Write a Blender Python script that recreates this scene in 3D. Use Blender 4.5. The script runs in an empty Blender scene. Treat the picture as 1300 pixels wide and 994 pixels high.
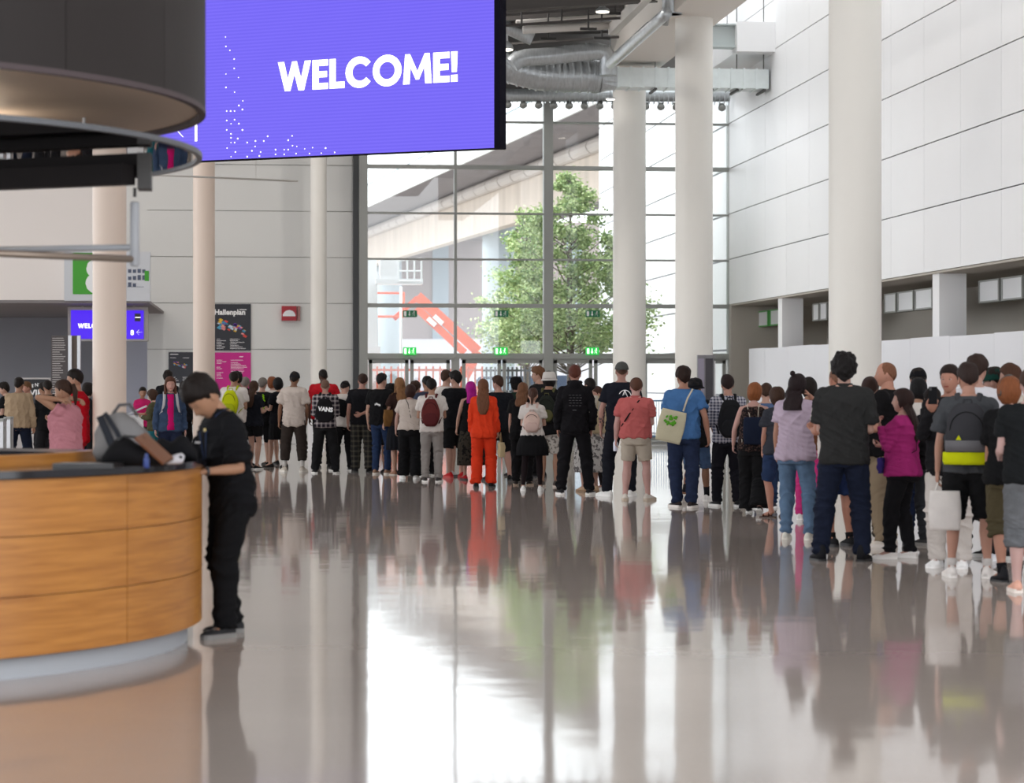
import bpy, math, random
import numpy as np
from mathutils import Vector, Matrix
from mathutils import noise as mnoise

random.seed(7)
C = bpy.context.scene.collection
PI = math.pi
F = 3000.0            # focal length in photo pixels (1300 wide frame)
EYE = 1.59
HZ = 484.0            # horizon row
YAW = math.atan(325.0 / F)
HV = Vector((math.sin(YAW), math.cos(YAW), 0))
RV = Vector((math.cos(YAW), -math.sin(YAW), 0))


def ray(x):
    return HV + RV * ((x - 650.0) / F)


def at_d(x, y, d):
    p = ray(x) * d
    return Vector((p.x, p.y, EYE + (HZ - y) / F * d))


def at_Y(x, y, Y):
    return at_d(x, y, Y / ray(x).y)


def at_X(x, y, X):
    return at_d(x, y, X / ray(x).x)


def on_floor(x, y):
    p = ray(x) * (EYE * F / (y - HZ))
    return Vector((p.x, p.y, 0))


def lin(c):
    c = c / 255.0
    return c / 12.92 if c <= 0.04045 else ((c + 0.055) / 1.055) ** 2.4


def rgb(r, g, b):
    return (lin(r), lin(g), lin(b), 1.0)


# ---------------------------------------------------------------- materials
MATS = {}


def node_mat(key, col, rough=0.5, metal=0.0, spec=0.5, emit=None, estr=1.0, noise=0.0, nscale=20.0, nstretch=(1, 1, 1),
             bump=0.0, bscale=60.0, bstretch=(1, 1, 1), coat=0.0, sheen=0.0, alpha=1.0, sss=0.0):
    if key in MATS:
        return MATS[key]
    m = bpy.data.materials.new(key)
    m.use_nodes = True
    nt = m.node_tree
    b = nt.nodes['Principled BSDF']
    b.inputs['Base Color'].default_value = col
    b.inputs['Roughness'].default_value = rough
    b.inputs['Metallic'].default_value = metal
    b.inputs['Specular IOR Level'].default_value = spec
    b.inputs['Coat Weight'].default_value = coat
    b.inputs['Sheen Weight'].default_value = sheen
    if sss:
        b.inputs['Subsurface Weight'].default_value = sss
        b.inputs['Subsurface Radius'].default_value = (0.02, 0.008, 0.004)
    if emit:
        b.inputs['Emission Color'].default_value = emit
        b.inputs['Emission Strength'].default_value = estr
    tc = nt.nodes.new('ShaderNodeTexCoord')
    if noise > 0:
        mp = nt.nodes.new('ShaderNodeMapping')
        mp.inputs['Scale'].default_value = nstretch
        nz = nt.nodes.new('ShaderNodeTexNoise')
        nz.inputs['Scale'].default_value = nscale
        nz.inputs['Detail'].default_value = 5
        nt.links.new(tc.outputs['Object'], mp.inputs[0])
        nt.links.new(mp.outputs[0], nz.inputs['Vector'])
        mx = nt.nodes.new('ShaderNodeMix')
        mx.data_type = 'RGBA'
        mx.inputs['A'].default_value = [max(0, c * (1 - noise)) for c in col[:3]] + [1]
        mx.inputs['B'].default_value = [min(1, c * (1 + noise)) for c in col[:3]] + [1]
        nt.links.new(nz.outputs['Fac'], mx.inputs['Factor'])
        nt.links.new(mx.outputs['Result'], b.inputs['Base Color'])
    if bump > 0:
        mp2 = nt.nodes.new('ShaderNodeMapping')
        mp2.inputs['Scale'].default_value = bstretch
        nz2 = nt.nodes.new('ShaderNodeTexNoise')
        nz2.inputs['Scale'].default_value = bscale
        nz2.inputs['Detail'].default_value = 3
        nt.links.new(tc.outputs['Object'], mp2.inputs[0])
        nt.links.new(mp2.outputs[0], nz2.inputs['Vector'])
        bp = nt.nodes.new('ShaderNodeBump')
        bp.inputs['Strength'].default_value = bump
        bp.inputs['Distance'].default_value = 0.01
        nt.links.new(nz2.outputs['Fac'], bp.inputs['Height'])
        nt.links.new(bp.outputs[0], b.inputs['Normal'])
    MATS[key] = m
    return m


def cloth(c, kind='plain', c2=None, scale=1.0):
    """fabric of colour c (0-255 triple); kind plain / plaid / check / floral / denim / camo / lace"""
    key = 'fabric %s %s %s %s' % (kind, c, c2, scale)
    if key in MATS:
        return MATS[key]
    col = rgb(*c)
    col = tuple(v * .76 for v in col[:3]) + (1,)
    if kind == 'plain':
        return node_mat(key, col, rough=0.9, spec=0.12, sheen=0.0, noise=0.10, nscale=9, bump=0.35, bscale=55)
    if kind == 'denim':
        return node_mat(key, col, rough=0.9, spec=0.1, noise=0.38, nscale=11, bump=0.5, bscale=60)
    m = node_mat(key, col, rough=0.9, spec=0.12)
    nt = m.node_tree
    b = nt.nodes['Principled BSDF']
    tc = nt.nodes.new('ShaderNodeTexCoord')
    mp = nt.nodes.new('ShaderNodeMapping')
    nt.links.new(tc.outputs['Object'], mp.inputs[0])
    mx = nt.nodes.new('ShaderNodeMix')
    mx.data_type = 'RGBA'
    mx.inputs['A'].default_value = col
    mx.inputs['B'].default_value = tuple(v * .76 for v in rgb(*c2)[:3]) + (1,)
    nt.links.new(mx.outputs['Result'], b.inputs['Base Color'])
    if kind in ('plaid', 'check'):
        sx = nt.nodes.new('ShaderNodeSeparateXYZ')
        nt.links.new(mp.outputs[0], sx.inputs[0])
        outs = []
        for ax in ('X', 'Z'):
            mu = nt.nodes.new('ShaderNodeMath')
            mu.operation = 'MULTIPLY'
            mu.inputs[1].default_value = 2 * PI / (0.055 * scale)
            si = nt.nodes.new('ShaderNodeMath')
            si.operation = 'SINE'
            gt = nt.nodes.new('ShaderNodeMath')
            gt.operation = 'GREATER_THAN'
            gt.inputs[1].default_value = 0.1 if kind == 'check' else 0.35
            nt.links.new(sx.outputs[ax], mu.inputs[0])
            nt.links.new(mu.outputs[0], si.inputs[0])
            nt.links.new(si.outputs[0], gt.inputs[0])
            outs.append(gt)
        ad = nt.nodes.new('ShaderNodeMath')
        ad.operation = 'ADD'
        nt.links.new(outs[0].outputs[0], ad.inputs[0])
        nt.links.new(outs[1].outputs[0], ad.inputs[1])
        hf = nt.nodes.new('ShaderNodeMath')
        hf.operation = 'MULTIPLY'
        hf.inputs[1].default_value = 0.5
        nt.links.new(ad.outputs[0], hf.inputs[0])
        nt.links.new(hf.outputs[0], mx.inputs['Factor'])
    else:
        nz = nt.nodes.new('ShaderNodeTexNoise')
        nz.inputs['Scale'].default_value = {'floral': 22, 'camo': 11, 'lace': 45}[kind] / scale
        nz.inputs['Detail'].default_value = 2
        cr = nt.nodes.new('ShaderNodeValToRGB')
        cr.color_ramp.elements[0].position = 0.52
        cr.color_ramp.elements[1].position = 0.56
        nt.links.new(mp.outputs[0], nz.inputs['Vector'])
        nt.links.new(nz.outputs['Fac'], cr.inputs[0])
        nt.links.new(cr.outputs[0], mx.inputs['Factor'])
    return m


def skin_mat(c):
    return node_mat('skin %s' % (c,), (lin(c[0]) * .66, lin(c[1]) * .71, lin(c[2]) * .76, 1), rough=0.55, spec=0.3, noise=0.07, nscale=12, sss=0.12)


def hair_mat(c):
    return node_mat('hair %s' % (c,), tuple(v * .8 for v in rgb(*c)[:3]) + (1,), rough=0.6, spec=0.18, noise=0.45, nscale=60, nstretch=(1, 1, 0.15),
                    bump=0.9, bscale=150, bstretch=(1, 1, 0.12))


# ---------------------------------------------------------------- mesh builder
class MB:
    def __init__(s):
        s.v, s.f, s.m = [], [], []
        s.cur = 0

    def poly(s, pts):
        n = len(s.v)
        s.v += [Vector(p) for p in pts]
        s.f.append(tuple(range(n, n + len(pts))))
        s.m.append(s.cur)

    def box(s, lo, hi):
        x0, y0, z0 = lo
        x1, y1, z1 = hi
        n = len(s.v)
        s.v += [Vector(p) for p in ((x0, y0, z0), (x1, y0, z0), (x1, y1, z0), (x0, y1, z0),
                                    (x0, y0, z1), (x1, y0, z1), (x1, y1, z1), (x0, y1, z1))]
        for q in ((0, 3, 2, 1), (4, 5, 6, 7), (0, 1, 5, 4), (1, 2, 6, 5), (2, 3, 7, 6), (3, 0, 4, 7)):
            s.f.append(tuple(n + i for i in q))
            s.m.append(s.cur)

    def cbox(s, c, size):
        s.box([c[i] - size[i] / 2 for i in range(3)], [c[i] + size[i] / 2 for i in range(3)])

    def bar(s, a, b, w, h, up=Vector((0, 0, 1))):
        """rectangular bar from a to b: w across, h along up"""
        a, b = Vector(a), Vector(b)
        d = (b - a).normalized()
        sd = d.cross(up)
        if sd.length < 1e-5:
            sd = Vector((1, 0, 0))
        sd.normalize()
        u = sd.cross(d).normalized()
        s.loft([[p + sd * (w / 2 * i) + u * (h / 2 * j) for i, j in ((-1, -1), (1, -1), (1, 1), (-1, 1))] for p in (a, b)])

    def loft(s, rings, caps=True, close=True):
        n0 = len(s.v)
        k = len(rings[0])
        for r in rings:
            s.v += [Vector(p) for p in r]
        for i in range(len(rings) - 1):
            for j in range(k if close else k - 1):
                a = n0 + i * k + j
                b = n0 + i * k + (j + 1) % k
                s.f.append((a, b, b + k, a + k))
                s.m.append(s.cur)
        if caps:
            s.f.append(tuple(n0 + j for j in reversed(range(k))))
            s.m.append(s.cur)
            e = n0 + (len(rings) - 1) * k
            s.f.append(tuple(e + j for j in range(k)))
            s.m.append(s.cur)

    def tube(s, pts, radii, n=12, ref=None, caps=True):
        pts = [Vector(p) for p in pts]
        if not isinstance(radii, (list, tuple)):
            radii = [radii] * len(pts)
        ref = Vector(ref) if ref is not None else None
        rings = []
        prev = None
        for i, p in enumerate(pts):
            t = pts[min(i + 1, len(pts) - 1)] - pts[max(i - 1, 0)]
            if t.length < 1e-7:
                t = Vector((0, 0, 1))
            t.normalize()
            if prev is None:
                u = ref if ref is not None else (Vector((1, 0, 0)) if abs(t.x) < 0.8 else Vector((0, 1, 0)))
            else:
                u = prev
            u = (u - t * u.dot(t))
            if u.length < 1e-5:
                u = t.orthogonal()
            u.normalize()
            prev = u
            w = t.cross(u)
            r = radii[i]
            ru, rv = r if isinstance(r, (tuple, list)) else (r, r)
            rings.append([p + u * (ru * math.cos(2 * PI * k / n)) + w * (rv * math.sin(2 * PI * k / n)) for k in range(n)])
        s.loft(rings, caps)

    def cyl(s, a, b, r, n=16, r2=None):
        s.tube([a, b], [r, r if r2 is None else r2], n)

    def ball(s, c, r, n=12, m=8, R=None):
        c = Vector(c)
        rx, ry, rz = r if isinstance(r, (tuple, list)) else (r, r, r)
        rings = []
        for i in range(m + 1):
            ph = -PI / 2 + PI * (i + 0.0) / m
            ph = max(-PI / 2 + 0.05, min(PI / 2 - 0.05, ph))
            rg = []
            for k in range(n):
                q = Vector((rx * math.cos(ph) * math.cos(2 * PI * k / n), ry * math.cos(ph) * math.sin(2 * PI * k / n), rz * math.sin(ph)))
                if R is not None:
                    q = R @ q
                rg.append(c + q)
            rings.append(rg)
        s.loft(rings)

    def prism(s, outline, z0, z1):
        """outline: list of (x, y)"""
        s.loft([[Vector((x, y, z0)) for x, y in outline], [Vector((x, y, z1)) for x, y in outline]])

    def xf(s, M, start=0):
        for i in range(start, len(s.v)):
            s.v[i] = M @ s.v[i]
        return s

    def mesh(s, name, mats, smooth=False):
        me = bpy.data.meshes.new(name)
        me.from_pydata([tuple(p) for p in s.v], [], s.f)
        for m in (mats if isinstance(mats, (list, tuple)) else [mats]):
            me.materials.append(m)
        if any(s.m):
            me.polygons.foreach_set('material_index', s.m)
        if smooth:
            me.polygons.foreach_set('use_smooth', [True] * len(me.polygons))
        me.validate()
        me.update()
        return me

    def build(s, name, mats, parent=None, smooth=False, sharp=None):
        me = s.mesh(name, mats, smooth)
        if sharp is not None:
            me.polygons.foreach_set('use_smooth', [True] * len(me.polygons))
            me.set_sharp_from_angle(angle=math.radians(sharp))
        o = bpy.data.objects.new(name, me)
        C.objects.link(o)
        if parent is not None:
            o.parent = parent
        return o


def empty(name, loc=(0, 0, 0), rz=0.0, label=None, cat=None, group=None):
    o = bpy.data.objects.new(name, None)
    o.empty_display_size = 0.1
    o.location = loc
    o.rotation_euler = (0, 0, rz)
    C.objects.link(o)
    if label:
        o['label'] = label
        o['category'] = cat
    if group:
        o['group'] = group
    return o


def tag(o, label=None, cat=None, group=None, kind=None):
    if label:
        o['label'] = label
    if cat:
        o['category'] = cat
    if group:
        o['group'] = group
    if kind:
        o['kind'] = kind
    return o


def text(body, size, mat, parent, origin, right, up, bold=0.0, align='LEFT', depth=0.002, name='lettering'):
    cu = bpy.data.curves.new(name, 'FONT')
    cu.body = body
    cu.size = size
    cu.offset = bold
    cu.extrude = depth
    cu.align_x = align
    cu.resolution_u = 3
    ob = bpy.data.objects.new(name, cu)
    me = bpy.data.meshes.new_from_object(ob)
    bpy.data.objects.remove(ob)
    me.name = name
    r = Vector(right).normalized()
    u = Vector(up).normalized()
    n = r.cross(u)
    M = Matrix((r, u, n)).transposed().to_4x4()
    M.translation = Vector(origin)
    me.transform(M)
    me.materials.clear()
    me.materials.append(mat)
    o = bpy.data.objects.new(name, me)
    C.objects.link(o)
    if parent is not None:
        o.parent = parent
    return o


# ---------------------------------------------------------------- deferred (remeshed) solids
QUEUE = []


def solid(name, mb, mat, parent, voxel, smooth_it=2, fold=None, extra=None, seed=0):
    me = mb.mesh(name, mat, True)
    o = bpy.data.objects.new(name, me)
    C.objects.link(o)
    o.parent = parent
    md = o.modifiers.new('r', 'REMESH')
    md.mode = 'VOXEL'
    md.voxel_size = voxel
    md.use_smooth_shade = True
    if smooth_it:
        ms = o.modifiers.new('s', 'SMOOTH')
        ms.factor = 0.5
        ms.iterations = smooth_it
    QUEUE.append((o, fold, extra, seed, mat))
    return o


def fold_field(P, N, kind, seed):
    rng = np.random.RandomState(seed)
    x, y, z = P[:, 0], P[:, 1], P[:, 2]
    w = 0.35 * np.sin(7 * x + 9 * z + rng.rand() * 6) + 0.35 * np.sin(11 * y - 6 * z + rng.rand() * 6)
    d = np.zeros(len(P))
    if kind == 'top':
        for k in range(4):
            a = rng.uniform(-0.9, 0.9)
            fr = rng.uniform(16, 34)
            ph = fr * (x * math.cos(a) + y * rng.uniform(0.5, 1.0) + z * math.sin(a) * 0.9) + 2.5 * w + rng.rand() * 6
            d += (1 - np.abs(np.sin(ph))) ** 2 * rng.uniform(0.4, 1.0)
        for k in range(2):
            fr = rng.uniform(35, 55)
            ph = fr * (z + 0.4 * x) + 4 * w + rng.rand() * 6
            d += (1 - np.abs(np.sin(ph))) ** 2 * 0.5
        d *= 0.0115
        d *= np.clip((1.46 - z) / 0.12, 0.1, 1)
    else:
        for k in range(3):
            a = rng.uniform(-0.6, 0.6)
            fr = rng.uniform(24, 46)
            ph = fr * (z * math.cos(a) + x * math.sin(a) + y * 0.5) + 4 * w + rng.rand() * 6
            amp = 0.35 + 0.9 * np.exp(-((z - 0.47) / 0.12) ** 2) + 1.1 * np.exp(-((z - 0.12) / 0.10) ** 2) + 0.6 * np.exp(-((z - 0.85) / 0.09) ** 2)
            d += (1 - np.abs(np.sin(ph))) ** 2 * amp
        for k in range(2):
            ph = rng.uniform(18, 26) * (x + y) + 3 * w + rng.rand() * 6
            d += (1 - np.abs(np.sin(ph))) ** 2 * 0.4
        d *= 0.0085
    return P + N * d[:, None]


def flush():
    bpy.context.view_layer.update()
    dg = bpy.context.evaluated_depsgraph_get()
    for o, fold, extra, seed, mat in QUEUE:
        me = bpy.data.meshes.new_from_object(o.evaluated_get(dg), depsgraph=dg)
        n = len(me.vertices)
        if fold and n:
            P = np.empty(n * 3)
            me.vertices.foreach_get('co', P)
            P = P.reshape(-1, 3)
            N = np.empty(n * 3)
            me.vertices.foreach_get('normal', N)
            N = N.reshape(-1, 3)
            sc = fold[1]
            P = fold_field(P / sc, N, fold[0], seed) * sc
            me.vertices.foreach_set('co', P.ravel())
        if extra is not None:
            # join further islands (head, eyes) into the same mesh
            vs = [tuple(v.co) for v in me.vertices]
            fs = [tuple(p.vertices) for p in me.polygons]
            k = len(vs)
            mi = [0] * len(fs)
            vs += [tuple(p) for p in extra[0].v]
            fs += [tuple(i + k for i in f) for f in extra[0].f]
            mi += extra[0].m
            m2 = bpy.data.meshes.new(me.name)
            m2.from_pydata(vs, [], fs)
            m2.polygons.foreach_set('material_index', mi)
            bpy.data.meshes.remove(me)
            me = m2
            for q in extra[1]:
                me.materials.append(q)
        elif len(me.materials) == 0:
            me.materials.append(mat)
        me.polygons.foreach_set('use_smooth', [True] * len(me.polygons))
        me.update()
        old = o.data
        o.modifiers.clear()
        o.data = me
        me.name = o.name
        bpy.data.meshes.remove(old)
    QUEUE.clear()
# ================================================================ people
def lerp(a, b, t):
    return a + (b - a) * t


def interp(xs, ys, x):
    if x <= xs[0]:
        return ys[0]
    for i in range(len(xs) - 1):
        if x <= xs[i + 1]:
            return lerp(ys[i], ys[i + 1], (x - xs[i]) / (xs[i + 1] - xs[i]))
    return ys[-1]


def sstep(t):
    t = max(0.0, min(1.0, t))
    return t * t * (3 - 2 * t)


TZ = [.80, .88, .96, 1.06, 1.16, 1.26, 1.34, 1.41, 1.455, 1.49]
TORSO = {
    'm': ([.150, .165, .160, .152, .154, .167, .175, .160, .105, .070],
          [.100, .114, .108, .102, .106, .115, .114, .096, .072, .056],
          [0, -.005, -.005, 0, .003, .005, 0, -.008, -.012, -.01]),
    'f': ([.158, .174, .162, .132, .130, .142, .147, .135, .086, .056],
          [.108, .120, .102, .086, .090, .110, .108, .085, .062, .048],
          [-.008, -.012, -.005, 0, .003, .014, .010, -.005, -.01, -.01]),
}


def torso_dims(sex, b, z):
    W, D, Y = TORSO[sex]
    k = 1 + (b - 1) * (0.5 if z > 1.38 else 1.0)
    kd = 1 + (b - 1) * (0.5 if z > 1.38 else 1.7)
    return interp(TZ, W, z) * k, interp(TZ, D, z) * kd, interp(TZ, Y, z) + (kd - 1) * .03


def sring(cx, cy, z, w, d, T, n=24, e=2.5, wave=None):
    out = []
    for k in range(n):
        a = 2 * PI * k / n
        c, s_ = math.cos(a), math.sin(a)
        f = 1 + (wave(a) if wave else 0)
        out.append(T(Vector((cx + math.copysign(abs(c) ** (2 / e), c) * w * f, cy + math.copysign(abs(s_) ** (2 / e), s_) * d * f, z))))
    return out


def head_pt(th, dz, face=True):
    r = math.sqrt(max(0, 1 - dz * dz)) if dz < 0 else max(0, 1 - dz ** 2.6) ** .46
    dx, dy = r * math.sin(th), r * math.cos(th)
    x, y, z = .074 * dx, .094 * dy, .118 * dz
    t = max(0.0, -dz)
    x *= 1 - .26 * t ** 1.6
    if dy < 0:
        y *= 1 - .40 * t ** 1.2
    y += .020 * t * t
    if face and dy > 0:
        g = lambda v, c, w: math.exp(-((v - c) / w) ** 2)
        y += .021 * g(dx, 0, .14) * g(dz, -.26, .11) + .011 * g(dx, 0, .11) * g(dz, -.06, .16)
        y -= .009 * g(abs(dx), .37, .17) * g(dz, .03, .10)
        y += .004 * g(dz, .19, .07) * dy
        y += .0065 * g(dx, 0, .26) * g(dz, -.50, .06) - .004 * g(dx, 0, .3) * g(dz, -.64, .05)
        y += .006 * g(dx, 0, .3) * g(dz, -.84, .12)
    return Vector((x, y, z)), Vector((dx, dy, dz))


def head_mesh(mb, M, closed=False):
    """mats order: skin 0, lips 1, eye white 2, iris 3, brow 4"""
    na, nz = 36, 30
    st = len(mb.v)
    zs = [-math.cos(PI * (i + .25) / (nz - .5)) for i in range(nz)]
    rings = [[head_pt(2 * PI * k / na, z)[0] for k in range(na)] for z in zs]
    f0 = len(mb.f)
    mb.cur = 0
    mb.loft(rings)
    for i in range(nz - 1):
        for k in range(na):
            z = (zs[i] + zs[i + 1]) / 2
            th = 2 * PI * (k + .5) / na
            th = th if th < PI else th - 2 * PI
            if -.56 < z < -.44 and abs(th) < .36:
                mb.m[f0 + i * na + k] = 1
    for sx in (-1, 1):
        mb.cur = 0
        mb.ball((sx * .075, -.008, -.006), (.009, .018, .031), 10, 6, Matrix.Rotation(sx * .35, 3, 'Z'))
        mb.cur = 0 if closed else 2
        mb.ball((sx * .030, .0725, .003), (.0125, .0122, .0055), 10, 6)
        mb.cur = 0 if closed else 3
        mb.ball((sx * .030, .0822, .003), (.0058, .004, .0052), 8, 5)
        mb.cur = 4
        mb.tube([(sx * .014, .087, .019), (sx * .030, .084, .024), (sx * .047, .072, .020)], [(.003, .003), (.0035, .003), (.002, .002)], 6)
    mb.cur = 0
    mb.xf(M, st)


HAIRT = {  # side, top, noise, front limit, back limit, side limit
    'short': (.009, .022, .0060, .50, -.50, .02),
    'messy': (.014, .036, .009, .42, -.62, .0),
    'curly': (.028, .046, .012, .42, -.80, -.15),
    'buzz': (.0035, .005, .0, .52, -.45, .0),
    'balding': (.006, .001, .001, .93, -.50, .0),
    'fringe': (.016, .024, .004, .22, -.60, -.05),
    'tied': (.009, .013, .002, .48, -.50, .05),
    'long': (.016, .017, .003, .46, -.9, -.55),
    'bob': (.024, .024, .004, .34, -.95, -.75),
    'under': (.007, .004, .002, .9, -.52, .0),
}


def hair_shell(mb, M, typ, seed):
    side, top, nz_, fl, bl, sl = HAIRT[typ]
    na, n2 = (72, 44) if typ == 'curly' else (40, 26)
    st = len(mb.v)
    deg = [0, 50, 72, 86, 100, 112, 130, 180]
    lim = [fl, fl - .06, sl + .22, sl - .12, sl + .1, sl - .05, (sl + bl) / 2, bl]
    rings = []
    for i in range(n2):
        z = -math.cos(PI * (i + .25) / (n2 - .5))
        rg = []
        for k in range(na):
            th = 2 * PI * k / na
            p, d = head_pt(th, z, False)
            dg_ = abs(math.degrees(th if th < PI else th - 2 * PI))
            m = sstep((z - interp(deg, lim, dg_)) / .14 + .5)
            t = lerp(side, top, max(0, z) ** .8)
            q = p * 30 if typ in ('curly', 'messy') else p * 18
            nn = mnoise.noise(Vector((q.x + seed, q.y, q.z * (1 if typ in ('curly',) else .6))))
            t += nz_ * (nn * 1.6 + .2)
            if typ == 'curly':
                t += .010 * mnoise.noise(Vector((p.x * 75 + seed, p.y * 75, p.z * 75)))
            if typ not in ('curly', 'buzz', 'balding'):
                t += .0012 * math.sin(th * 22 + seed)
            rg.append(p + d * lerp(-.014, t, m))
        rings.append(rg)
    mb.loft(rings)
    mb.xf(M, st)


def dome(mb, M, zlim, t, n=28, top=None, flare=None):
    st = len(mb.v)
    rings = []
    for i in range(9):
        z = lerp(zlim, .995, i / 8)
        rg = []
        for k in range(n):
            p, d = head_pt(2 * PI * k / n, z, False)
            q = p + d * t
            if top and z > .5:
                q.z = lerp(q.z, .118 * .86 + t, top * sstep((z - .5) / .3))
            rg.append(q)
        rings.append(rg)
    mb.loft(rings)
    mb.xf(M, st)


ARMS = {  # upper arm dir, forearm dir, palm normal, curl  (for the right arm, +X side)
    'down': ((.14, .0, -1), (.04, .20, -1), (-1, .2, 0), .45),
    'loose': ((.20, -.06, -1), (.10, .22, -1), (-1, .3, 0), .6),
    'wide': ((.32, -.05, -1), (.14, .28, -1), (-1, .3, 0), .6),
    'front': ((.14, .10, -1), (-.42, .90, .05), (-.4, 0, 1), .9),
    'low': ((.16, .12, -1), (-.42, .62, -.55), (-.6, -.5, .3), .9),
    'phone': ((.12, .25, -1), (-.30, .80, .42), (-.5, -.7, .5), .9),
    'up': ((.22, .55, -.75), (-.25, .40, .90), (-.3, -1, .2), .9),
    'behind': ((.22, -.32, -1), (-.85, -.22, -.28), (0, -1, .2), .7),
    'tohead': ((.62, .35, .20), (-.55, -.30, .80), (-.9, .3, -.2), .5),
    'crossed': ((.16, .20, -1), (-.95, .30, .10), (0, -1, .1), .6),
    'strap': ((.28, .05, -1), (-.40, .55, .85), (-.2, -1, 0), 1.1),
    'hip': ((.45, -.15, -.9), (-.45, .35, -.75), (-1, 0, 0), .5),
    'pocket': ((.26, -.12, -1), (-.05, .35, -.95), (-1, 0, 0), .3),
    'carry': ((.10, .02, -1), (.04, .10, -1), (-1, 0, 0), 1.3),
    'chin': ((.10, .42, -.95), (-.30, .35, 1.0), (-.2, -1, .3), 1.0),
}


def hand(mb, W, d, n, s_side, r, curl):
    """palm, five bent fingers and a side thumb; W wrist, d direction, n palm normal"""
    d = d.normalized()
    n = (n - d * n.dot(d)).normalized()
    sd = d.cross(n).normalized() * s_side   # towards the thumb
    L = .088 * r
    mb.tube([W - d * .02, W + d * .010, W + d * L * .5, W + d * L * .95, W + d * (L * 1.04)],
            [(.024 * r, .018 * r), (.027 * r, .017 * r), (.038 * r, .0165 * r), (.040 * r, .013 * r), (.034 * r, .008 * r)], 12, ref=sd)
    for i, (off, ln, rad) in enumerate(((.029, .074, .0088), (.010, .084, .0092), (-.009, .078, .0088), (-.027, .061, .0078))):
        base = W + d * (L * .92) + sd * (off * r)
        a = 0.12 + .10 * curl
        p = base - d * .012 * r
        pts = [p, base]
        rads = [rad * r, rad * r]
        spread = sd * (off * 2.2)
        for j, seg in enumerate((.46, .30, .24)):
            a += curl * (.50, .62, .42)[j] + i * .05
            dr = (d * math.cos(a) + n * math.sin(a) + spread * (1 - .8 * min(1, curl))).normalized()
            base = base + dr * (ln * r * seg)
            pts.append(base)
            rads.append(rad * r * (.95, .88, .70)[j])
        mb.tube(pts, rads, 8)
        mb.ball(base, rad * r * .7, 8, 4)
    b = W + d * .022 * r + sd * .022 * r
    k1 = b + (d * .55 + sd * .75 + n * .30).normalized() * .036 * r
    k2 = k1 + (d * .85 + sd * (.35 - .3 * curl) + n * (.25 + .4 * curl)).normalized() * .032 * r
    k3 = k2 + (d * .90 + sd * (.05 - .4 * curl) + n * (.2 + .5 * curl)).normalized() * .025 * r
    mb.tube([b - d * .01, b, k1, k2, k3], [.012 * r, .014 * r, .0115 * r, .010 * r, .0075 * r], 8)
    return W + d * (L * .9) + n * (.025 * r)


class P_:
    pass


PCOUNT = 0
STOOD = []


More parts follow.
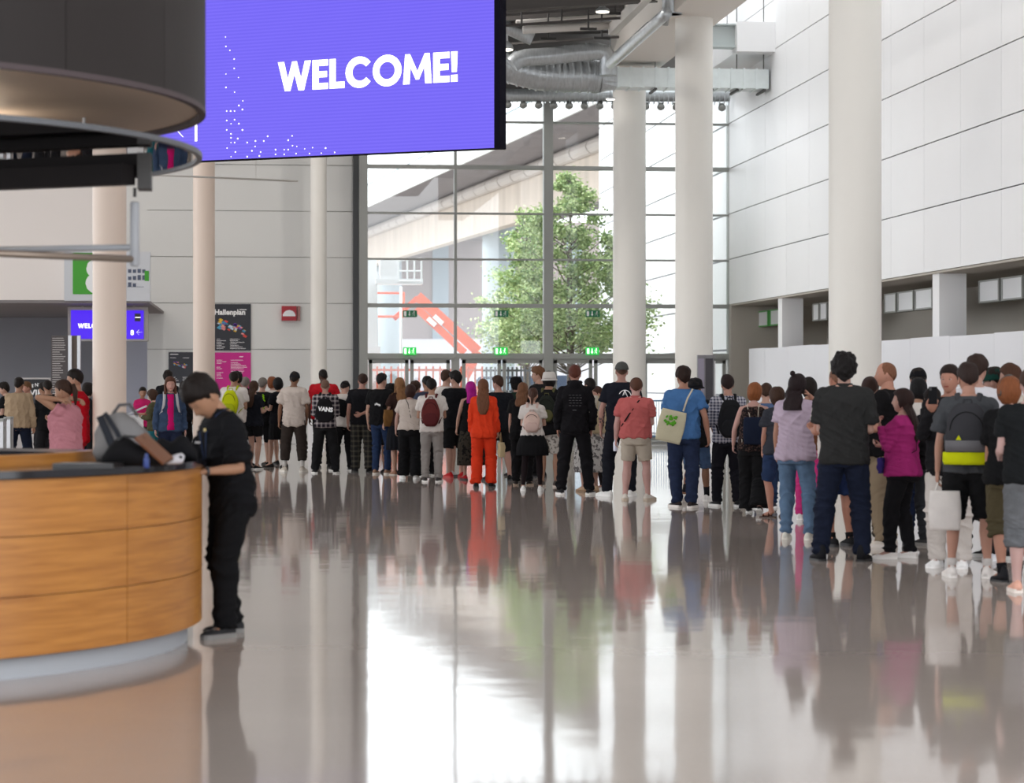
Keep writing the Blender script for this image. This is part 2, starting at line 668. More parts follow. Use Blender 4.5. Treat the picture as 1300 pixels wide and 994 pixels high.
def person(px, feet, top, face=0, sex='m', b=1.0, arms=('down', 'down'), legs='stand', lean=0.0, twist=0.0,
           hair=('short', (40, 28, 22)), look=(0, 0, 0), skin=(205, 160, 135), shirt=None, bottom=None, shoes=None,
           hat=None, label='', extra=(), H=None, group=None, drape=None, sc_head=1.0, z0=0.0, depth=None, glasses=None, tights=None,
           collar=None, tattoo=False, hood=False):
    """px, feet, top: where the figure stands (floor point seen through the lens) and its head top row, which give place and height"""
    global PCOUNT
    PCOUNT += 1
    seed = PCOUNT * 13 + 5
    rs = random.Random(seed)
    pos = on_floor(px, feet) if depth is None else Vector((*at_d(px, 500, depth).xy, 0))
    for _ in range(12):
        hit = [q for q in STOOD if (q - pos).length < .45]
        if not hit:
            break
        r_ = pos.normalized()
        pos = pos + r_ * (.07 if pos.length >= hit[0].length else -.07)
    STOOD.append(pos.copy())
    dd = pos.x * HV.x + pos.y * HV.y
    if H is None:
        H = EYE + (HZ - top) / F * dd - .012
    s = H / 1.75
    fem = sex == 'f'
    emp = empty('person', pos, -math.atan2(pos.x, pos.y) - math.radians(face), label, 'person', group)
    bv = max(.0055, min(.0095, dd * .00029))
    cv = max(.0090, min(.0135, dd * .00040))

    # ---- legs
    LEG = {'stand': (-.11, .0, -8, .11, .015, 8), 'wide': (-.19, .0, -14, .19, .02, 12), 'narrow': (-.07, .0, -4, .07, .01, 4),
           'walk': (-.09, .22, -2, .09, -.20, 4), 'walkr': (-.09, -.20, -4, .09, .22, 2), 'step': (-.13, .10, -18, .12, -.05, 10),
           'stepr': (-.12, -.06, -10, .13, .11, 16), 'cross': (-.04, .03, -14, .09, -.02, 16), 'lean': (-.15, .04, -20, .08, 0, 5)}
    lx, ly, la, rx, ry, ra = LEG[legs] if isinstance(legs, str) else legs
    drop = 0
    ank = {}
    for sd, fx, fy, fa in ((-1, lx, ly, la), (1, rx, ry, ra)):
        lift = .045 if fy < -.15 else 0.0
        ank[sd] = (Vector((fx, fy, .088 + lift)), math.radians(fa), lift)
        hip = Vector((sd * .088, 0, .91))
        flat = math.hypot(fx - hip.x, fy)
        mx = math.sqrt(max(.01, .826 ** 2 - flat ** 2))
        drop = max(drop, (.91 - ank[sd][0].z) - mx)
    sw = (.172 if not fem else .150) * (1 + (b - 1) * .45)
    ln_ = math.radians(lean)
    tw_ = math.radians(twist)

    def T(p):
        p = Vector(p)
        k = sstep((p.z - .86) / .35)
        if k > 0 and (lean or twist):
            q = p - Vector((0, 0, .92))
            if twist:
                q = Matrix.Rotation(-tw_ * k, 3, 'Z') @ q
            q = Matrix.Rotation(-ln_ * k, 3, 'X') @ q
            p = q + Vector((0, 0, .92))
        p.z -= drop
        return p

    RT = Matrix.Rotation(-ln_, 3, 'X') @ Matrix.Rotation(-tw_, 3, 'Z')
    body = MB()
    cloth_top = MB() if shirt else None
    # torso
    zs = [.80, .84, .88, .92, .96, 1.01, 1.06, 1.11, 1.16, 1.21, 1.26, 1.30, 1.34, 1.38, 1.41, 1.435, 1.455, 1.475, 1.49]
    rings = []
    for z in zs:
        w, d_, yo = torso_dims(sex, b, z)
        rings.append(sring(0, yo, z, w, d_, T))
    body.loft(rings)
    nj = T((0, -.008, 1.495))
    nr = .047 if fem else .057 * (1 + (b - 1) * .5)
    if look == (0, 0, 0):
        look = (rs.uniform(-14, 14), rs.uniform(-3, 9), rs.uniform(-4, 4))
    yaw, pit, rol = [math.radians(a) for a in look]
    RH = RT @ Matrix.Rotation(-yaw, 3, 'Z') @ Matrix.Rotation(-pit, 3, 'X') @ Matrix.Rotation(rol, 3, 'Y')
    hs = sc_head * (1.0 if not fem else .97) / (s ** .35)
    hc = nj + RH @ Vector((0, .018, .120)) * hs
    body.tube([T((0, -.015, 1.42)), nj - Vector((0, 0, .02)), nj + (hc - nj) * .35, hc - RH @ Vector((0, .012, .025))],
              [(nr * 1.35, nr * 1.2), (nr, nr), (nr * .92, nr * .95), (nr * .85, nr * .9)], 16, ref=(1, 0, 0))
    MH = Matrix.Translation(hc) @ RH.to_4x4() @ Matrix.Scale(hs, 4)
    # arms
    ar = (.86 if fem else 1.0) * (1 + (b - 1) * .8)
    hands = {}
    armpts = {}
    for sd, preset in ((-1, arms[0]), (1, arms[1])):
        u, v, n, curl = ARMS[preset] if isinstance(preset, str) else preset
        if isinstance(preset, str) and preset not in ('temple', 'tie'):
            u = (u[0] + rs.uniform(-.05, .06), u[1] + rs.uniform(-.08, .08), u[2])
            v = (v[0] + rs.uniform(-.08, .05), v[1] + rs.uniform(-.05, .14), v[2] + rs.uniform(-.06, .06))
        U = (RT @ Vector((u[0] * sd, u[1], u[2]))).normalized()
        V = (RT @ Vector((v[0] * sd, v[1], v[2]))).normalized()
        N = (RT @ Vector((n[0] * sd, n[1], n[2])))
        S = T((sd * sw, -.008, 1.398))
        E = S + U * (.292 if not fem else .275)
        Wr = E + V * (.255 if not fem else .238)
        body.ball(S, .046 * ar, 12, 8)
        body.tube([T((sd * .04, -.012, 1.445)), T((sd * .10, -.01, 1.42)), S, S + U * .07, S + U * .16, E - U * .04, E], [.028 * ar, .038 * ar, .047 * ar, .048 * ar, .044 * ar, .037 * ar, .035 * ar], 14)
        body.ball(E, .036 * ar, 10, 8)
        body.tube([E, E + V * .05, E + V * .10, E + V * .17, Wr], [.035 * ar, .039 * ar, .037 * ar, .030 * ar, (.025 * ar, .020 * ar)], 14, ref=N)
        hands[sd] = (hand(body, Wr, V, N, sd * (1 if True else 0), (.92 if fem else 1.02), curl), V, N, Wr)
        armpts[sd] = (S, U, E, V, Wr)
    # legs
    lr = (1.0 if not fem else .96) * (1 + (b - 1) * .8)
    legp = {}
    for sd in (-1, 1):
        A, fa, lift = ank[sd]
        hip = Vector((sd * .088, 0, .91 - drop))
        ax = A - hip
        L = ax.length
        a1, a2 = .420, .412
        L = min(L, a1 + a2 - .002)
        ca = (a1 * a1 + L * L - a2 * a2) / (2 * a1 * L)
        dirn = ax.normalized()
        fwd = Vector((math.sin(-fa) * -1, math.cos(fa), 0))
        perp = (fwd - dirn * fwd.dot(dirn)).normalized()
        K = hip + dirn * (a1 * ca) + perp * (a1 * math.sqrt(max(0, 1 - ca * ca)))
        legp[sd] = (hip, K, A, fwd, lift)
        back = -perp
        body.tube([hip + Vector((0, 0, .05)), hip - Vector((0, 0, .03)), lerp(hip, K, .35), lerp(hip, K, .7), lerp(hip, K, .93), K,
                   lerp(K, A, .12) + back * .004, lerp(K, A, .30) + back * .014, lerp(K, A, .5) + back * .010, lerp(K, A, .75), lerp(K, A, .93), A],
                  [.080 * lr, .084 * lr, .076 * lr, .062 * lr, .054 * lr, .052 * lr, .050 * lr, .056 * lr, .050 * lr, .037 * lr, .033 * lr, .034 * lr], 16)
        # bare foot inside the shoe
        tp = A + fwd * .13
        body.tube([A + Vector((0, 0, .01)) - fwd * .03, A + fwd * .02 - Vector((0, 0, .03)), lerp(A, tp, .6) - Vector((0, 0, .045)), tp - Vector((0, 0, .062 + lift * .9))],
                  [(.030, .03), (.034, .035), (.038, .025), (.034, .014)], 12, ref=fwd.cross(Vector((0, 0, 1))))
    for mbs in (body,):
        mbs.xf(Matrix.Scale(s, 4))
    hm = MB()
    head_mesh(hm, Matrix.Scale(s, 4) @ MH, look[1] > 20)
    sk = skin_mat(skin)
    hcol = hair[1] if hair else (60, 45, 35)
    lips = skin_mat((int(skin[0] * .82), int(skin[1] * .55), int(skin[2] * .55)))
    eyew = node_mat('eye white', (.42, .39, .37, 1), rough=.3)
    iris = node_mat('iris dark', (.03, .02, .015, 1), rough=.2)
    o = solid('body', body, sk, emp, bv * s, 1, extra=(hm, [sk, lips, eyew, iris, hair_mat(hcol)]))

    SC = Matrix.Scale(s, 4)

    # ---- hair
    if hair and hair[0] not in ('none',):
        hb = MB()
        typ = hair[0]
        base = {'ponytail': 'tied', 'bun': 'tied', 'topbun': 'long', 'longwavy': 'long'}.get(typ, typ)
        hair_shell(hb, MH, base, seed)
        if base in ('long',) or drape:
            zend = drape or 1.22
            c0 = MH @ Vector((0, -.040, -.005))
            wv = .010 if typ in ('longwavy', 'topbun') else .004
            pts = [MH @ Vector((0, -.035, .02)), MH @ Vector((0, -.052, -.06)), T((0, -.085, 1.50)), T((0, -.115, 1.44)), T((0, -.140, 1.36)), T((0, -.145, lerp(1.36, zend, .6))), T((0, -.140, zend))]
            wd = [(.078, .055), (.084, .052), (.088, .042), (.098, .036), (.098, .032), (.085, .027), (.045, .012)]
            rings = []
            NN = 30
            fine = []
            for i in range(len(pts) - 1):
                for q in range(4):
                    t = q / 4
                    fine.append((lerp(pts[i], pts[i + 1], t), lerp(wd[i][0], wd[i + 1][0], t), lerp(wd[i][1], wd[i + 1][1], t)))
            fine.append((pts[-1], wd[-1][0], wd[-1][1]))
            for i, (c, w, d_) in enumerate(fine):
                rg = []
                for k in range(NN):
                    a = 2 * PI * k / NN
                    f = 1 + .06 * math.sin(a * 7 + seed + i * .25) + wv / .06 * .6 * math.sin(i * .8 + a * 3)
                    rg.append(c + Matrix.Rotation(-tw_, 3, 'Z') @ Vector((math.cos(a) * w * f, math.sin(a) * d_ * f, 0)))
                rings.append(rg)
            hb.loft(rings)
            if abs(face) > 80 or typ == 'longwavy':
                for sx in (-1, 1):
                    hb.tube([MH @ Vector((sx * .060, .030, .055)), MH @ Vector((sx * .082, .012, -.02)), MH @ Vector((sx * .080, .010, -.09)), T((sx * .085, .055, 1.42)), T((sx * .085, .105, 1.33)), T((sx * .08, .118, 1.27))],
                            [(.014, .014), (.018, .028), (.022, .032), (.026, .022), (.022, .014), (.008, .006)], 12)
        if typ == 'ponytail':
            hb.tube([MH @ Vector(q) for q in ((0, -.085, .045), (0, -.125, .045), (0, -.135, -.02), (0, -.125, -.10), (0, -.115, -.17))], [.014, .024, .030, .024, .008], 12)
        if typ == 'bun':
            hb.ball(MH @ Vector((0, -.105, .03)), .035 * hs, 12, 8)
        if typ == 'topbun':
            hb.ball(MH @ Vector((-.035, -.055, .135)), .030 * hs, 12, 8)
        hb.xf(SC)
        hb.build('hair', hair_mat(hcol), emp, smooth=True)
    # ---- hats
    if hat:
        kind, hc_ = hat[0], hat[1]
        hm_ = cloth(hc_)
        cb = MB()
        if kind in ('cap', 'capback'):
            dome(cb, MH, .22, .020)
            cb.xf(SC)
            co = cb.build('cap', hm_, emp, smooth=True)
            bb = MB()
            sg = 1 if kind == 'cap' else -1
            rings = []
            for i in range(9):
                a = -1.0 + 2.0 * i / 8
                x = .078 * math.sin(a)
                y0 = sg * (.085 * math.cos(a))
                y1 = sg * (.100 * math.cos(a) + .065 * math.cos(a * 1.35))
                z = .040 - .010 * abs(a) ** 2
                rings.append([MH @ Vector((x, y0, z)), MH @ Vector((x * 1.02, y1, z - .014)), MH @ Vector((x * 1.02, y1, z - .019)), MH @ Vector((x, y0, z - .007))])
            bb.loft(rings)
            bb.xf(SC)
            bb.build('brim', hm_, co, smooth=False)
        elif kind == 'beanie':
            dome(cb, MH, .10, .019)
            cb.xf(SC)
            cb.build('beanie', hm_, emp, smooth=True)
        else:
            dome(cb, MH, .18, .030, top=.7)
            rings = []
            for rr, zz in ((.078, .030), (.125 if kind == 'bucket' else .15, -.004 if kind == 'bucket' else .022), (.127 if kind == 'bucket' else .152, .002 if kind == 'bucket' else .028), (.080, .044)):
                rings.append([MH @ Vector((math.cos(2 * PI * k / 24) * rr, math.sin(2 * PI * k / 24) * (rr + .018), zz)) for k in range(24)])
            cb.loft(rings)
            cb.xf(SC)
            cb.build('hat', hm_, emp, smooth=True)
    # ---- top
    if shirt:
        kind, mat = shirt[0], shirt[1]
        o_ = shirt[2] if len(shirt) > 2 else {}
        ease = o_.get('ease', .022)
        hem = o_.get('hem', .86)
        sl = o_.get('sleeve', {'tee': .62, 'long': 2.0, 'tank': 0, 'polo': .68}[kind])
        rings = []
        top_z = 1.475 if kind != 'tank' else 1.43
        zz = [hem + (top_z - hem) * i / 16 for i in range(17)]
        for z in zz:
            w, d_, yo = torso_dims(sex, b, z)
            if z < 1.16:   # cloth hangs straight from chest to hem
                w2, d2, y2 = torso_dims(sex, b, 1.24)
                k = o_.get('box', .75)
                w = max(w, lerp(w, w2 * .97, k))
                d_ = max(d_, lerp(d_, d2 * .98, k))
            e = ease * (1.0 if z < 1.40 else .6)
            if kind == 'tank' and z > 1.3:
                w *= .86
            if z > 1.44:
                e *= .8
            rings.append(sring(0, yo, z, w + e, d_ + e, T, 28))
        cloth_top.loft(rings)
        for sd in (-1, 1):
            if kind != 'tank':
                cloth_top.ball(armpts[sd][0], .050 * ar + ease * .7, 14, 8)
        if sl > 0:
            for sd in (-1, 1):
                S, U, E, V, Wr = armpts[sd]
                e = o_.get('arm', .013 if kind != 'long' else .011)
                la_ = (E - S).length
                if sl <= 1.0:
                    end = S + U * (la_ * sl)
                    cloth_top.tube([T((sd * .05, -.012, 1.445)), T((sd * .11, -.01, 1.425)), S + U * .005, S + U * (la_ * sl * .5), end],
                                   [.030 * ar + e, .040 * ar + e, (.050 * ar + e), (.050 * ar + e * 1.5), (.046 * ar + e * 2.0)], 16)
                else:
                    f2 = min(1.0, sl - 1)
                    cloth_top.tube([T((sd * .05, -.012, 1.445)), T((sd * .11, -.01, 1.425)), S, S + U * .14, E - U * .02, E],
                                   [.030 * ar + e, .040 * ar + e, .050 * ar + e, .047 * ar + e, .040 * ar + e, .038 * ar + e], 16)
                    cloth_top.ball(E, .038 * ar + e, 12, 8)
                    Wf = lerp(E, Wr, f2)
                    cloth_top.tube([E, lerp(E, Wf, .4), lerp(E, Wf, .8), Wf], [.037 * ar + e, .040 * ar + e, .033 * ar + e, .027 * ar + e * 1.2], 16)
        if hood:
            cloth_top.ball(T((0, -.085, 1.475)), (.085, .055, .06), 14, 8)
            cloth_top.tube([T((-.07, .02, 1.49)), T((-.085, -.03, 1.51)), T((0, -.09, 1.52)), T((.085, -.03, 1.51)), T((.07, .02, 1.49))], [.02, .028, .03, .028, .02], 10)
        cloth_top.xf(SC)
        so = solid(o_.get('name', 'shirt'), cloth_top, mat, emp, cv * s, 2, fold=('top', s), seed=seed)
        if collar:
            cbm = MB()
            rg = []
            for k in range(21):
                a = PI * 2 * k / 20
                rg.append((nj.x + math.cos(a) * (nr + .006), nj.y + .006 + math.sin(a) * (nr + .008)))
            R1 = [Vector((x, y, nj.z - .045)) for x, y in rg[:-1]]
            R2 = [Vector((lerp(nj.x, x, .98), lerp(nj.y, y, .98), nj.z + .008)) for x, y in rg[:-1]]
            R3 = [Vector((lerp(nj.x, x, 1.10), lerp(nj.y, y, 1.10), nj.z + .004)) for x, y in rg[:-1]]
            R4 = [Vector((lerp(nj.x, x, 1.28), lerp(nj.y, y, 1.28), nj.z - .035)) for x, y in rg[:-1]]
            cbm.loft([R1, R2, R3, R4])
            cbm.xf(SC)
            cbm.build('collar', collar, emp, smooth=True)
    # ---- bottoms
    if bottom:
        kind, mat = bottom[0], bottom[1]
        o_ = bottom[2] if len(bottom) > 2 else {}
        if kind in ('trousers', 'jeans', 'shorts', 'leggings'):
            fit = o_.get('fit', {'trousers': .018, 'jeans': .012, 'shorts': .022, 'leggings': .004}[kind])
            tb = MB()
            rings = []
            for z in (.80, .84, .88, .93, .98, 1.02):
                w, d_, yo = torso_dims(sex, b, z)
                rings.append(sring(0, yo, z, w + .008, d_ + .008, T))
            tb.loft(rings)
            cut = o_.get('cut', {'trousers': 2.0, 'jeans': 2.0, 'leggings': 1.95, 'shorts': .90}[kind])
            for sd in (-1, 1):
                hip, K, A, fwd, lift = legp[sd]
                back = (Vector((0, 0, 0)) - fwd) * .01
                prof = [(hip + Vector((0, 0, .04)), .082), (hip - Vector((0, 0, .04)), .086), (lerp(hip, K, .35), .078), (lerp(hip, K, .7), .065), (K, .054),
                        (lerp(K, A, .3) + back, .055), (lerp(K, A, .6), .046), (lerp(K, A, .9), .037), (A + Vector((0, 0, -.045)), .040)]
                par = [-.1, .1, .35, .7, 1.0, 1.3, 1.6, 1.9, 2.05]
                pts, rr = [], []
                for (q, r_), t in zip(prof, par):
                    f = fit * (.5 if t < .2 else 1) + (o_.get('flare', 0) * max(0, t - 1))
                    if t <= cut + .001:
                        pts.append(q)
                        rr.append(r_ * lr + f)
                    else:
                        t0 = par[len(pts) - 1]
                        k = (cut - t0) / (t - t0)
                        if k > .05:
                            pts.append(lerp(pts[-1], q, k))
                            rr.append(lerp(rr[-1], r_ * lr + f, k))
                        break
                tb.tube(pts, rr, 18, ref=(1, 0, 0))
            tb.xf(SC)
            nm = {'leggings': 'leggings', 'shorts': 'shorts', 'jeans': 'jeans', 'trousers': 'trousers'}[kind]
            solid(nm, tb, mat, emp, cv * s, 2 if kind != 'leggings' else 1, fold=('leg', s) if kind != 'leggings' else None, seed=seed + 1)
        else:   # skirts
            hem = o_.get('hem', .52)
            fl = o_.get('flare', .05)
            pl = o_.get('pleats', 16)
            sb = MB()
            rings = []
            for i in range(15):
                t = i / 14
                z = lerp(1.03, hem, t)
                w, d_, yo = torso_dims(sex, b, max(z, .88))
                k = sstep(t * 1.4)
                am = .05 * t
                rings.append(sring(0, yo, z, w + .010 + fl * k, d_ + .012 + fl * k * 1.1, T, 64, 2.3, lambda a: am * math.sin(a * pl + seed)))
            sb.loft(rings)
            sb.xf(SC)
            sb.build('skirt', mat, emp, smooth=True)
    if tights:
        tb = MB()
        for sd in (-1, 1):
            hip, K, A, fwd, lift = legp[sd]
            back = fwd * -.012
            tb.tube([hip, lerp(hip, K, .35), lerp(hip, K, .7), K, lerp(K, A, .30) + back, lerp(K, A, .5) + back * .7, lerp(K, A, .75), lerp(K, A, .95), A - Vector((0, 0, .03))],
                    [(.086 * lr), .079 * lr, .065 * lr, .055 * lr, .060 * lr, .053 * lr, .040 * lr, .037 * lr, .037 * lr], 16)
        tb.xf(SC)
        tb.build('tights', cloth(tights), emp, smooth=True)
    # ---- shoes
    if shoes:
        kind, sc1 = shoes[0], shoes[1]
        sc2 = shoes[2] if len(shoes) > 2 else (235, 235, 232)
        m1 = node_mat('shoe %s' % (sc1,), rgb(*sc1), rough=.7, spec=.15, noise=.15, nscale=25)
        m2 = node_mat('sole %s' % (sc2,), rgb(*sc2), rough=.6)
        fs = (.93 if fem else 1.0)
        for sd in (-1, 1):
            hip, K, A, fwd, lift = legp[sd]
            side = fwd.cross(Vector((0, 0, 1)))
            pitch = -.5 * (lift / .045) if lift else 0
            Rf = Matrix((side, fwd, Vector((0, 0, 1)))).transposed().to_4x4() @ Matrix.Rotation(pitch, 4, 'X')
            MF = Matrix.Translation(Vector((A.x, A.y, 0 if not lift else lift * .55)) + (Vector((0, 0, 0)))) @ Rf @ Matrix.Scale(fs, 4)
            prof = [(-.082, .018, .060), (-.070, .032, .080), (-.040, .038, .098), (0.0, .040, .104), (.035, .042, .088), (.075, .046, .068), (.115, .049, .056), (.150, .046, .048), (.175, .036, .040), (.190, .018, .030)]
            if kind == 'boot':
                prof = [(y, w, z + (.06 if y < .03 else 0)) for y, w, z in prof]
            shm = MB()
            n = 14
            if kind == 'sandal':
                for (y0, w0, z0) in ((.105, .048, .052), (.02, .040, .085)):
                    shm.tube([MF @ Vector((math.cos(PI * k / 8) * w0, y0, .015 + math.sin(PI * k / 8) * (z0 - .015))) for k in range(9)], [(.006, .014)] * 9, 8)
            else:
                rings = []
                for y, w, zt in prof:
                    rings.append([MF @ Vector((math.cos(PI * k / (n - 1)) * w, y, .020 + (zt - .020) * max(0, math.sin(PI * k / (n - 1))) ** .8)) for k in range(n)])
                shm.loft(rings)
            shm.xf(SC)
            so = shm.build('shoe' if kind != 'sandal' else 'sandal', m1, emp, smooth=True)
            sm = MB()
            outl = [(w + .004, y) for y, w, zt in prof]
            ol = [(w, y) for w, y in outl] + [(-w, y) for w, y in reversed(outl)]
            h_ = .030 if kind == 'sneaker' else .018
            rr = [[MF @ Vector((x, y, 0)) for x, y in ol], [MF @ Vector((x, y, h_)) for x, y in ol]]
            sm.loft(rr)
            if kind == 'sneaker':
                # toe cap and lace rows
                for q in range(4):
                    y = .040 + .020 * q
                    zt = interp([p[0] for p in prof], [p[2] for p in prof], y) + .002
                    sm.tube([MF @ Vector((-.018, y, zt - .004)), MF @ Vector((0, y, zt + .002)), MF @ Vector((.018, y, zt - .004))], .0035, 6)
            sm.xf(SC)
            sm.build('sole', m2, so)
        if len(shoes) > 3:
            for sd in (-1, 1):
                skm = MB()
                hip, K, A, fwd, lift = legp[sd]
                B = lerp(A, K, shoes[4] if len(shoes) > 4 else .22)
                skm.tube([A - Vector((0, 0, .01)), lerp(A, B, .5), B], [.040 * lr, .040 * lr, (.044 * lr)], 14)
                skm.xf(SC)
                skm.build('sock', cloth(shoes[3]), emp, smooth=True)
    if glasses:
        gb = MB()
        for sx in (-1, 1):
            gb.tube([MH @ Vector((sx * .031 + .021 * math.cos(2 * PI * k / 12), .093, .002 + .017 * math.sin(2 * PI * k / 12))) for k in range(13)], .0022, 6)
            gb.tube([MH @ Vector((sx * .052, .090, .006)), MH @ Vector((sx * .076, .05, .006)), MH @ Vector((sx * .078, -.005, .004))], .002, 6)
        gb.tube([MH @ Vector((-.011, .094, .004)), MH @ Vector((.011, .094, .004))], .002, 6)
        gb.xf(SC)
        gb.build('glasses', node_mat('glasses frame', rgb(30, 28, 26), rough=.3), emp)
    R = P_()
    R.emp, R.T, R.s, R.hands, R.MH, R.SC, R.pos, R.arm, R.sex, R.b = emp, T, s, hands, MH, SC, pos, armpts, sex, b
    R.rz = emp.rotation_euler.z
    R.mat = Matrix.Translation(pos) @ Matrix.Rotation(R.rz, 4, 'Z')
    R.RT = RT
    R.nj = nj
    return R


def held(P, name, label, cat, base, group=None):
    """a thing carried by a person: its own top-level Empty at its base; meshes are given in the person's frame"""
    b = P.SC @ Vector(base)
    e = empty(name, P.mat @ b, P.rz, label, cat, group)
    return e, Matrix.Translation(-b) @ P.SC


def back_y(P, z, ease=.03):
    w, d, y = torso_dims(P.sex, P.b, z)
    w2, d2, y2 = torso_dims(P.sex, P.b, 1.24)
    return y - max(d, d2 if z < 1.24 else 0) - ease - .012


def backpack(P, label, c1, c2=None, size=(.30, .42, .15), zc=1.22, pocket=True, strapc=None, kind='plain', base=None, band=None, yoff=0.0):
    w, h, d = size[0] * 1.12, size[1] * 1.04, size[2]
    tw, td, ty = torso_dims(P.sex, P.b, 1.25)
    yb = ty - td - .018 - yoff
    zb, zt = zc - h / 2, zc + h / 2
    e, X = held(P, 'backpack', label, 'backpack', P.T((0, yb - d / 2, zb)))
    m1 = cloth(c1)
    m2 = cloth(c2 or c1)
    ms = cloth(strapc or c2 or c1)
    mb = MB()
    rings = []
    for i in range(15):
        t = i / 14
        k = min(1, (math.sin(PI * min(1, max(0, t * .96 + .02)))) ** .28)
        wob = .012 * math.sin(t * 9 + w * 50)
        rings.append(sring(0, yb - d / 2 * (.85 + .15 * (1 - t)), lerp(zb, zt, t), (w / 2) * lerp(1, .82, t ** 2) * k + wob * .5, (d / 2) * lerp(1.08, .72, t) * k, P.T, 24, 3.2))
    mb.loft(rings)
    mb.xf(X)
    bo = mb.build('bag_body', m1, e, smooth=True)
    if pocket:
        pm = MB()
        rings = []
        for i in range(9):
            t = i / 8
            k = math.sin(PI * (t * .9 + .05)) ** .35
            rings.append(sring(0, yb - d - .012, lerp(zb + .02, zb + h * .48, t), w * .40 * k, .030 * k, P.T, 20, 3))
        pm.loft(rings)
        pm.xf(X)
        pm.build('front_pocket', m2, e, smooth=True)
    if band:
        pm = MB()
        rings = []
        for z, k in ((zb + .005, .98), (zb + .03, 1.03), (zb + h * .20, 1.035), (zb + h * .21, 1.0)):
            rings.append(sring(0, yb - d / 2 * .97, z, w / 2 * k + .004, d / 2 * 1.07 * k + .003, P.T, 24, 3.2))
        pm.loft(rings)
        pm.xf(X)
        pm.build('bright_band', cloth(band), e, smooth=True)
    zp = MB()
    zp.tube([P.T((w * .36 * math.cos(a), yb - d * .98 + .03 * abs(math.cos(a)), zc + h * .06 + h * .30 * math.sin(a))) for a in [PI * k / 10 for k in range(11)]], .004, 6)
    zp.xf(X)
    zp.build('zip', cloth((25, 25, 26)), e)
    hb = MB()
    hb.tube([P.T((-.035, yb - .03, zt - .012)), P.T((-.03, yb - .035, zt + .03)), P.T((.03, yb - .035, zt + .03)), P.T((.035, yb - .03, zt - .012))], .008, 8)
    hb.xf(X)
    hb.build('handle', ms, e, smooth=True)
    for sd in (-1, 1):
        sm = MB()
        tw, td, ty = torso_dims(P.sex, P.b, 1.30)
        dd = td + .030
        pts = [(sd * .065, yb, zt - .03), (sd * .085, -.085, 1.462), (sd * .090, -.03, 1.497), (sd * .092, .03, 1.482), (sd * .098, dd + ty - .015, 1.40), (sd * .108, dd + ty, 1.30), (sd * .135, dd * .75 + ty, 1.19),
               (sd * (tw + .022), .01, 1.13), (sd * (tw * .85 + .02), -td * .9, 1.08), (sd * w * .42, yb - .02, zb + .05)]
        sm.tube([P.T(q) for q in pts], [(.022, .006)] * 6 + [(.014, .004)] * 4, 8, ref=(sd, 0, 0))
        sm.xf(X)
        sm.build('strap', ms, e, smooth=True)
    return e, X, (0, yb - d, zc)


def pouch(P, name, label, cat, center, size, mat, rot=0.0, tilt=0.0, straps=(), smat=None, decal=None, local=False, puff=1.0, raw=False):
    """soft bag: center in body coordinates, size (w, h, d); straps are lists of points in body coordinates"""
    T = (lambda p: Vector(p)) if raw else P.T
    w, h, d = size
    c = Vector(center)
    e, X = held(P, name, label, cat, T(c - Vector((0, 0, h / 2))))
    R = Matrix.Rotation(math.radians(rot), 3, 'Z') @ Matrix.Rotation(math.radians(tilt), 3, 'Y')
    mb = MB()
    rings = []
    for i in range(13):
        t = i / 12
        k = .92 + .10 * math.sin(PI * t)
        kd = (.25 + .75 * math.sin(PI * (.12 + .80 * (1 - t))) ** .7) * puff
        rg = []
        for q in sring(0, 0, 0, w / 2 * k, d / 2 * kd, lambda v: v, 28, 3):
            z = lerp(-h / 2, h / 2, t)
            wob = .006 * math.sin(q.x * 40 + i)
            v = R @ Vector((q.x, q.y + wob, z))
            rg.append(T(c + v))
        rings.append(rg)
    mb.loft(rings)
    mb.xf(X)
    mb.build('bag_body', mat, e, smooth=True)
    for st in straps:
        pts, r = st
        sm = MB()
        sm.tube([T(q) for q in pts], [r] * len(pts), 8)
        sm.xf(X)
        sm.build('strap', smat or mat, e, smooth=True)
    return e, X, R
EXPO = .66
LEDS = .94 / 2 ** EXPO
# ================================================================ setting
FY = 60.0       # facade plane
WX = 12.1       # right wall plane
PITCH = 1.165   # panel / transom height
Z0 = 3.56       # underside of the upper wall


def X_at(x, Y=FY):
    return at_Y(x, HZ, Y).x


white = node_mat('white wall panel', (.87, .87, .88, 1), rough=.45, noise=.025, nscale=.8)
white_out = node_mat('white cladding outside', (.82, .82, .83, 1), rough=.6)
joint = node_mat('wall joint', (.10, .10, .11, 1), rough=.9)
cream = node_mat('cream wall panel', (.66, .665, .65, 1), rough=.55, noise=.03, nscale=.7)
greywall = node_mat('grey recess wall', rgb(135, 134, 140), rough=.7, noise=.05, nscale=1.5)
frame_m = node_mat('grey window metal', rgb(150, 152, 148), rough=.5)
dark_m = node_mat('dark painted steel', rgb(48, 46, 45), rough=.55, noise=.2, nscale=3)
col_m = node_mat('painted column', rgb(230, 227, 220), rough=.5, noise=.03, nscale=1.2)
galv = node_mat('galvanised duct', rgb(186, 191, 194), rough=.35, metal=.5, noise=.30, nscale=7, nstretch=(4, 1, 1))
pale_m = node_mat('pale painted steel', rgb(200, 196, 190), rough=.5)
steel_m = node_mat('brushed steel', rgb(170, 170, 172), rough=.3, metal=.8)
black_m = node_mat('black plastic', rgb(18, 18, 20), rough=.4)
txt_white = node_mat('white lettering', (.9, .9, .9, 1), rough=.6)
txt_emit = node_mat('lit white', (.9, .9, .9, 1), emit=(1, 1, 1, 1), estr=1.3 * LEDS)
led = None


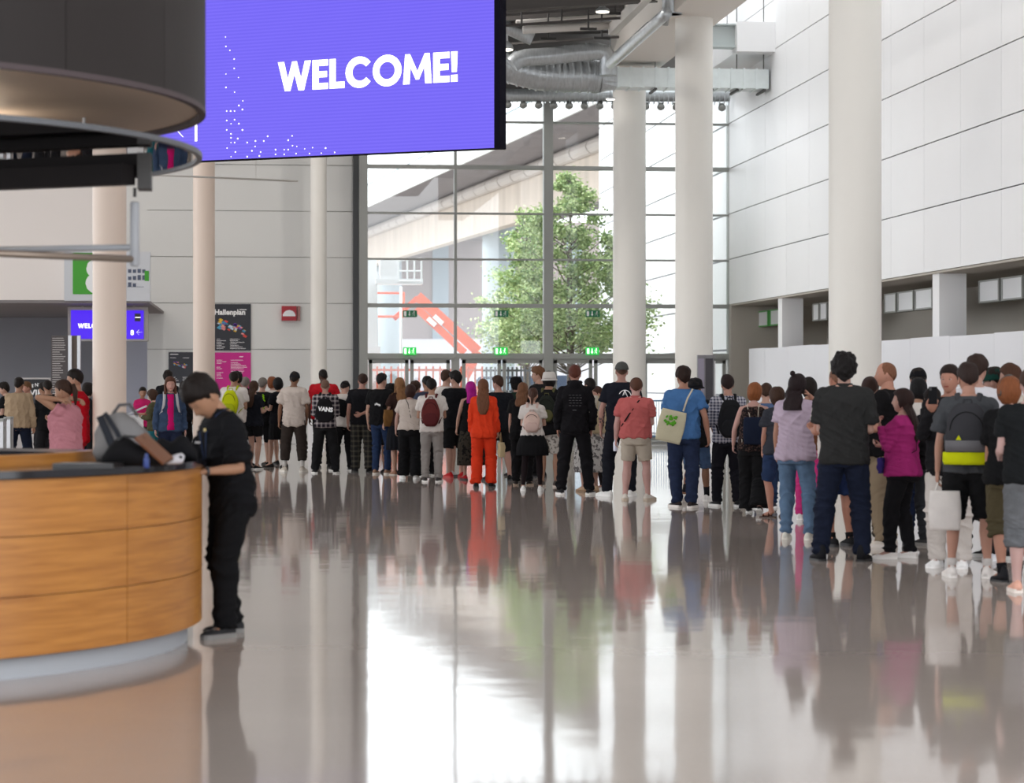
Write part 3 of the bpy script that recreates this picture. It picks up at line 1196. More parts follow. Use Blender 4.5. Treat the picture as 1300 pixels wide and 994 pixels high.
def glass_mat(key, tint, refl=.10, rough=.0):
    m = bpy.data.materials.new(key)
    m.use_nodes = True
    nt = m.node_tree
    nt.nodes.clear()
    out = nt.nodes.new('ShaderNodeOutputMaterial')
    tr = nt.nodes.new('ShaderNodeBsdfTransparent')
    tr.inputs[0].default_value = tint
    gl = nt.nodes.new('ShaderNodeBsdfGlossy')
    gl.inputs['Roughness'].default_value = rough
    fr = nt.nodes.new('ShaderNodeFresnel')
    fr.inputs[0].default_value = 1.45
    mu = nt.nodes.new('ShaderNodeMath')
    mu.operation = 'ADD'
    mu.inputs[1].default_value = refl
    mx = nt.nodes.new('ShaderNodeMixShader')
    nt.links.new(fr.outputs[0], mu.inputs[0])
    nt.links.new(mu.outputs[0], mx.inputs[0])
    nt.links.new(tr.outputs[0], mx.inputs[1])
    nt.links.new(gl.outputs[0], mx.inputs[2])
    nt.links.new(mx.outputs[0], out.inputs[0])
    return m


glass = glass_mat('window glass', (.96, .98, .98, 1), .02)
glass_teal = glass_mat('tinted railing glass', (.55, .80, .82, 1), .05)


def floor_mat():
    m = bpy.data.materials.new('polished stone floor')
    m.use_nodes = True
    nt = m.node_tree
    b = nt.nodes['Principled BSDF']
    tc = nt.nodes.new('ShaderNodeTexCoord')
    n1 = nt.nodes.new('ShaderNodeTexNoise')
    n1.inputs['Scale'].default_value = .35
    n1.inputs['Detail'].default_value = 6
    n2 = nt.nodes.new('ShaderNodeTexNoise')
    n2.inputs['Scale'].default_value = 45
    n2.inputs['Detail'].default_value = 2
    for n in (n1, n2):
        nt.links.new(tc.outputs['Object'], n.inputs['Vector'])
    ad = nt.nodes.new('ShaderNodeMath')
    ad.operation = 'MULTIPLY_ADD'
    ad.inputs[1].default_value = .35
    nt.links.new(n2.outputs['Fac'], ad.inputs[0])
    nt.links.new(n1.outputs['Fac'], ad.inputs[2])
    mr = nt.nodes.new('ShaderNodeMapRange')
    mr.inputs['From Min'].default_value = .4
    mr.inputs['From Max'].default_value = 1.0
    nt.links.new(ad.outputs[0], mr.inputs['Value'])
    mx = nt.nodes.new('ShaderNodeMix')
    mx.data_type = 'RGBA'
    mx.inputs['A'].default_value = rgb(170, 158, 150)
    mx.inputs['B'].default_value = rgb(188, 176, 168)
    nt.links.new(mr.outputs[0], mx.inputs['Factor'])
    nt.links.new(mx.outputs['Result'], b.inputs['Base Color'])
    b.inputs['Roughness'].default_value = .062
    b.inputs['IOR'].default_value = 1.5
    n3 = nt.nodes.new('ShaderNodeTexNoise')
    n3.inputs['Scale'].default_value = 1.3
    n3.inputs['Detail'].default_value = 3
    nt.links.new(tc.outputs['Object'], n3.inputs['Vector'])
    bp = nt.nodes.new('ShaderNodeBump')
    bp.inputs['Strength'].default_value = .06
    bp.inputs['Distance'].default_value = .03
    nt.links.new(n3.outputs['Fac'], bp.inputs['Height'])
    nt.links.new(bp.outputs[0], b.inputs['Normal'])
    return m


mb = MB()
mb.box((-26, -4, -.30), (15, FY + .1, 0))
tag(mb.build('floor', floor_mat()), kind='structure')
mb = MB()
mb.box((-60, FY + .1, -.5), (60, 420, -.03))
tag(mb.build('ground_outside', node_mat('light paving', rgb(178, 176, 172), rough=.85, noise=.08, nscale=.4)), kind='structure')


def panels_x(mb, X, y0, y1, zs, dy, th=.04, gh=.022, gv=.006, y_start=0.0):
    """cladding boards on a wall plane at X"""
    y = y1
    while y > y0 + .01:
        ya = max(y0, y - dy)
        for a, b_ in zip(zs[:-1], zs[1:]):
            mb.box((X, ya + gv, a + gh / 2), (X + th, y - gv, b_ - gh / 2))
        y = ya


# right wall, upper part, with a real recess below
zs = [Z0 + PITCH * i for i in range(9)]
mb = MB()
mb.box((WX + .03, 8, Z0 + .02), (WX + .30, FY, zs[-1]))
wr = tag(mb.build('wall_right', joint), kind='structure')
mb = MB()
panels_x(mb, WX, 8, FY, zs, 2.25)
mb.build('cladding', white, wr)
mb = MB()
mb.box((WX, 8, Z0 - .04), (WX + 2.6, FY, Z0))
mb.box((WX + 2.5, 8, 0), (WX + 2.7, FY, Z0 - .04))
mb.box((WX, FY - .4, 0), (WX + 2.5, FY, Z0 - .04))
mb.build('recess_lining', node_mat('beige recess', rgb(176, 170, 160), rough=.8), wr)
mb = MB()
for y in (53.9, 41.2, 47.5, 34.6, 28.0):
    mb.box((WX + .05, y, 0), (WX + .55, y + .42, Z0 - .04))
mb.build('recess_pier', white, wr)
# white hoarding below
mb = MB()
yA = at_X(957, 484, WX).y
hz_ = 2.37
y = 10.0
while y < yA - .1:
    y2 = min(yA, y + 2.5)
    mb.box((WX - .12, y + .004, 0), (WX - .04, y2 - .004, hz_ + (.0 if int(y / 2.5) % 2 else .012)))
    y = y2
h = mb.build('hoarding', node_mat('white hoarding board', (.78, .79, .83, 1), rough=.5))
tag(h, 'long white temporary hoarding standing along the right wall under the recess', 'partition')
# clerestory light boxes inside the recess
lb = node_mat('frosted window box', (.75, .76, .77, 1), rough=.4)
green_m = node_mat('green edge', rgb(90, 170, 90), rough=.5)
k = 0
for x0, x1 in ((962, 976), (979, 992), (992.5, 1000), (1033, 1041), (1042, 1051), (1124, 1139), (1141, 1161), (1163, 1185), (1187, 1209), (1244, 1270), (1273, 1300), (1302, 1330)):
    k += 1
    Xb = WX + .75
    a, c = at_X(x0, 484, Xb).y, at_X(x1, 484, Xb).y
    e = empty('window_box', (Xb, (a + c) / 2, 2.98), 0, None, None)
    tag(e, 'small frosted window box high in the wall recess', 'window box', 'frosted window boxes along the top of the right recess')
    mb = MB()
    mb.box((-.02, -(a - c) / 2 + .06, .02), (.10, (a - c) / 2 - .06, .38))
    mb.build('frosted_panel', lb, e)
    mb = MB()
    L = (a - c) / 2
    mb.box((-.03, -L, .0), (.12, L, .03))
    mb.box((-.03, -L, .37), (.12, L, .40))
    mb.box((-.03, -L, .03), (.12, -L + .06, .37))
    mb.box((-.03, L - .06, .03), (.12, L, .37))
    mb.build('box_frame', green_m if k in (1, 2) else frame_m, e)
# back wall left of the glass, facing us
xl, xr = X_at(187), X_at(457)
zz = [0, .06] + [Z0 - PITCH * 3 + PITCH * i for i in range(1, 10)]
zz = [0, Z0 - 2 * PITCH, Z0 - PITCH] + [Z0 + PITCH * i for i in range(0, 7)]
mb = MB()
mb.box((xl, FY + .04, 0), (xr + .05, FY + .3, zz[-1]))
wb = tag(mb.build('wall_back', node_mat('wall joint soft', rgb(150, 148, 144), rough=.8)), kind='structure')
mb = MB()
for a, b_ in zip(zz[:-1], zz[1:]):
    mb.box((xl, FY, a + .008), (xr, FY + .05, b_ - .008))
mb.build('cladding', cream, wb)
mb = MB()
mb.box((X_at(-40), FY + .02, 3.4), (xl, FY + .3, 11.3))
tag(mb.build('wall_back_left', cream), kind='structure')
# recess at far left
mb = MB()
mb.box((X_at(-300, 64), 64, 0), (X_at(187, 64) + .2, 64.2, 4.4))
tag(mb.build('wall_recess', greywall), kind='structure')
mb = MB()
mb.box((X_at(153, 63.9), 63.85, 0), (X_at(190, 64), 63.99, 4.4))
mb.box((xl - .02, FY + .3, 0), (xl + .2, 64, 4.4))
tag(mb.build('wall_recess_side', node_mat('light grey door panel', rgb(190, 190, 200), rough=.6)), kind='structure')
BY = 52.0
zb_ = at_Y(60, 381, BY).z
mb = MB()
mb.box((X_at(-400, BY), BY, zb_), (X_at(136, BY), BY + .25, 11))
tag(mb.build('wall_left_upper', node_mat('warm white wall', rgb(236, 228, 222), rough=.6)), kind='structure')
mb = MB()
mb.box((X_at(-400, BY), BY + .05, zb_ - .06), (X_at(190, BY), 64, zb_))
tag(mb.build('ceiling_recess', node_mat('recess soffit', rgb(140, 134, 134), rough=.7)), kind='structure')

# ------------------------------------------------ glazed facade
ZT = at_Y(700, 128, FY).z
trans = [156, 213.5, 272, 330, 388.5, 452]
tz = [at_Y(700, y, FY).z for y in trans]
fx = [466 - 5, 578, 695.5, 810, 928]
FX = [X_at(x) for x in fx]
win = empty('window_1')
win['kind'] = 'structure'
mb = MB()
wid = [.22, .07, .24, .07, .18]
for i, (X, w) in enumerate(zip(FX, wid)):
    if i in (1, 3):
        mb.box((X - w / 2, FY - .10, tz[5]), (X + w / 2, FY + .08, ZT + .2))
        mb.box((X - .10, FY - .08, 0), (X + .10, FY + .08, tz[5]))
    else:
        mb.box((X - w / 2, FY - .16, 0), (X + w / 2, FY + .12, ZT + .2))
for i, z in enumerate(tz):
    h = {1: .10, 4: .10, 5: .13}.get(i, .045)
    mb.box((FX[0], FY - .12, z - h / 2), (FX[-1], FY + .07, z + h / 2))
mb.box((FX[0], FY - .14, 0), (FX[-1], FY + .1, .05))
mb.build('window_frame', frame_m, win)
mb = MB()
mb.box((FX[0] - .26, FY - .12, 0), (FX[0] - .12, FY + .2, ZT + 2))
mb.build('window_jamb', node_mat('dark jamb', rgb(60, 62, 64), rough=.5), win)
lev = [tz[5]] + tz[::-1][1:] + [ZT + .2]
for i in range(4):
    mb = MB()
    for a, b_ in zip(lev[:-1], lev[1:]):
        mb.box((FX[i] + .03, FY - .012, min(a, b_)), (FX[i + 1] - .03, FY + .002, max(a, b_)))
    mb.build('window_pane', glass, win)
# doors: two leaves a bay
n = 0
for i in range(4):
    n += 1
    dr = empty('door_%d' % n, ((FX[i] + FX[i + 1]) / 2, FY, 0))
    dr['kind'] = 'structure'
    a, b_ = FX[i] + .14 - dr.location.x, FX[i + 1] - .14 - dr.location.x
    if i == 1:
        a += .03
    mb = MB()
    zt_ = tz[5] - .10
    for u, v in ((a, -.02), (.02, b_)):
        mb.box((u, -.05, .06), (u + .09, .03, zt_))
        mb.box((v - .09, -.05, .06), (v, .03, zt_))
        mb.box((u, -.05, zt_ - .09), (v, .03, zt_))
        mb.box((u, -.05, .06), (v, .03, .20))
    mb.box((a - .03, -.07, zt_), (b_ + .03, .05, tz[5] - .04))
    mb.build('door_frame', frame_m, dr)
    mb = MB()
    mb.box((a + .08, -.012, .2), (-.10, 0, zt_ - .08))
    mb.box((.10, -.012, .2), (b_ - .08, 0, zt_ - .08))
    mb.build('door_pane', glass, dr)
    for sx in (-1, 1):
        mb = MB()
        mb.tube([(sx * .17, -.05, .95), (sx * .17, -.12, .97), (sx * .17, -.12, 1.33), (sx * .17, -.05, 1.35)], .015, 8)
        mb.build('door_handle', steel_m, dr)
# bulkhead over the glass
mb = MB()
mb.box((FX[0] - .3, FY - .1, ZT + .2), (X_at(905), FY + .2, 12.0))
mb.box((X_at(905), FY - .1, ZT + .2), (WX + .3, FY + .2, 9.75))
tag(mb.build('wall_back_upper', node_mat('dark ribbed bulkhead', rgb(92, 90, 88), rough=.7)), kind='structure')
# the same white building goes on outside
mb = MB()
mb.box((WX + .04, FY + .2, -.03), (WX + 8, 83, 14))
wo = tag(mb.build('wall_outside', node_mat('outside joint', rgb(150, 150, 155), rough=.9)), kind='structure')
mb = MB()
panels_x(mb, WX, FY + .2, 83, [0, Z0 - 2 * PITCH, Z0 - PITCH] + zs, 2.25, gh=.05)
mb.build('cladding', white_out, wo)

# ------------------------------------------------ exit signs on the glass
sign_dark = node_mat('exit sign green', rgb(20, 110, 70), rough=.5)
sign_lit = node_mat('exit sign lit green', rgb(20, 160, 60), rough=.5, emit=rgb(30, 190, 70), estr=LEDS)


def exit_sign(x0, x1, y0, y1, lit, label, Y):
    a = at_Y(x0, y1, Y)
    b_ = at_Y(x1, y0, Y)
    w, h_ = b_.x - a.x, b_.z - a.z
    e = empty('exit_sign', (a.x, Y, a.z), 0, label, 'sign')
    mb = MB()
    mb.box((0, 0, 0), (w, .05, h_))
    mb.build('sign_box', sign_lit if lit else sign_dark, e)
    m = txt_emit if lit else txt_white
    mb = MB()
    y = -.006
    U = h_
    mb.box((.08 * w, y, .15 * U), (.24 * w, 0, .85 * U))           # doorway
    cx = .46 * w                                                    # arrow pointing down
    mb.box((cx - .03 * w, y, .35 * U), (cx + .03 * w, 0, .85 * U))
    mb.loft([[(cx - .09 * w, yy, .42 * U), (cx + .09 * w, yy, .42 * U), (cx, yy, .14 * U)] for yy in (y, 0)])
    px = .76 * w                                                    # running figure
    mb.ball((px + .03 * w, y * .5, .80 * U), .08 * U, 8, 6)
    for p, q in (((.02, .70), (-.01, .45)), ((-.01, .45), (.07, .32)), ((.07, .32), (.06, .14)), ((-.01, .45), (-.06, .28)), ((-.06, .28), (-.13, .22)),
                 ((.02, .66), (.10, .55)), ((.02, .66), (-.08, .60)), ((-.08, .60), (-.11, .48))):
        mb.bar((px + p[0] * w, y * .5, p[1] * U), (px + q[0] * w, y * .5, q[1] * U), .006, .035 * w, up=Vector((0, 1, 0)))
    mb.build('pictogram', m, e)
    return e


for x, nm in ((520.5, 'left door bay'), (636.5, 'middle door bay'), (752.5, 'door bay beside the columns')):
    exit_sign(x - 9, x + 9, 394, 402.5, False, 'dark green emergency exit sign on the glass above the ' + nm, FY - .20)
    exit_sign(x - 8.5, x + 8, 441, 450.5, True, 'lit bright green exit sign over the doors of the ' + nm, FY - .24)

# ------------------------------------------------ columns
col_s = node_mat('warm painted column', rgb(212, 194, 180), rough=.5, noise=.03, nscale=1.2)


def column(x, Y, r, ztop, label):
    p = at_Y(x, HZ, Y)
    mb = MB()
    n = 48
    rg = lambda z, q: [Vector((math.cos(2 * PI * k / n) * q, math.sin(2 * PI * k / n) * q, z)) for k in range(n)]
    mb.loft([rg(0, r + .012), rg(.06, r + .012), rg(.065, r), rg(ztop * .5, r), rg(ztop, r)])
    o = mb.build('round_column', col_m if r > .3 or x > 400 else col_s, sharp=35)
    o.location = (p.x, Y, 0)
    tag(o, label, 'column')
    return o


column(1085.5, 35.3, .40, 9.1, 'thick round white column nearest on the right, behind the curly-haired man')
column(881, 48.3, .39, 9.1, 'thick round white column just left of the grey info pylon')
column(799, 56.8, .40, 9.1, 'thick round white column in front of the glass front, beside the tree outside')
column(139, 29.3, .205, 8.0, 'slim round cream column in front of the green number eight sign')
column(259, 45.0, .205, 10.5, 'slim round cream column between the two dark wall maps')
column(404.5, 58.8, .20, 10.5, 'slim round column standing at the back wall right of the fire alarm box')

# ------------------------------------------------ roof
mb = MB()
mb.box((-26, -4, 11.3), (8.45, FY, 11.6))
tag(mb.build('ceiling', node_mat('dark trapezoid roof sheet', rgb(46, 42, 40), rough=.9, noise=.15, nscale=2)), kind='structure')
LD = (-RV * .915 + HV * .404)      # direction of the hall's second grid (screen, roof beams)
bm_m = node_mat('roof beam steel', rgb(66, 61, 58), rough=.7, noise=.1, nscale=2)
for i, (x, y, d) in enumerate(((760, 6, 47), (800, 20, 55), (760, -40, 40), (700, 27, 57))):
    c = at_d(x, y, d)
    mb = MB()
    a, b_ = c + LD * 10, c - LD * 1.2
    b_.x = min(b_.x, 8.4)
    for dz, w, h_ in ((0, .26, .03), (.38, .26, .03), (.19, .03, .36)):
        off = Vector((0, 0, dz))
        mb.bar(a + off, b_ + off, w, h_)
    o = mb.build('roof_beam', bm_m)
    tag(o, 'dark steel roof beam under the ceiling above the glass front', 'beam', 'steel roof beams left of the pale bulkhead')
mb = MB()
for i in range(20):
    c = Vector((-6 + i * .75, 46, 11.18))
    mb.box((c.x, 33, 11.16), (c.x + .3, FY, 11.3))
mb.build('roof_rib', dark_m, bpy.data.objects['ceiling'])
# long pale bulkhead carried by the column row
mb = MB()
x0, x1, ye = 8.45, 9.62, 56.0
mb.box((x0, 10, 9.1), (x1, ye, 9.16))
mb.box((x0, 10, 9.16), (x0 + .06, ye, 11.3))
mb.box((x1 - .06, 10, 9.16), (x1, ye, 11.3))
mb.box((x0, ye - .06, 9.16), (x1, ye, 11.3))
tag(mb.build('trim_1', node_mat('pale bulkhead', rgb(226, 220, 212), rough=.6)), kind='structure')
# white box bulkhead at the end of the skylight and its steel beam
mb = MB()
mb.box((X_at(936, 54.4), 54.4, at_Y(936, 65, 54.4).z), (WX, 57.5, at_Y(936, 27, 54.4).z))
tag(mb.build('trim_2', white), kind='structure')
mb = MB()
za, zc = at_Y(920, 60, 54.6).z, at_Y(920, 30, 54.6).z
mb.box((x1, 54.7, za + .04), (X_at(935, 54.6), 54.76, zc - .04))
mb.box((x1, 54.55, za), (X_at(935, 54.6), 54.95, za + .04))
mb.box((x1, 54.55, zc - .04), (X_at(935, 54.6), 54.95, zc))
tag(mb.build('steel_beam', node_mat('pale grey steel', rgb(190, 198, 198), rough=.5)), 'short pale grey steel beam between column top and white box bulkhead', 'beam')
mb = MB()
for y in (20, 28, 36, 44, 52, 59.8):
    mb.box((x1, y, 12.8), (WX + .2, y + .10, 12.95))
mb.box((x1, 10, 12.8), (x1 + .1, FY, 12.95))
mb.box((WX + .05, 10, 12.8), (WX + .15, FY, 12.95))
sk = mb.build('window_2', frame_m)
tag(sk, kind='structure')
mb = MB()
mb.box((x1, 10, 12.95), (WX + .2, FY, 12.97))
mb.build('window_pane', glass, sk)

# ------------------------------------------------ ducts and pipes
def px_path(pts, Y):
    return [at_Y(x, y, Y + (p[0] if p else 0)) for x, y, *p in pts]


mb = MB()
pth = px_path([(560, 34), (600, 62), (630, 77), (655, 88), (685, 95), (715, 97), (752, 97), (762, 98)], 55.2)
mb.tube(pth, [.37] * 8, 24)
for i in range(2, 26):
    t = i / 26 * 6.9
    j = int(t)
    c = lerp(pth[j], pth[j + 1], t - j)
    dr_ = (pth[j + 1] - pth[j]).normalized()
    mb.tube([c - dr_ * .02, c + dr_ * .02], [.395, .395], 24)
dm = empty('ventilation_duct', (pth[5].x, 55.2, 8.2), 0, 'thick curved round ventilation duct leading into the square duct above the glass front', 'duct')
for i in range(len(mb.v)):
    mb.v[i] = mb.v[i] - dm.location
mb.build('round_section', galv, dm, sharp=30)
mb = MB()
a = at_Y(762, 98, 55.2) - dm.location
b_ = at_Y(782, 100, 55.2) - dm.location
zt_, zl_ = at_Y(800, 88, 55.2).z - dm.location.z, at_Y(800, 112.5, 55.2).z - dm.location.z
n = 24
circ = [Vector((a.x, a.y + math.cos(2 * PI * k / n) * .37, a.z + math.sin(2 * PI * k / n) * .37)) for k in range(n)]
sq = []
for k in range(n):
    c, s_ = math.cos(2 * PI * k / n), math.sin(2 * PI * k / n)
    m_ = max(abs(c), abs(s_))
    sq.append(Vector((b_.x, c / m_ * .35, lerp(zl_, zt_, (s_ / m_ + 1) / 2))))
mb.loft([circ, sq])
mb.build('transition_piece', galv, dm)
mb = MB()
xe = WX - .05 - dm.location.x
nseg = 12
for i in range(nseg):
    u0, u1 = lerp(b_.x, xe, i / nseg), lerp(b_.x, xe, (i + 1) / nseg)
    mb.box((u0 + .004, -.35, zl_ + (.0 if i % 2 else .006)), (u1 - .004, .35, zt_))
    mb.box((u0 - .02, -.37, zl_ - .02), (u0 + .02, .37, zt_ + .02))
mb.build('square_section', node_mat('bright sheet duct', rgb(226, 234, 234), rough=.45, metal=.15, noise=.10, nscale=6), dm)
mb = MB()
for x in (829, 900, 932, 966):
    p = at_Y(x, 114, 55.2) - dm.location
    mb.cyl((p.x, -.3, p.z - .03), (p.x, -.3, 3.2), .012, 6)
    mb.cbox((p.x, 0, zl_ - .05), (.05, .9, .05))
mb.build('hanger', dark_m, dm)

mb = MB()
pth = px_path([(650, 82), (657, 76), (668, 73), (700, 71), (735, 67), (758, 65), (768, 67), (772, 74), (772, 90), (772, 96)], 54.3)
mb.tube(pth, [.20] * 10, 20)
for x, y in ((718, 69), (745, 66)):
    c = at_Y(x, y, 54.3)
    mb.tube([c - Vector((.03, 0, 0)), c + Vector((.03, 0, 0))], .215, 20)
o = mb.build('ventilation_pipe', galv, sharp=30)
tag(o, 'narrower round duct with an elbow above the thick curved duct', 'duct')
mb = MB()
a, b_ = at_Y(590, 121, FY - .75), at_Y(926, 121, FY - .75)
mb.tube([a, b_], .165, 20)
k = 0
xx = a.x
while xx < b_.x:
    mb.tube([Vector((xx, a.y, a.z)), Vector((xx + .02, a.y, a.z))], .175, 20)
    xx += .12
nd = empty('ceiling_nozzle_duct', (a.x, FY - .75, a.z), 0, 'long horizontal ribbed air duct with downward nozzles along the top of the glass', 'duct')
for i in range(len(mb.v)):
    mb.v[i] = mb.v[i] - nd.location
mb.build('duct_tube', galv, nd, sharp=30)
x = 606
while x < 925:
    p = at_Y(x, 121, FY - .75) - nd.location
    mb = MB()
    mb.tube([(p.x, 0, -.12), (p.x, 0, -.20), (p.x, -.01, -.21), (p.x, -.03, -.26), (p.x, -.05, -.29)], [.07, .07, .10, .10, .06], 12)
    mb.build('nozzle', frame_m, nd, smooth=True)
    x += 19.4

for pts, Y, r, m, lab in (
        ([(664, 38), (740, 34), (786, 31.5)], 50, .085, pale_m, 'pale horizontal pipe hanging under the dark ceiling'),
        ([(655, 28), (740, 22.5), (790, 19)], 53, .05, pale_m, 'thin pale pipe higher up under the dark ceiling'),
        ([(777, 38), (800, 18), (822, -2)], 50, .12, pale_m, 'pale square cable tray rising to the right under the ceiling'),
        ([(775, 81), (790, 66), (815, 40), (840, 14), (846, 4)], 50, .11, galv, 'shiny insulated pipe running along the pale bulkhead edge'),
        ([(782, 72), (800, 52), (825, 28)], 53, .10, galv, 'grey insulated pipe just left of the shiny one'),
        ([(630, 30), (645, 36), (676, 50)], 52, .14, galv, 'grey duct stub at the right edge of the big screen'),
        ([(690, 41), (740, 42), (780, 40)], 54, .03, dark_m, 'thin dark pipe below the pale ceiling pipe')):
    P = [at_Y(x, y, Y) for x, y in pts]
    if 'cable tray' in lab or 'bulkhead edge' in lab or 'left of the shiny' in lab:
        n_ = len(P)
        # these run along the building's depth, so they come nearer as they rise
        X0 = P[0].x
        P = [Vector((X0 + .02 * i, at_X(x, y, X0 + .02 * i).y, at_X(x, y, X0 + .02 * i).z)) for i, (x, y) in enumerate(pts)]
        zavg = P[0].z
        P = [Vector((p.x, p.y, zavg + .02 * i)) for i, p in enumerate(P)]
    mb = MB()
    if 'square' in lab:
        for a, b_ in zip(P[:-1], P[1:]):
            mb.bar(a, b_, .16, .22)
        o = mb.build('cable_tray', m)
    else:
        mb.tube(P, r, 14)
        o = mb.build('ceiling_pipe', m, smooth=True)
    tag(o, lab, 'pipe' if 'tray' not in lab else 'cable tray')
rd = random.Random(21)
for i in range(9):
    x = 645 + i * 17
    c = at_Y(x, rd.uniform(4, 60), rd.uniform(48, 57))
    mb = MB()
    mb.cyl((c.x, c.y, c.z), (c.x, c.y, 11.3), .02, 6)
    mb.cbox((c.x, c.y, c.z), (.35, .06, .05))
    tag(mb.build('pipe_hanger', dark_m), 'thin dark rod hanger under the dark ceiling', 'hanger', 'rod hangers under the dark ceiling')
for i, (y, d) in enumerate(((-30, 44), (10, 52), (24, 49), (48, 54))):
    mb = MB()
    c = at_d(770, y, d)
    mb.bar(c + LD * 7, c - LD * .3, .05, .05)
    tag(mb.build('steel_strut', bm_m), 'thin steel strut between the dark roof beams', 'strut', 'thin struts between the roof beams')
# loudspeaker drum at the column head, lamps
c = at_Y(853, 9, 47.6)
e = empty('ceiling_loudspeaker', (c.x, c.y, c.z - .25), 0, 'grey cylindrical loudspeaker fixed at the head of the middle thick column', 'loudspeaker')
mb = MB()
mb.tube([(0, 0, .10), (0, 0, .12), (0, 0, .42), (0, 0, .46)], [.19, .20, .20, .17], 24)
mb.tube([(0, 0, .10), (0, 0, .105)], .215, 24)
mb.build('housing', galv, e, sharp=30)
mb = MB()
mb.tube([(-.16, 0, -.12), (-.13, 0, .12)], [.08, .11], 16)
mb.build('horn', frame_m, e, sharp=30)
for x, y0, y1, w, lab in ((640, 44, 63, 12, 'bell-shaped pendant lamp at the right edge of the big screen'), (765, 4, 15, 9, 'small boxy ceiling lamp on the dark roof beam'), (775, 121, 126, 6, 'small flat lamp under the duct beside the column by the glass')):
    Yl = {640: 47, 765: 48, 775: 55.5}[x]
    c = at_Y(x, y1, Yl)
    h_ = (y1 - y0) / F * Yl
    r = w / F * Yl
    e = empty('pendant_lamp', c, 0, lab, 'lamp')
    mb = MB()
    mb.tube([(0, 0, 0), (0, 0, .03), (0, 0, h_ * .35), (0, 0, h_ * .55), (0, 0, h_)], [r, r, r * .85, r * .45, r * .4], 20)
    mb.cyl((0, 0, h_), (0, 0, 11.25 - c.z), .012, 6)
    mb.build('lamp_shade', galv, e, sharp=40)
    mb = MB()
    mb.cyl((0, 0, -.012), (0, 0, .004), r * .93, 20)
    mb.build('lamp_glass', node_mat('lamp glow', (1, 1, 1, 1), emit=(1, .9, .75, 1), estr=2.2), e)
mb = MB()
c = at_Y(688, 67, 54.2)
mb.ball((0, 0, 0), (.09, .06, .05), 12, 8)
mb.cyl((-.04, 0, 0), (.05, 0, .03), .02, 8)
mb.cyl((0, 0, -.06), (0, 0, .09), .016, 8)
o = mb.build('valve', node_mat('red valve', rgb(190, 70, 40), rough=.5), smooth=True)
o.location = c
tag(o, 'small red valve on top of the narrower duct', 'valve')

# ------------------------------------------------ big LED screen
DR = 36.2
cR = at_d(627.5, 187.5, DR)          # lower right corner of the picture area
u = -LD                               # to the right
Wd, Hd = 6.1, 4.3
org = cR - u * Wd
nrm = Vector((u.y, -u.x, 0))          # towards us
scr = empty('led_screen', org, 0, 'huge violet LED screen reading WELCOME! hanging under the ceiling', 'screen')
Ms = Matrix((u, -nrm, Vector((0, 0, 1)))).transposed().to_4x4()     # local x right, y away, z up


def led_mat(key, c, c2, strength, freq):
    m = bpy.data.materials.new(key)
    m.use_nodes = True
    nt = m.node_tree
    b = nt.nodes['Principled BSDF']
    b.inputs['Base Color'].default_value = (.01, .01, .015, 1)
    b.inputs['Roughness'].default_value = .6
    tc = nt.nodes.new('ShaderNodeTexCoord')
    sx = nt.nodes.new('ShaderNodeSeparateXYZ')
    mu = nt.nodes.new('ShaderNodeMath')
    mu.operation = 'MULTIPLY'
    mu.inputs[1].default_value = freq
    si = nt.nodes.new('ShaderNodeMath')
    si.operation = 'SINE'
    mr = nt.nodes.new('ShaderNodeMapRange')
    mr.inputs['From Min'].default_value = -1
    mr.inputs['From Max'].default_value = 1
    mx = nt.nodes.new('ShaderNodeMix')
    mx.data_type = 'RGBA'
    mx.inputs['A'].default_value = c
    mx.inputs['B'].default_value = c2
    nt.links.new(tc.outputs['Object'], sx.inputs[0])
    nt.links.new(sx.outputs['Z'], mu.inputs[0])
    nt.links.new(mu.outputs[0], si.inputs[0])
    nt.links.new(si.outputs[0], mr.inputs['Value'])
    nt.links.new(mr.outputs[0], mx.inputs['Factor'])
    nt.links.new(mx.outputs['Result'], b.inputs['Emission Color'])
    b.inputs['Emission Strength'].default_value = strength
    return m


led_v = led_mat('screen violet', rgb(106, 88, 246), rgb(118, 100, 252), LEDS, 115)
mb = MB()
mb.box((0, 0, 0), (Wd, .02, Hd))
mb.xf(Ms)
mb.build('display', led_v, scr)
mb = MB()
mb.box((-.05, .02, -.01), (Wd + .10, .22, Hd))
mb.box((Wd, -.004, -.01), (Wd + .10, .02, Hd))
for z in (.72, 1.42, 2.13, 2.84):
    mb.box((Wd - .0, -.008, z), (Wd + .105, .225, z + .012))
mb.xf(Ms)
mb.build('casing', node_mat('screen casing', rgb(12, 10, 26), rough=.8, spec=.1), scr)
mb = MB()
mb.box((Wd + .02, .22, -.012), (Wd + .06, .30, Hd))
mb.xf(Ms)
mb.build('rear_frame', frame_m, scr)
for x in (.8, 2.7, 4.6):
    mb = MB()
    mb.cyl((x, .2, Hd), (x, .2, 11.3 - org.z), .03, 8)
    mb.xf(Ms)
    mb.build('hanger', frame_m, scr)

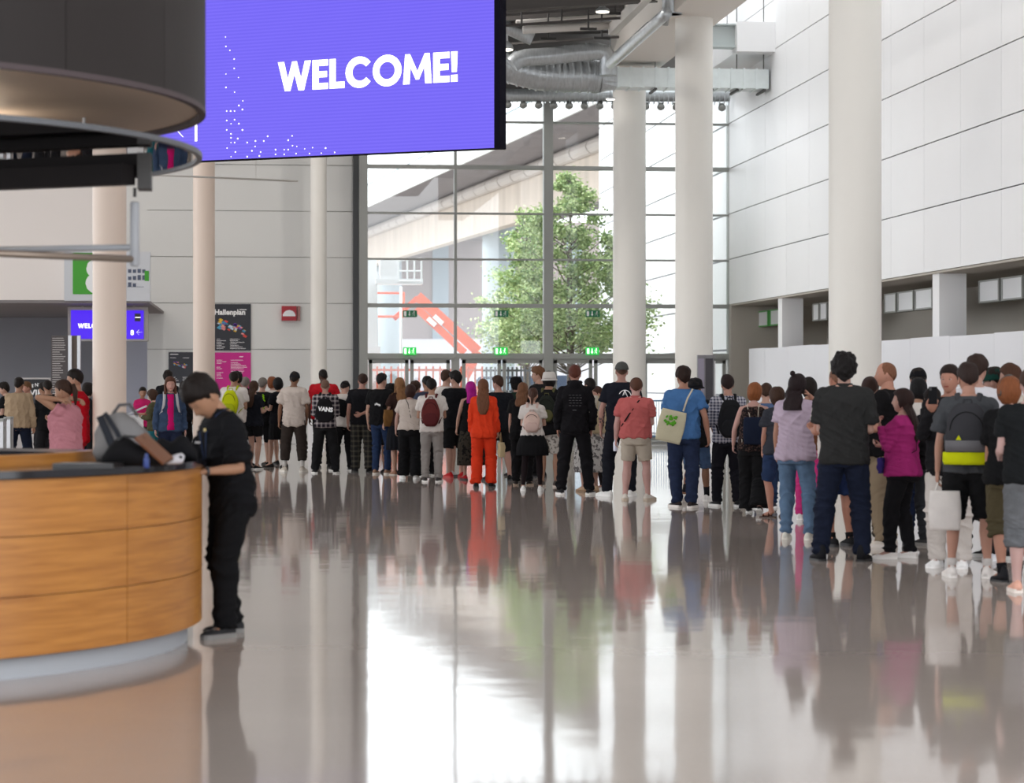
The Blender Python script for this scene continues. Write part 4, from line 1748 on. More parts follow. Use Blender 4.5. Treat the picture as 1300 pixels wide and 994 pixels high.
GL = {
    'W': [[(0, 1), (.25, 1), (.40, .42), (.575, 1), (.76, 1), (.93, .42), (1.08, 1), (1.33, 1), (1.05, 0), (.83, 0), (.665, .56), (.50, 0), (.28, 0)]],
    'E': [[(0, 0), (0, 1), (.62, 1), (.62, .79), (.25, .79), (.25, .61), (.58, .61), (.58, .40), (.25, .40), (.25, .21), (.62, .21), (.62, 0)]],
    'L': [[(0, 0), (0, 1), (.25, 1), (.25, .22), (.60, .22), (.60, 0)]],
    'M': [[(0, 0), (.08, 1), (.27, 1), (.55, .42), (.83, 1), (1.02, 1), (1.10, 0), (.85, 0), (.81, .55), (.61, .14), (.49, .14), (.29, .55), (.25, 0)]],
    '!': [[(.03, .32), (0, 1), (.25, 1), (.22, .32)], [(0, 0), (0, .23), (.25, .23), (.25, 0)]],
}
a0 = math.radians(38)
GL['C'] = [[(.53 + .55 * math.cos(a0 + (2 * PI - 2 * a0) * k / 20), .5 + .53 * math.sin(a0 + (2 * PI - 2 * a0) * k / 20)) for k in range(21)] +
           [(.55 + .30 * math.cos(a0 + (2 * PI - 2 * a0) * k / 20), .5 + .29 * math.sin(a0 + (2 * PI - 2 * a0) * k / 20)) for k in range(20, -1, -1)]]
OO = [(.55, .53, .29)]


def welcome(mb, x, z, hgt, y, gap=.07, sx=1.0):
    x0_ = x
    n0 = len(mb.v)
    for ch in 'WELCOME!':
        if ch == 'O':
            n = 28
            R1, R2 = .56, .30
            for k in range(n):
                a, b_ = 2 * PI * k / n, 2 * PI * (k + 1) / n
                q = [(.56 + R1 * math.cos(a), .5 + .53 * math.sin(a)), (.56 + R1 * math.cos(b_), .5 + .53 * math.sin(b_)), (.56 + R2 * math.cos(b_), .5 + .29 * math.sin(b_)), (.56 + R2 * math.cos(a), .5 + .29 * math.sin(a))]
                mb.loft([[(x + p * hgt, yy, z + r_ * hgt) for p, r_ in q] for yy in (y, y + .004)])
            wdt = 1.12
        else:
            for pl in GL[ch]:
                mb.loft([[(x + p * hgt, yy, z + r_ * hgt) for p, r_ in pl] for yy in (y, y + .004)])
            wdt = {'W': 1.33, 'E': .62, 'L': .60, 'M': 1.10, '!': .25, 'C': .99}[ch]
        x += (wdt + gap) * hgt
    for v in mb.v[n0:]:
        v.x = x0_ + (v.x - x0_) * sx
    return x


def scr_px(px, py):
    """a photo point on the screen plane, in the screen's own x / z"""
    # solve ray(px)*d on the plane through org with normal nrm
    r_ = ray(px)
    d = (org.x * nrm.x + org.y * nrm.y) / (r_.x * nrm.x + r_.y * nrm.y)
    p = at_d(px, py, d) - org
    return p.dot(u), p.z


xa, za = scr_px(353, 116)
xb, zb2 = scr_px(581, 104)
tot = sum({'W': 1.33, 'E': .62, 'L': .60, 'M': 1.10, '!': .25, 'C': .99, 'O': 1.12}[c] for c in 'WELCOME!')
_, ztop_ = scr_px(581, 65.5)
hh = ztop_ - zb2
gap = .055
sx_ = (xb - xa) / (hh * (tot + 7 * gap))
mb = MB()
welcome(mb, xa, (za + zb2) / 2, hh, -.008, gap, sx_)
mb.xf(Ms)
mb.build('lettering', txt_emit, scr)
mb = MB()
rd = random.Random(3)
dots = [(286.5, 47), (287, 59), (292, 64), (297.5, 75), (297.5, 87), (287, 94), (303, 98.5), (287, 111), (298, 117), (308.5, 128), (303.5, 134), (288, 141), (293, 141), (298, 141),
        (288, 153), (293.5, 157), (298, 152), (303.5, 157), (288, 165), (293.5, 170), (293.5, 175), (293.5, 181), (298, 181), (299, 193), (288.5, 188), (293.5, 199), (340, 173), (371, 172.5), (314, 181),
        (324.5, 179), (335, 179), (366, 178), (324, 186), (320, 191.5), (331, 193), (314, 199), (329.5, 198), (377, 186), (387, 189), (397, 187.5), (413.5, 188), (371.5, 185), (366, 190), (361, 190), (361, 196),
        (393, 195), (408, 194.5), (425, 193.5), (376, 195), (350, 190), (350, 196), (308, 165), (302, 176), (308, 139)]
for px, py in dots:
    x, z = scr_px(px, py)
    r = rd.uniform(.008, .014)
    mb.loft([[(x + r * math.cos(2 * PI * k / 8), yy, z + r * math.sin(2 * PI * k / 8)) for k in range(8)] for yy in (-.008, -.004)])
x, z = scr_px(249, 170)
mb.box((x - .022, -.008, z - .12), (x + .022, -.004, z + .45))
x0_, z0_ = scr_px(233, 174)
mb.bar((x0_, -.006, z0_), (x0_ - .30, -.006, z0_ + .30), .004, .05, up=Vector((0, 1, 0)))
mb.xf(Ms)
mb.build('light_dots', txt_emit, scr)

# ------------------------------------------------ left signs
# green number 8 board
Ys = 51.9
a, b_ = at_Y(82, 382, Ys), at_Y(191, 320, Ys)
e = empty('hall_sign', (a.x, Ys, a.z), 0, 'large grey wall sign with a green field and white number 8', 'sign')
w, h_ = b_.x - a.x, b_.z - a.z
mb = MB()
mb.box((0, -.12, 0), (w, .1, h_))
mb.build('sign_board', node_mat('sign board grey', rgb(206, 208, 212), rough=.5), e)
mb = MB()
gx0, gx1 = at_Y(93, 0, Ys).x - a.x, at_Y(145, 0, Ys).x - a.x
mb.box((gx0, -.13, .14), (gx1, -.12, h_ - .03))
mb.build('green_field', node_mat('sign green', rgb(62, 160, 36), rough=.5), e)
text('8', 1.02, txt_white, e, (at_Y(109, 0, Ys).x - a.x, -.135, .19), (1, 0, 0), (0, 0, 1), bold=.03, name='numeral')
mb = MB()
rd = random.Random(4)
for r_ in range(3):
    for q in range(4):
        x = at_Y(163 + q * 6, 0, Ys).x - a.x
        z = at_Y(0, 343 + r_ * 9, Ys).z - a.z
        if r_ == 2 and q > 1:
            continue
        mb.box((x, -.13, z - .05), (x + .07, -.12, z + rd.uniform(.02, .06)))
mb.box((at_Y(162, 0, Ys).x - a.x, -.1255, .3), (at_Y(183, 0, Ys).x - a.x, -.12, .31))
mb.build('map_blocks', node_mat('map blocks', rgb(84, 92, 112), rough=.6), e)
mb = MB()
x = at_Y(184, 0, Ys).x - a.x
z = at_Y(0, 355, Ys).z - a.z
mb.box((x, -.132, z - .02), (x + .09, -.12, z + .20))
mb.build('map_hall', node_mat('sign green', rgb(62, 160, 36)), e)

Yl = 53.5
a, b_ = at_Y(86, 433, Yl), at_Y(188, 390, Yl)
e = empty('led_screen', (a.x, Yl, a.z), 0, 'small blue-violet screen reading WELCOME with an 8 and an arrow under the hall sign', 'screen')
w, h_ = b_.x - a.x, b_.z - a.z
mb = MB()
mb.box((0, .0, 0), (w, .22, h_))
mb.box((.3, .08, h_), (.34, .12, zb_ - .06 - a.z))
mb.box((w - .34, .08, h_), (w - .3, .12, zb_ - .06 - a.z))
mb.build('casing', node_mat('casing warm grey', rgb(170, 164, 158), rough=.5), e)
mb = MB()
px_ = lambda x: at_Y(x, 0, Yl).x - a.x
pz_ = lambda y: at_Y(0, y, Yl).z - a.z
mb.box((px_(90), -.015, pz_(430)), (px_(182.5), 0, pz_(393.5)))
mb.build('display', node_mat('screen blue', (.01, .01, .02, 1), emit=rgb(78, 22, 250), estr=LEDS), e)
mb = MB()
hh2 = pz_(410.3) - pz_(416.3)
welcome(mb, px_(99), pz_(416.3), hh2, -.02, .10)
ax, az = px_(173.5), pz_(421.5)
mb.bar((ax, -.018, az), (ax + .12, -.018, az), .004, .022, up=Vector((0, 1, 0)))
mb.bar((ax, -.018, az), (ax + .05, -.018, az + .055), .004, .022, up=Vector((0, 1, 0)))
mb.bar((ax, -.018, az), (ax + .05, -.018, az - .055), .004, .022, up=Vector((0, 1, 0)))
mb.build('lettering', txt_emit, e)
text('8', .16, txt_emit, e, (px_(165.5), -.02, pz_(425)), (1, 0, 0), (0, 0, 1), bold=.003, name='numeral')
mb = MB()
mb.box((px_(171), -.02, pz_(407.5)), (px_(178.5), -.015, pz_(397.5)))
mb.build('logo_square', black_m, e)
mb = MB()
mb.box((px_(171.5), -.024, pz_(403)), (px_(178.6), -.02, pz_(402)))
mb.build('logo_line', txt_emit, e)


def poster(x0, x1, y0, y1, col, label, Y=FY - .03, th=.02):
    a, b_ = at_Y(x0, y1, Y), at_Y(x1, y0, Y)
    e = empty('wall_poster', (a.x, Y, a.z), 0, label, 'poster')
    mb = MB()
    mb.box((0, 0, 0), (b_.x - a.x, th, b_.z - a.z))
    mb.build('poster_board', node_mat('poster %s' % (col,), rgb(*col), rough=.55), e)
    return e, (lambda x: at_Y(x, 0, Y).x - a.x), (lambda y: at_Y(0, y, Y).z - a.z)


def rules(mb, fx_, fz_, x0, x1, ys, rd, t=.010):
    for y in ys:
        mb.box((fx_(x0), -.006, fz_(y) - t / 2), (fx_(x0 + (x1 - x0) * rd.uniform(.35, 1.0)), 0, fz_(y) + t / 2))


def rules_b(e, *a):
    m_ = MB()
    rules(m_, *a)
    m_.build('small_print', txt_white, e)


def hall_map(e, fx_, fz_, cx, cy, sc, n, rd):
    cols = [(88, 178, 214), (200, 214, 226), (214, 70, 60), (226, 186, 60), (110, 70, 170), (60, 140, 180), (230, 150, 150)]
    for j, c in enumerate(cols):
        mb = MB()
        for i in range(n):
            if i % len(cols) != j:
                continue
            t = i / n
            u_ = rd.uniform(-1, 1)
            v_ = rd.uniform(-.35, .35)
            x = cx + sc * u_
            y = cy + sc * (.32 * u_ + v_)
            w = sc * rd.uniform(.10, .20)
            pl = [(x - w, y - w * .1), (x - w * .3, y - w * .75), (x + w, y - w * .1), (x + w * .3, y + w * .6)]
            mb.loft([[(fx_(p), yy, fz_(q)) for p, q in pl] for yy in (-.005 - .001 * j, 0)])
        mb.build('map_colour', node_mat('map colour %d' % j, rgb(*c), rough=.6), e)


rd = random.Random(11)
e, fx_, fz_ = poster(264, 318.5, 386, 445, (44, 46, 54), 'dark hall plan poster headed Hallenplan on the back wall above the magenta one')
text('Hallenplan', .185, txt_white, e, (fx_(272), -.01, fz_(398.5)), (1, 0, 0), (0, 0, 1), bold=.006, name='heading')
hall_map(e, fx_, fz_, 294, 415, 17, 40, rd)
mb = MB()
rules_b(e, fx_, fz_, 275, 287, range(430, 444, 2), rd)
rules_b(e, fx_, fz_, 292, 314, range(430, 444, 2), rd)
rules_b(e, fx_, fz_, 304, 316, [392], rd, .02)
e, fx_, fz_ = poster(264, 318.5, 447.5, 502, (196, 22, 132), 'bright magenta information poster on the back wall below the dark hall plan')
mb = MB()
rules_b(e, fx_, fz_, 275, 288, [457, 459, 461, 466, 468, 473, 475, 477, 480], rd)
rules_b(e, fx_, fz_, 293, 314, [457, 460, 462, 464, 466, 468, 471, 473, 475], rd)
rules_b(e, fx_, fz_, 304, 316, [452.5], rd, .02)
e, fx_, fz_ = poster(214, 247, 447, 486.5, (52, 54, 62), 'smaller dark map poster on the back wall left of the slim column')
hall_map(e, fx_, fz_, 229, 463, 8, 26, rd)
mb = MB()
rules_b(e, fx_, fz_, 216, 232, [449.5], rd, .02)
rules_b(e, fx_, fz_, 216, 230, [454, 479, 481, 483], rd)
rules_b(e, fx_, fz_, 232, 244, [454, 479, 481, 483], rd)
# fire alarm box
a, b_ = at_Y(357.5, 407, FY - .14), at_Y(381, 388.5, FY - .14)
e = empty('fire_alarm_box', (a.x, FY, a.z), 0, 'small red wall box with a white dome beside the slim column on the back wall', 'alarm box')
s_ = b_.z - a.z
mb = MB()
mb.box((0, -.14, 0), (s_ * 1.02, 0, s_))
mb.build('red_box', node_mat('alarm red', rgb(160, 16, 34), rough=.4), e)
mb = MB()
mb.loft([[(s_ * .51 + s_ * .44 * math.cos(PI * k / 14), yy, s_ * .30 + s_ * .42 * math.sin(PI * k / 14)) for k in range(15)] for yy in (-.15, -.13)])
mb.build('white_dome', node_mat('alarm dome', rgb(220, 222, 224), rough=.3), e)
mb = MB()
mb.box((s_ * 1.06, -.06, 0), (s_ * 1.27, 0, s_))
mb.build('side_plate', node_mat('side plate', rgb(170, 120, 116), rough=.5), e)

# totem, VIP board, gates in the recess
Yt = 47.0
a, b_ = at_Y(65, 500, Yt), at_Y(100, 426, Yt)
e = empty('info_totem', (a.x, Yt, 0), 0, 'tall dark directory totem with rows of small text in front of the grey recess', 'sign')
f = lambda x: at_Y(x, 0, Yt).x - a.x
mb = MB()
mb.box((f(65), 0, 0), (f(86), .12, b_.z))
mb.build('text_panel', node_mat('totem dark', rgb(72, 66, 66), rough=.5), e)
mb = MB()
mb.box((f(86.5), -.02, 0), (f(91), .16, b_.z))
mb.box((f(98), -.02, 0), (f(102), .16, b_.z))
mb.build('totem_post', steel_m, e)
mb = MB()
mb.box((f(91), .03, 0), (f(98), .10, b_.z))
mb.build('totem_core', node_mat('totem core', rgb(96, 84, 76), rough=.6), e)
mb = MB()
z = b_.z - .06
rd = random.Random(5)
while z > .8:
    mb.box((f(66.5), -.006, z), (f(66.5 + rd.uniform(9, 17)), 0, z + .014))
    z -= .045
mb.build('small_print', node_mat('grey print', rgb(180, 174, 172)), e)
Yv = 52.5
a = at_Y(19, 0, Yv)
f = lambda x: at_Y(x, 0, Yv).x - a.x
g = lambda y: at_Y(0, y, Yv).z
e = empty('vip_board', (a.x, Yv, 0), 0, 'black VIP board with white letters behind the man in the beige shirt', 'sign')
mb = MB()
mb.box((f(19), 0, .0), (f(64), .08, g(479.5)))
mb.build('board_frame', node_mat('board frame', rgb(196, 190, 188), rough=.5), e)
mb = MB()
mb.box((f(21), -.01, .5), (f(62), 0, g(481.5)))
mb.build('board_panel', node_mat('board black', rgb(32, 30, 34), rough=.5), e)
text('VIP', .20, txt_white, e, (f(37.5), -.02, g(503)), (1, 0, 0), (0, 0, 1), bold=.006)
text('ng Night', .10, txt_white, e, (f(37), -.02, g(490.5)), (1, 0, 0), (0, 0, 1), bold=.003)
for i, (x, d, lab) in enumerate(((2, 36, 'brushed steel gate post at the far left edge, before the beige shirt man'), (11, 38, 'second brushed steel gate post, just right of the one at the edge'))):
    p = at_d(x, 484, d)
    e = empty('gate_post', (p.x, p.y, 0), 0, lab, 'gate post')
    mb = MB()
    mb.box((-.05, -.25, 0), (.05, .25, .98))
    mb.build('post_body', steel_m, e)
    mb = MB()
    mb.box((-.055, -.26, .98), (.055, .26, 1.02))
    mb.box((-.02, -.24, .2), (.06, -.10, .9))
    mb.build('post_cap', frame_m, e)
# small white service counters behind the crowd
for x, d, lab, hgt in ((172, 43, 'white scanner stand with a tilted screen beside the slim column', 1.12), (399, 54, 'white service stand behind the man in red', 1.0)):
    p = at_d(x, 484, d)
    e = empty('service_stand', (p.x, p.y, 0), 0, lab, 'stand')
    mb = MB()
    mb.box((-.22, -.18, 0), (.22, .18, .04))
    mb.box((-.14, -.10, .04), (.14, .10, hgt - .15))
    mb.build('stand_body', white, e)
    mb = MB()
    mb.bar((-.2, 0, hgt - .16), (.2, 0, hgt + .02), .34, .03)
    mb.build('tilted_top', node_mat('stand top', rgb(216, 218, 222), rough=.3), e)

# info pylon next to the middle thick column
p = at_Y(896, 484, 47.2)
e = empty('info_pylon', (p.x, p.y, 0), 0, 'tall slim white info pylon with a dark screen, right of the middle thick column', 'pylon')
mb = MB()
mb.box((-.20, -.04, 0), (.20, .24, 1.1))
mb.box((-.02, .0, 1.1), (.20, .2, 2.0))
mb.box((-.24, -.10, 0), (.24, .30, .05))
mb.build('pylon_body', white, e)
mb = MB()
mb.box((-.18, -.08, .95), (.16, .02, 2.12))
mb.build('screen_housing', node_mat('housing grey', rgb(120, 118, 122), rough=.4), e)
mb = MB()
mb.box((-.02, -.09, 1.05), (.13, -.08, 2.05))
mb.build('dark_screen', node_mat('dark glass', rgb(50, 46, 52), rough=.15), e)
mb = MB()
mb.box((-.17, -.09, 1.05), (-.05, -.08, 2.05))
mb.build('pale_screen', node_mat('pale violet print', rgb(140, 134, 150), rough=.3), e)
# blue barrier beside the column
for x, lab in ((826, 'pale blue steel barrier by the glass doors, seen between salmon polo and blue shirt'),):
    p = at_Y(838, 484, FY - 1.2)
    e = empty('barrier', (p.x, p.y, 0), 0, lab, 'barrier')
    mb = MB()
    for q in (-.28, .28):
        mb.tube([(q, 0, 0), (q, 0, 1.1)], .02, 8)
        mb.box((q - .03, -.2, 0), (q + .03, .2, .03))
    mb.tube([(-.28, 0, 1.1), (.28, 0, 1.1)], .02, 8)
    mb.tube([(-.28, 0, .2), (.28, 0, .2)], .02, 8)
    mb.build('barrier_frame', node_mat('blue steel', rgb(90, 130, 170), rough=.4), e)
    mb = MB()
    for k in range(9):
        q = -.28 + .56 * k / 9
        mb.cyl((q, 0, .2), (q, 0, 1.1), .008, 6)
    mb.build('barrier_bars', node_mat('blue steel', rgb(90, 130, 170)), e)
# ================================================================ round counter and its canopy
CC = RV * -4.5 + HV * 14.33
RD = 2.6


def cpt(ang, r, z=0.0):
    """point around the counter centre; angle 0 points right, -90 towards us (camera-aligned)"""
    a = math.radians(ang)
    v = RV * (math.cos(a) * r) + HV * (math.sin(a) * r)
    return Vector((v.x, v.y, z))


def arc_wall(mb, a0, a1, r0, r1, z0, z1, n=8):
    rings = []
    for i in range(n + 1):
        a = lerp(a0, a1, i / n)
        rings.append([cpt(a, r0, z0), cpt(a, r1, z0), cpt(a, r1, z1), cpt(a, r0, z1)])
    mb.loft(rings)


def wood_mat():
    m = bpy.data.materials.new('beech veneer')
    m.use_nodes = True
    nt = m.node_tree
    b = nt.nodes['Principled BSDF']
    tc = nt.nodes.new('ShaderNodeTexCoord')
    mp = nt.nodes.new('ShaderNodeMapping')
    mp.inputs['Scale'].default_value = (1, 1, 16)
    nz = nt.nodes.new('ShaderNodeTexNoise')
    nz.inputs['Scale'].default_value = 2.2
    nz.inputs['Detail'].default_value = 8
    nz.inputs['Distortion'].default_value = .4
    cr = nt.nodes.new('ShaderNodeValToRGB')
    cr.color_ramp.elements[0].position = .3
    cr.color_ramp.elements[0].color = rgb(150, 94, 36)
    cr.color_ramp.elements[1].position = .7
    cr.color_ramp.elements[1].color = rgb(180, 122, 56)
    nt.links.new(tc.outputs['Object'], mp.inputs[0])
    nt.links.new(mp.outputs[0], nz.inputs['Vector'])
    nt.links.new(nz.outputs['Fac'], cr.inputs[0])
    nt.links.new(cr.outputs[0], b.inputs['Base Color'])
    b.inputs['Roughness'].default_value = .35
    return m


wood = wood_mat()
desk = empty('reception_counter', CC, 0, 'round wooden reception counter with black top in the left foreground', 'counter')
step = 27.7
a_first = -25.4 - step * 3
top_m = node_mat('black stone top', rgb(20, 20, 26), rough=.12)
for i in range(13):
    a = a_first + step * i
    mb = MB()
    zz_ = [.125, .445, .765, 1.07]
    for za_, zb_2 in zip(zz_[:-1], zz_[1:]):
        arc_wall(mb, a + .07, a + step - .07, RD - .03, RD, za_ + .0025, zb_2 - .0025)
    mb.build('wood_panel', wood, desk, sharp=30)
mb = MB()
arc_wall(mb, 0, 360, RD - .06, RD - .028, .12, 1.07, 96)
mb.build('carcass', node_mat('carcass brown', rgb(110, 66, 28), rough=.7), desk, sharp=30)
mb = MB()
arc_wall(mb, 0, 360, RD - .16, RD - .09, 0, .125, 96)
mb.build('plinth', node_mat('grey plinth', rgb(160, 164, 170), rough=.45), desk, sharp=30)
mb = MB()
arc_wall(mb, 0, 360, RD - .52, RD + .035, 1.075, 1.115, 96)
mb.build('counter_top', top_m, desk, sharp=30)
mb = MB()
arc_wall(mb, -150, 0, RD - .66, RD - .60, .7, 1.175, 48)
mb.build('inner_ledge', wood, desk, sharp=30)

# canopy drum
can = empty('canopy', CC, 0, 'dark round canopy drum with tan underside hanging over the reception counter', 'canopy')
drum_m = node_mat('canopy dark panel', rgb(38, 33, 32), rough=.6, spec=.25, noise=.06, nscale=1)
for i in range(18):
    mb = MB()
    a = 3 + 20 * i
    arc_wall(mb, a + .05, a + 19.95, RD - .02, RD + .02, 3.25, 6.2, 5)
    mb.build('side_panel', drum_m, can, sharp=30)
mb = MB()
arc_wall(mb, 0, 360, .4, RD - .02, 3.27, 3.30, 72)
mb.build('underside', node_mat('tan underside', rgb(222, 204, 186), rough=.6, spec=.2), can, sharp=30)
mb = MB()
arc_wall(mb, 0, 360, RD - .022, RD + .022, 3.238, 3.27, 96)
mb.build('rim', node_mat('rim brown', rgb(76, 66, 68), rough=.6, spec=.2), can, sharp=30)
mb = MB()
for k in range(6):
    p = cpt(60 * k + 20, 1.9)
    mb.cyl((p.x, p.y, 6.1), (p.x, p.y, 11.3), .02, 8)
mb.build('hanger', steel_m, can)

ring = None
ring = empty('glass_ring', CC, 0, 'flat glass disc with metal rim hanging just below the dark canopy', 'canopy')
mb = MB()
for k in range(6):
    p = cpt(60 * k + 20, 1.9)
    mb.cyl((p.x, p.y, 2.99), (p.x, p.y, 3.26), .012, 8)
mb.build('hanger', steel_m, ring)
mb = MB()
arc_wall(mb, 0, 360, RD - .035, RD, 2.968, 2.998, 96)
mb.build('ring_rim', node_mat('grey satin rim', rgb(92, 94, 98), rough=.5, metal=.2), ring, sharp=30)
mb = MB()
arc_wall(mb, 0, 360, .02, RD - .035, 2.98, 2.99, 72)
mb.build('glass_disc', glass_mat('mirror glass disc', (.72, .68, .70, 1), .22, .02), ring, sharp=30)
# dark light truss under the disc
tr_e = empty('light_truss', CC, 0, 'long black box truss under the glass ring above the counter', 'truss')
pR = at_d(182, 0, 14.2) - CC
pL = at_d(-120, 0, 14.9) - CC
ux = (pL - pR)
ux.z = 0
ux.normalize()
sd_ = Vector((-ux.y, ux.x, 0))
mb = MB()
A = Vector((pR.x, pR.y, 0))
for off, z0_, z1_ in ((0, 2.82, 2.955), (.16, 2.76, 2.88)):
    a = A + sd_ * off
    b_ = a + ux * 3.2
    mb.bar(a + Vector((0, 0, (z0_ + z1_) / 2)), b_ + Vector((0, 0, (z0_ + z1_) / 2)), .14, z1_ - z0_)
mb.build('truss_box', node_mat('truss black', rgb(20, 16, 17), rough=.7, spec=.2), tr_e)
mb = MB()
a = A + Vector((0, 0, 2.9)) - ux * .01
mb.box((a.x - .04, a.y - .10, 2.74), (a.x + .04, a.y + .12, 2.955))
mb.build('end_plate', dark_m, tr_e)
mb = MB()
q = A + ux * .12 - sd_ * .075
mb.ball((q.x, q.y, 2.93), (.022, .022, .022), 10, 6)
mb.build('bolt', pale_m, tr_e, smooth=True)
# hanging rail frame below
rail_m = node_mat('satin grey rail', rgb(150, 152, 156), rough=.6)
fr = empty('hanging_rail', CC, 0, 'grey tubular rail frame hanging on a post below the black truss', 'rail')
mb = MB()
q = at_d(171, 0, 14.2) - CC
zq = lambda y, d=14.2: at_d(0, y, d).z
mb.cyl((q.x, q.y, zq(250)), (q.x, q.y, 2.752), .010, 8)
mb.build('hanger_rod', dark_m, fr, smooth=True)
mb = MB()
mb.tube([(q.x, q.y, zq(338)), (q.x, q.y, zq(336)), (q.x, q.y, zq(258)), (q.x, q.y, zq(256))], [.022, .028, .028, .022], 14)
mb.build('post', rail_m, fr, smooth=True)
mb = MB()
p0 = at_d(171, 314, 14.2) - CC
p1 = at_d(-90, 318, 15.0) - CC
mb.tube([p0, p1], .019, 12)
mb.build('far_rail', rail_m, fr, smooth=True)
mb = MB()
p0 = at_d(171, 329, 14.2) - CC
p1 = at_d(-90, 318, 13.3) - CC
mb.tube([p0, p1], .021, 12)
mb.build('near_rail', node_mat('bronze rail', rgb(140, 126, 114), rough=.4, metal=.5), fr, smooth=True)
# thin rod across
mb = MB()
a, b_ = at_d(180, 221.5, 39), at_d(378, 230, 41)
mb.tube([a, b_], .016, 8)
mb.tube([at_d(325, 227, 40.5), at_d(325, 227, 40.5) + Vector((0, 0, 6.2))], .003, 6)
mb.tube([at_d(200, 222, 39.2), at_d(200, 222, 39.2) + Vector((0, 0, 6.2))], .003, 6)
tag(mb.build('hanging_rod', pale_m, None, smooth=True), 'thin pale horizontal rod hanging in front of the back wall below the big screen', 'rod')

# ---- things on the counter
tz_ = 1.115


def deskpos(x, d):
    p = at_d(x, 484, d)
    return Vector((p.x, p.y, tz_))


# grey cloth bag lying on the counter
p = deskpos(158, 13.9)
e = empty('backpack', p, -YAW, 'large slumped grey backpack lying on the reception counter', 'backpack')
mb = MB()
rings = []
for i in range(17):
    t = i / 16
    x = lerp(-.165, .17, t)
    hgt = .33 * (math.sin(PI * (.10 + .82 * t)) ** .55) * (1 - .25 * t)
    dep = .12 * math.sin(PI * (.06 + .88 * t)) ** .4
    rings.append([Vector((x + .015 * math.sin(k), math.cos(2 * PI * k / 20) * dep, max(0.0, hgt * .5 + math.sin(2 * PI * k / 20) * hgt * .5 + .01 * math.sin(k * 2.3 + i)))) for k in range(20)])
mb.loft(rings)
mb.build('bag_body', cloth((128, 126, 126)), e, smooth=True)
mb = MB()
mb.tube([(-.07, 0, .28), (-.03, 0, .335), (.03, 0, .34), (.08, 0, .27)], .010, 8)
mb.build('handle', cloth((92, 90, 92)), e, smooth=True)
mb = MB()
mb.tube([(-.13, -.09, .27), (-.08, -.125, .17), (-.03, -.13, .05), (.0, -.14, .01)], [(.022, .006)] * 4, 8)
mb.tube([(-.10, -.09, .29), (-.03, -.125, .19), (.03, -.13, .08), (.06, -.14, .01)], [(.014, .005)] * 4, 8)
mb.build('strap', cloth((46, 48, 54)), e, smooth=True)
# black bag in front of it
p = deskpos(172, 13.2)
e = empty('shoulder_bag', p, -YAW, 'soft black bag slumped on the counter between grey backpack and brown folder', 'bag')
mb = MB()
rings = []
for i in range(15):
    t = i / 14
    x = lerp(-.18, .17, t)
    hgt = .15 * (math.sin(PI * (.08 + .84 * t)) ** .6) * (1 + .25 * math.sin(t * 7))
    rings.append([Vector((x, math.cos(2 * PI * k / 18) * .10 * math.sin(PI * (.06 + .88 * t)) ** .4, hgt * .5 + math.sin(2 * PI * k / 18) * hgt * .5)) for k in range(18)])
mb.loft(rings)
mb.build('bag_body', cloth((22, 21, 23)), e, smooth=True)
mb = MB()
mb.tube([(-.12, -.02, .12), (-.06, -.06, .17), (.05, -.05, .16), (.10, -.02, .10)], .008, 8)
mb.build('strap', black_m, e, smooth=True)
# brown folder / tablet leaning
p = deskpos(197, 13.15)
e = empty('leather_folder', p, -YAW, 'brown leather folder propped at a slant on the counter', 'folder')
mb = MB()
mb.bar((-.085, .0, .172), (.075, -.02, .03), .13, .012, up=Vector((.6, -.35, .7)))
mb.build('cover', node_mat('brown leather', rgb(96, 52, 22), rough=.4, bump=.3, bscale=80), e)
mb = MB()
mb.bar((-.082, .012, .166), (.078, -.008, .026), .12, .008, up=Vector((.6, -.35, .7)))
mb.build('pages', black_m, e)
# black laptop edge lying on the ledge
p = deskpos(112, 13.0)
e = empty('laptop', p, -YAW - .1, 'flat black laptop lying closed on the counter below the mauve-clad woman', 'laptop')
mb = MB()
mb.box((-.17, -.11, .0), (.17, .11, .014))
mb.build('base', black_m, e)
mb = MB()
mb.box((-.17, -.11, .016), (.17, .11, .026))
mb.build('lid', node_mat('laptop lid', rgb(30, 28, 30), rough=.3), e)
# dark jacket heap
p = deskpos(222, 14.2)
e = empty('folded_jacket', p, -YAW, 'heap of black jacket on the counter beside the man in black', 'jacket')
mb = MB()
rings = []
for i in range(13):
    t = i / 12
    x = lerp(-.14, .13, t)
    hgt = .14 * (math.sin(PI * (.08 + .84 * t)) ** .5) * (1 + .2 * math.sin(t * 11))
    rings.append([Vector((x, math.cos(2 * PI * k / 16) * .11 * math.sin(PI * (.06 + .88 * t)) ** .4, hgt * .5 + math.sin(2 * PI * k / 16) * hgt * .5 + .004 * math.sin(k * 3))) for k in range(16)])
mb.loft(rings)
mb.build('cloth', cloth((24, 24, 27)), e, smooth=True)
# white hand scanner
p = deskpos(219, 13.4)
e = empty('hand_scanner', p, -YAW + .2, 'white hand scanner lying on the black counter top', 'scanner')
mb = MB()
mb.tube([(-.075, 0, .018), (-.06, 0, .022), (-.01, 0, .026), (.03, 0, .034), (.055, 0, .040), (.065, 0, .038)], [(.016, .012), (.026, .018), (.030, .022), (.034, .030), (.030, .028), (.018, .016)], 16, ref=(0, 1, 0))
mb.build('scanner_body', node_mat('scanner white', rgb(196, 194, 200), rough=.35), e, smooth=True)
mb = MB()
mb.ball((.045, -.028, .045), (.012, .008, .010), 10, 6)
mb.build('trigger', black_m, e, smooth=True)
mb = MB()
pts = [(-.08, 0, .012), (-.12, .02, .006), (-.16, .08, .006), (-.20, .14, .006)]
mb.tube(pts, .004, 6)
mb.build('cable', black_m, e, smooth=True)
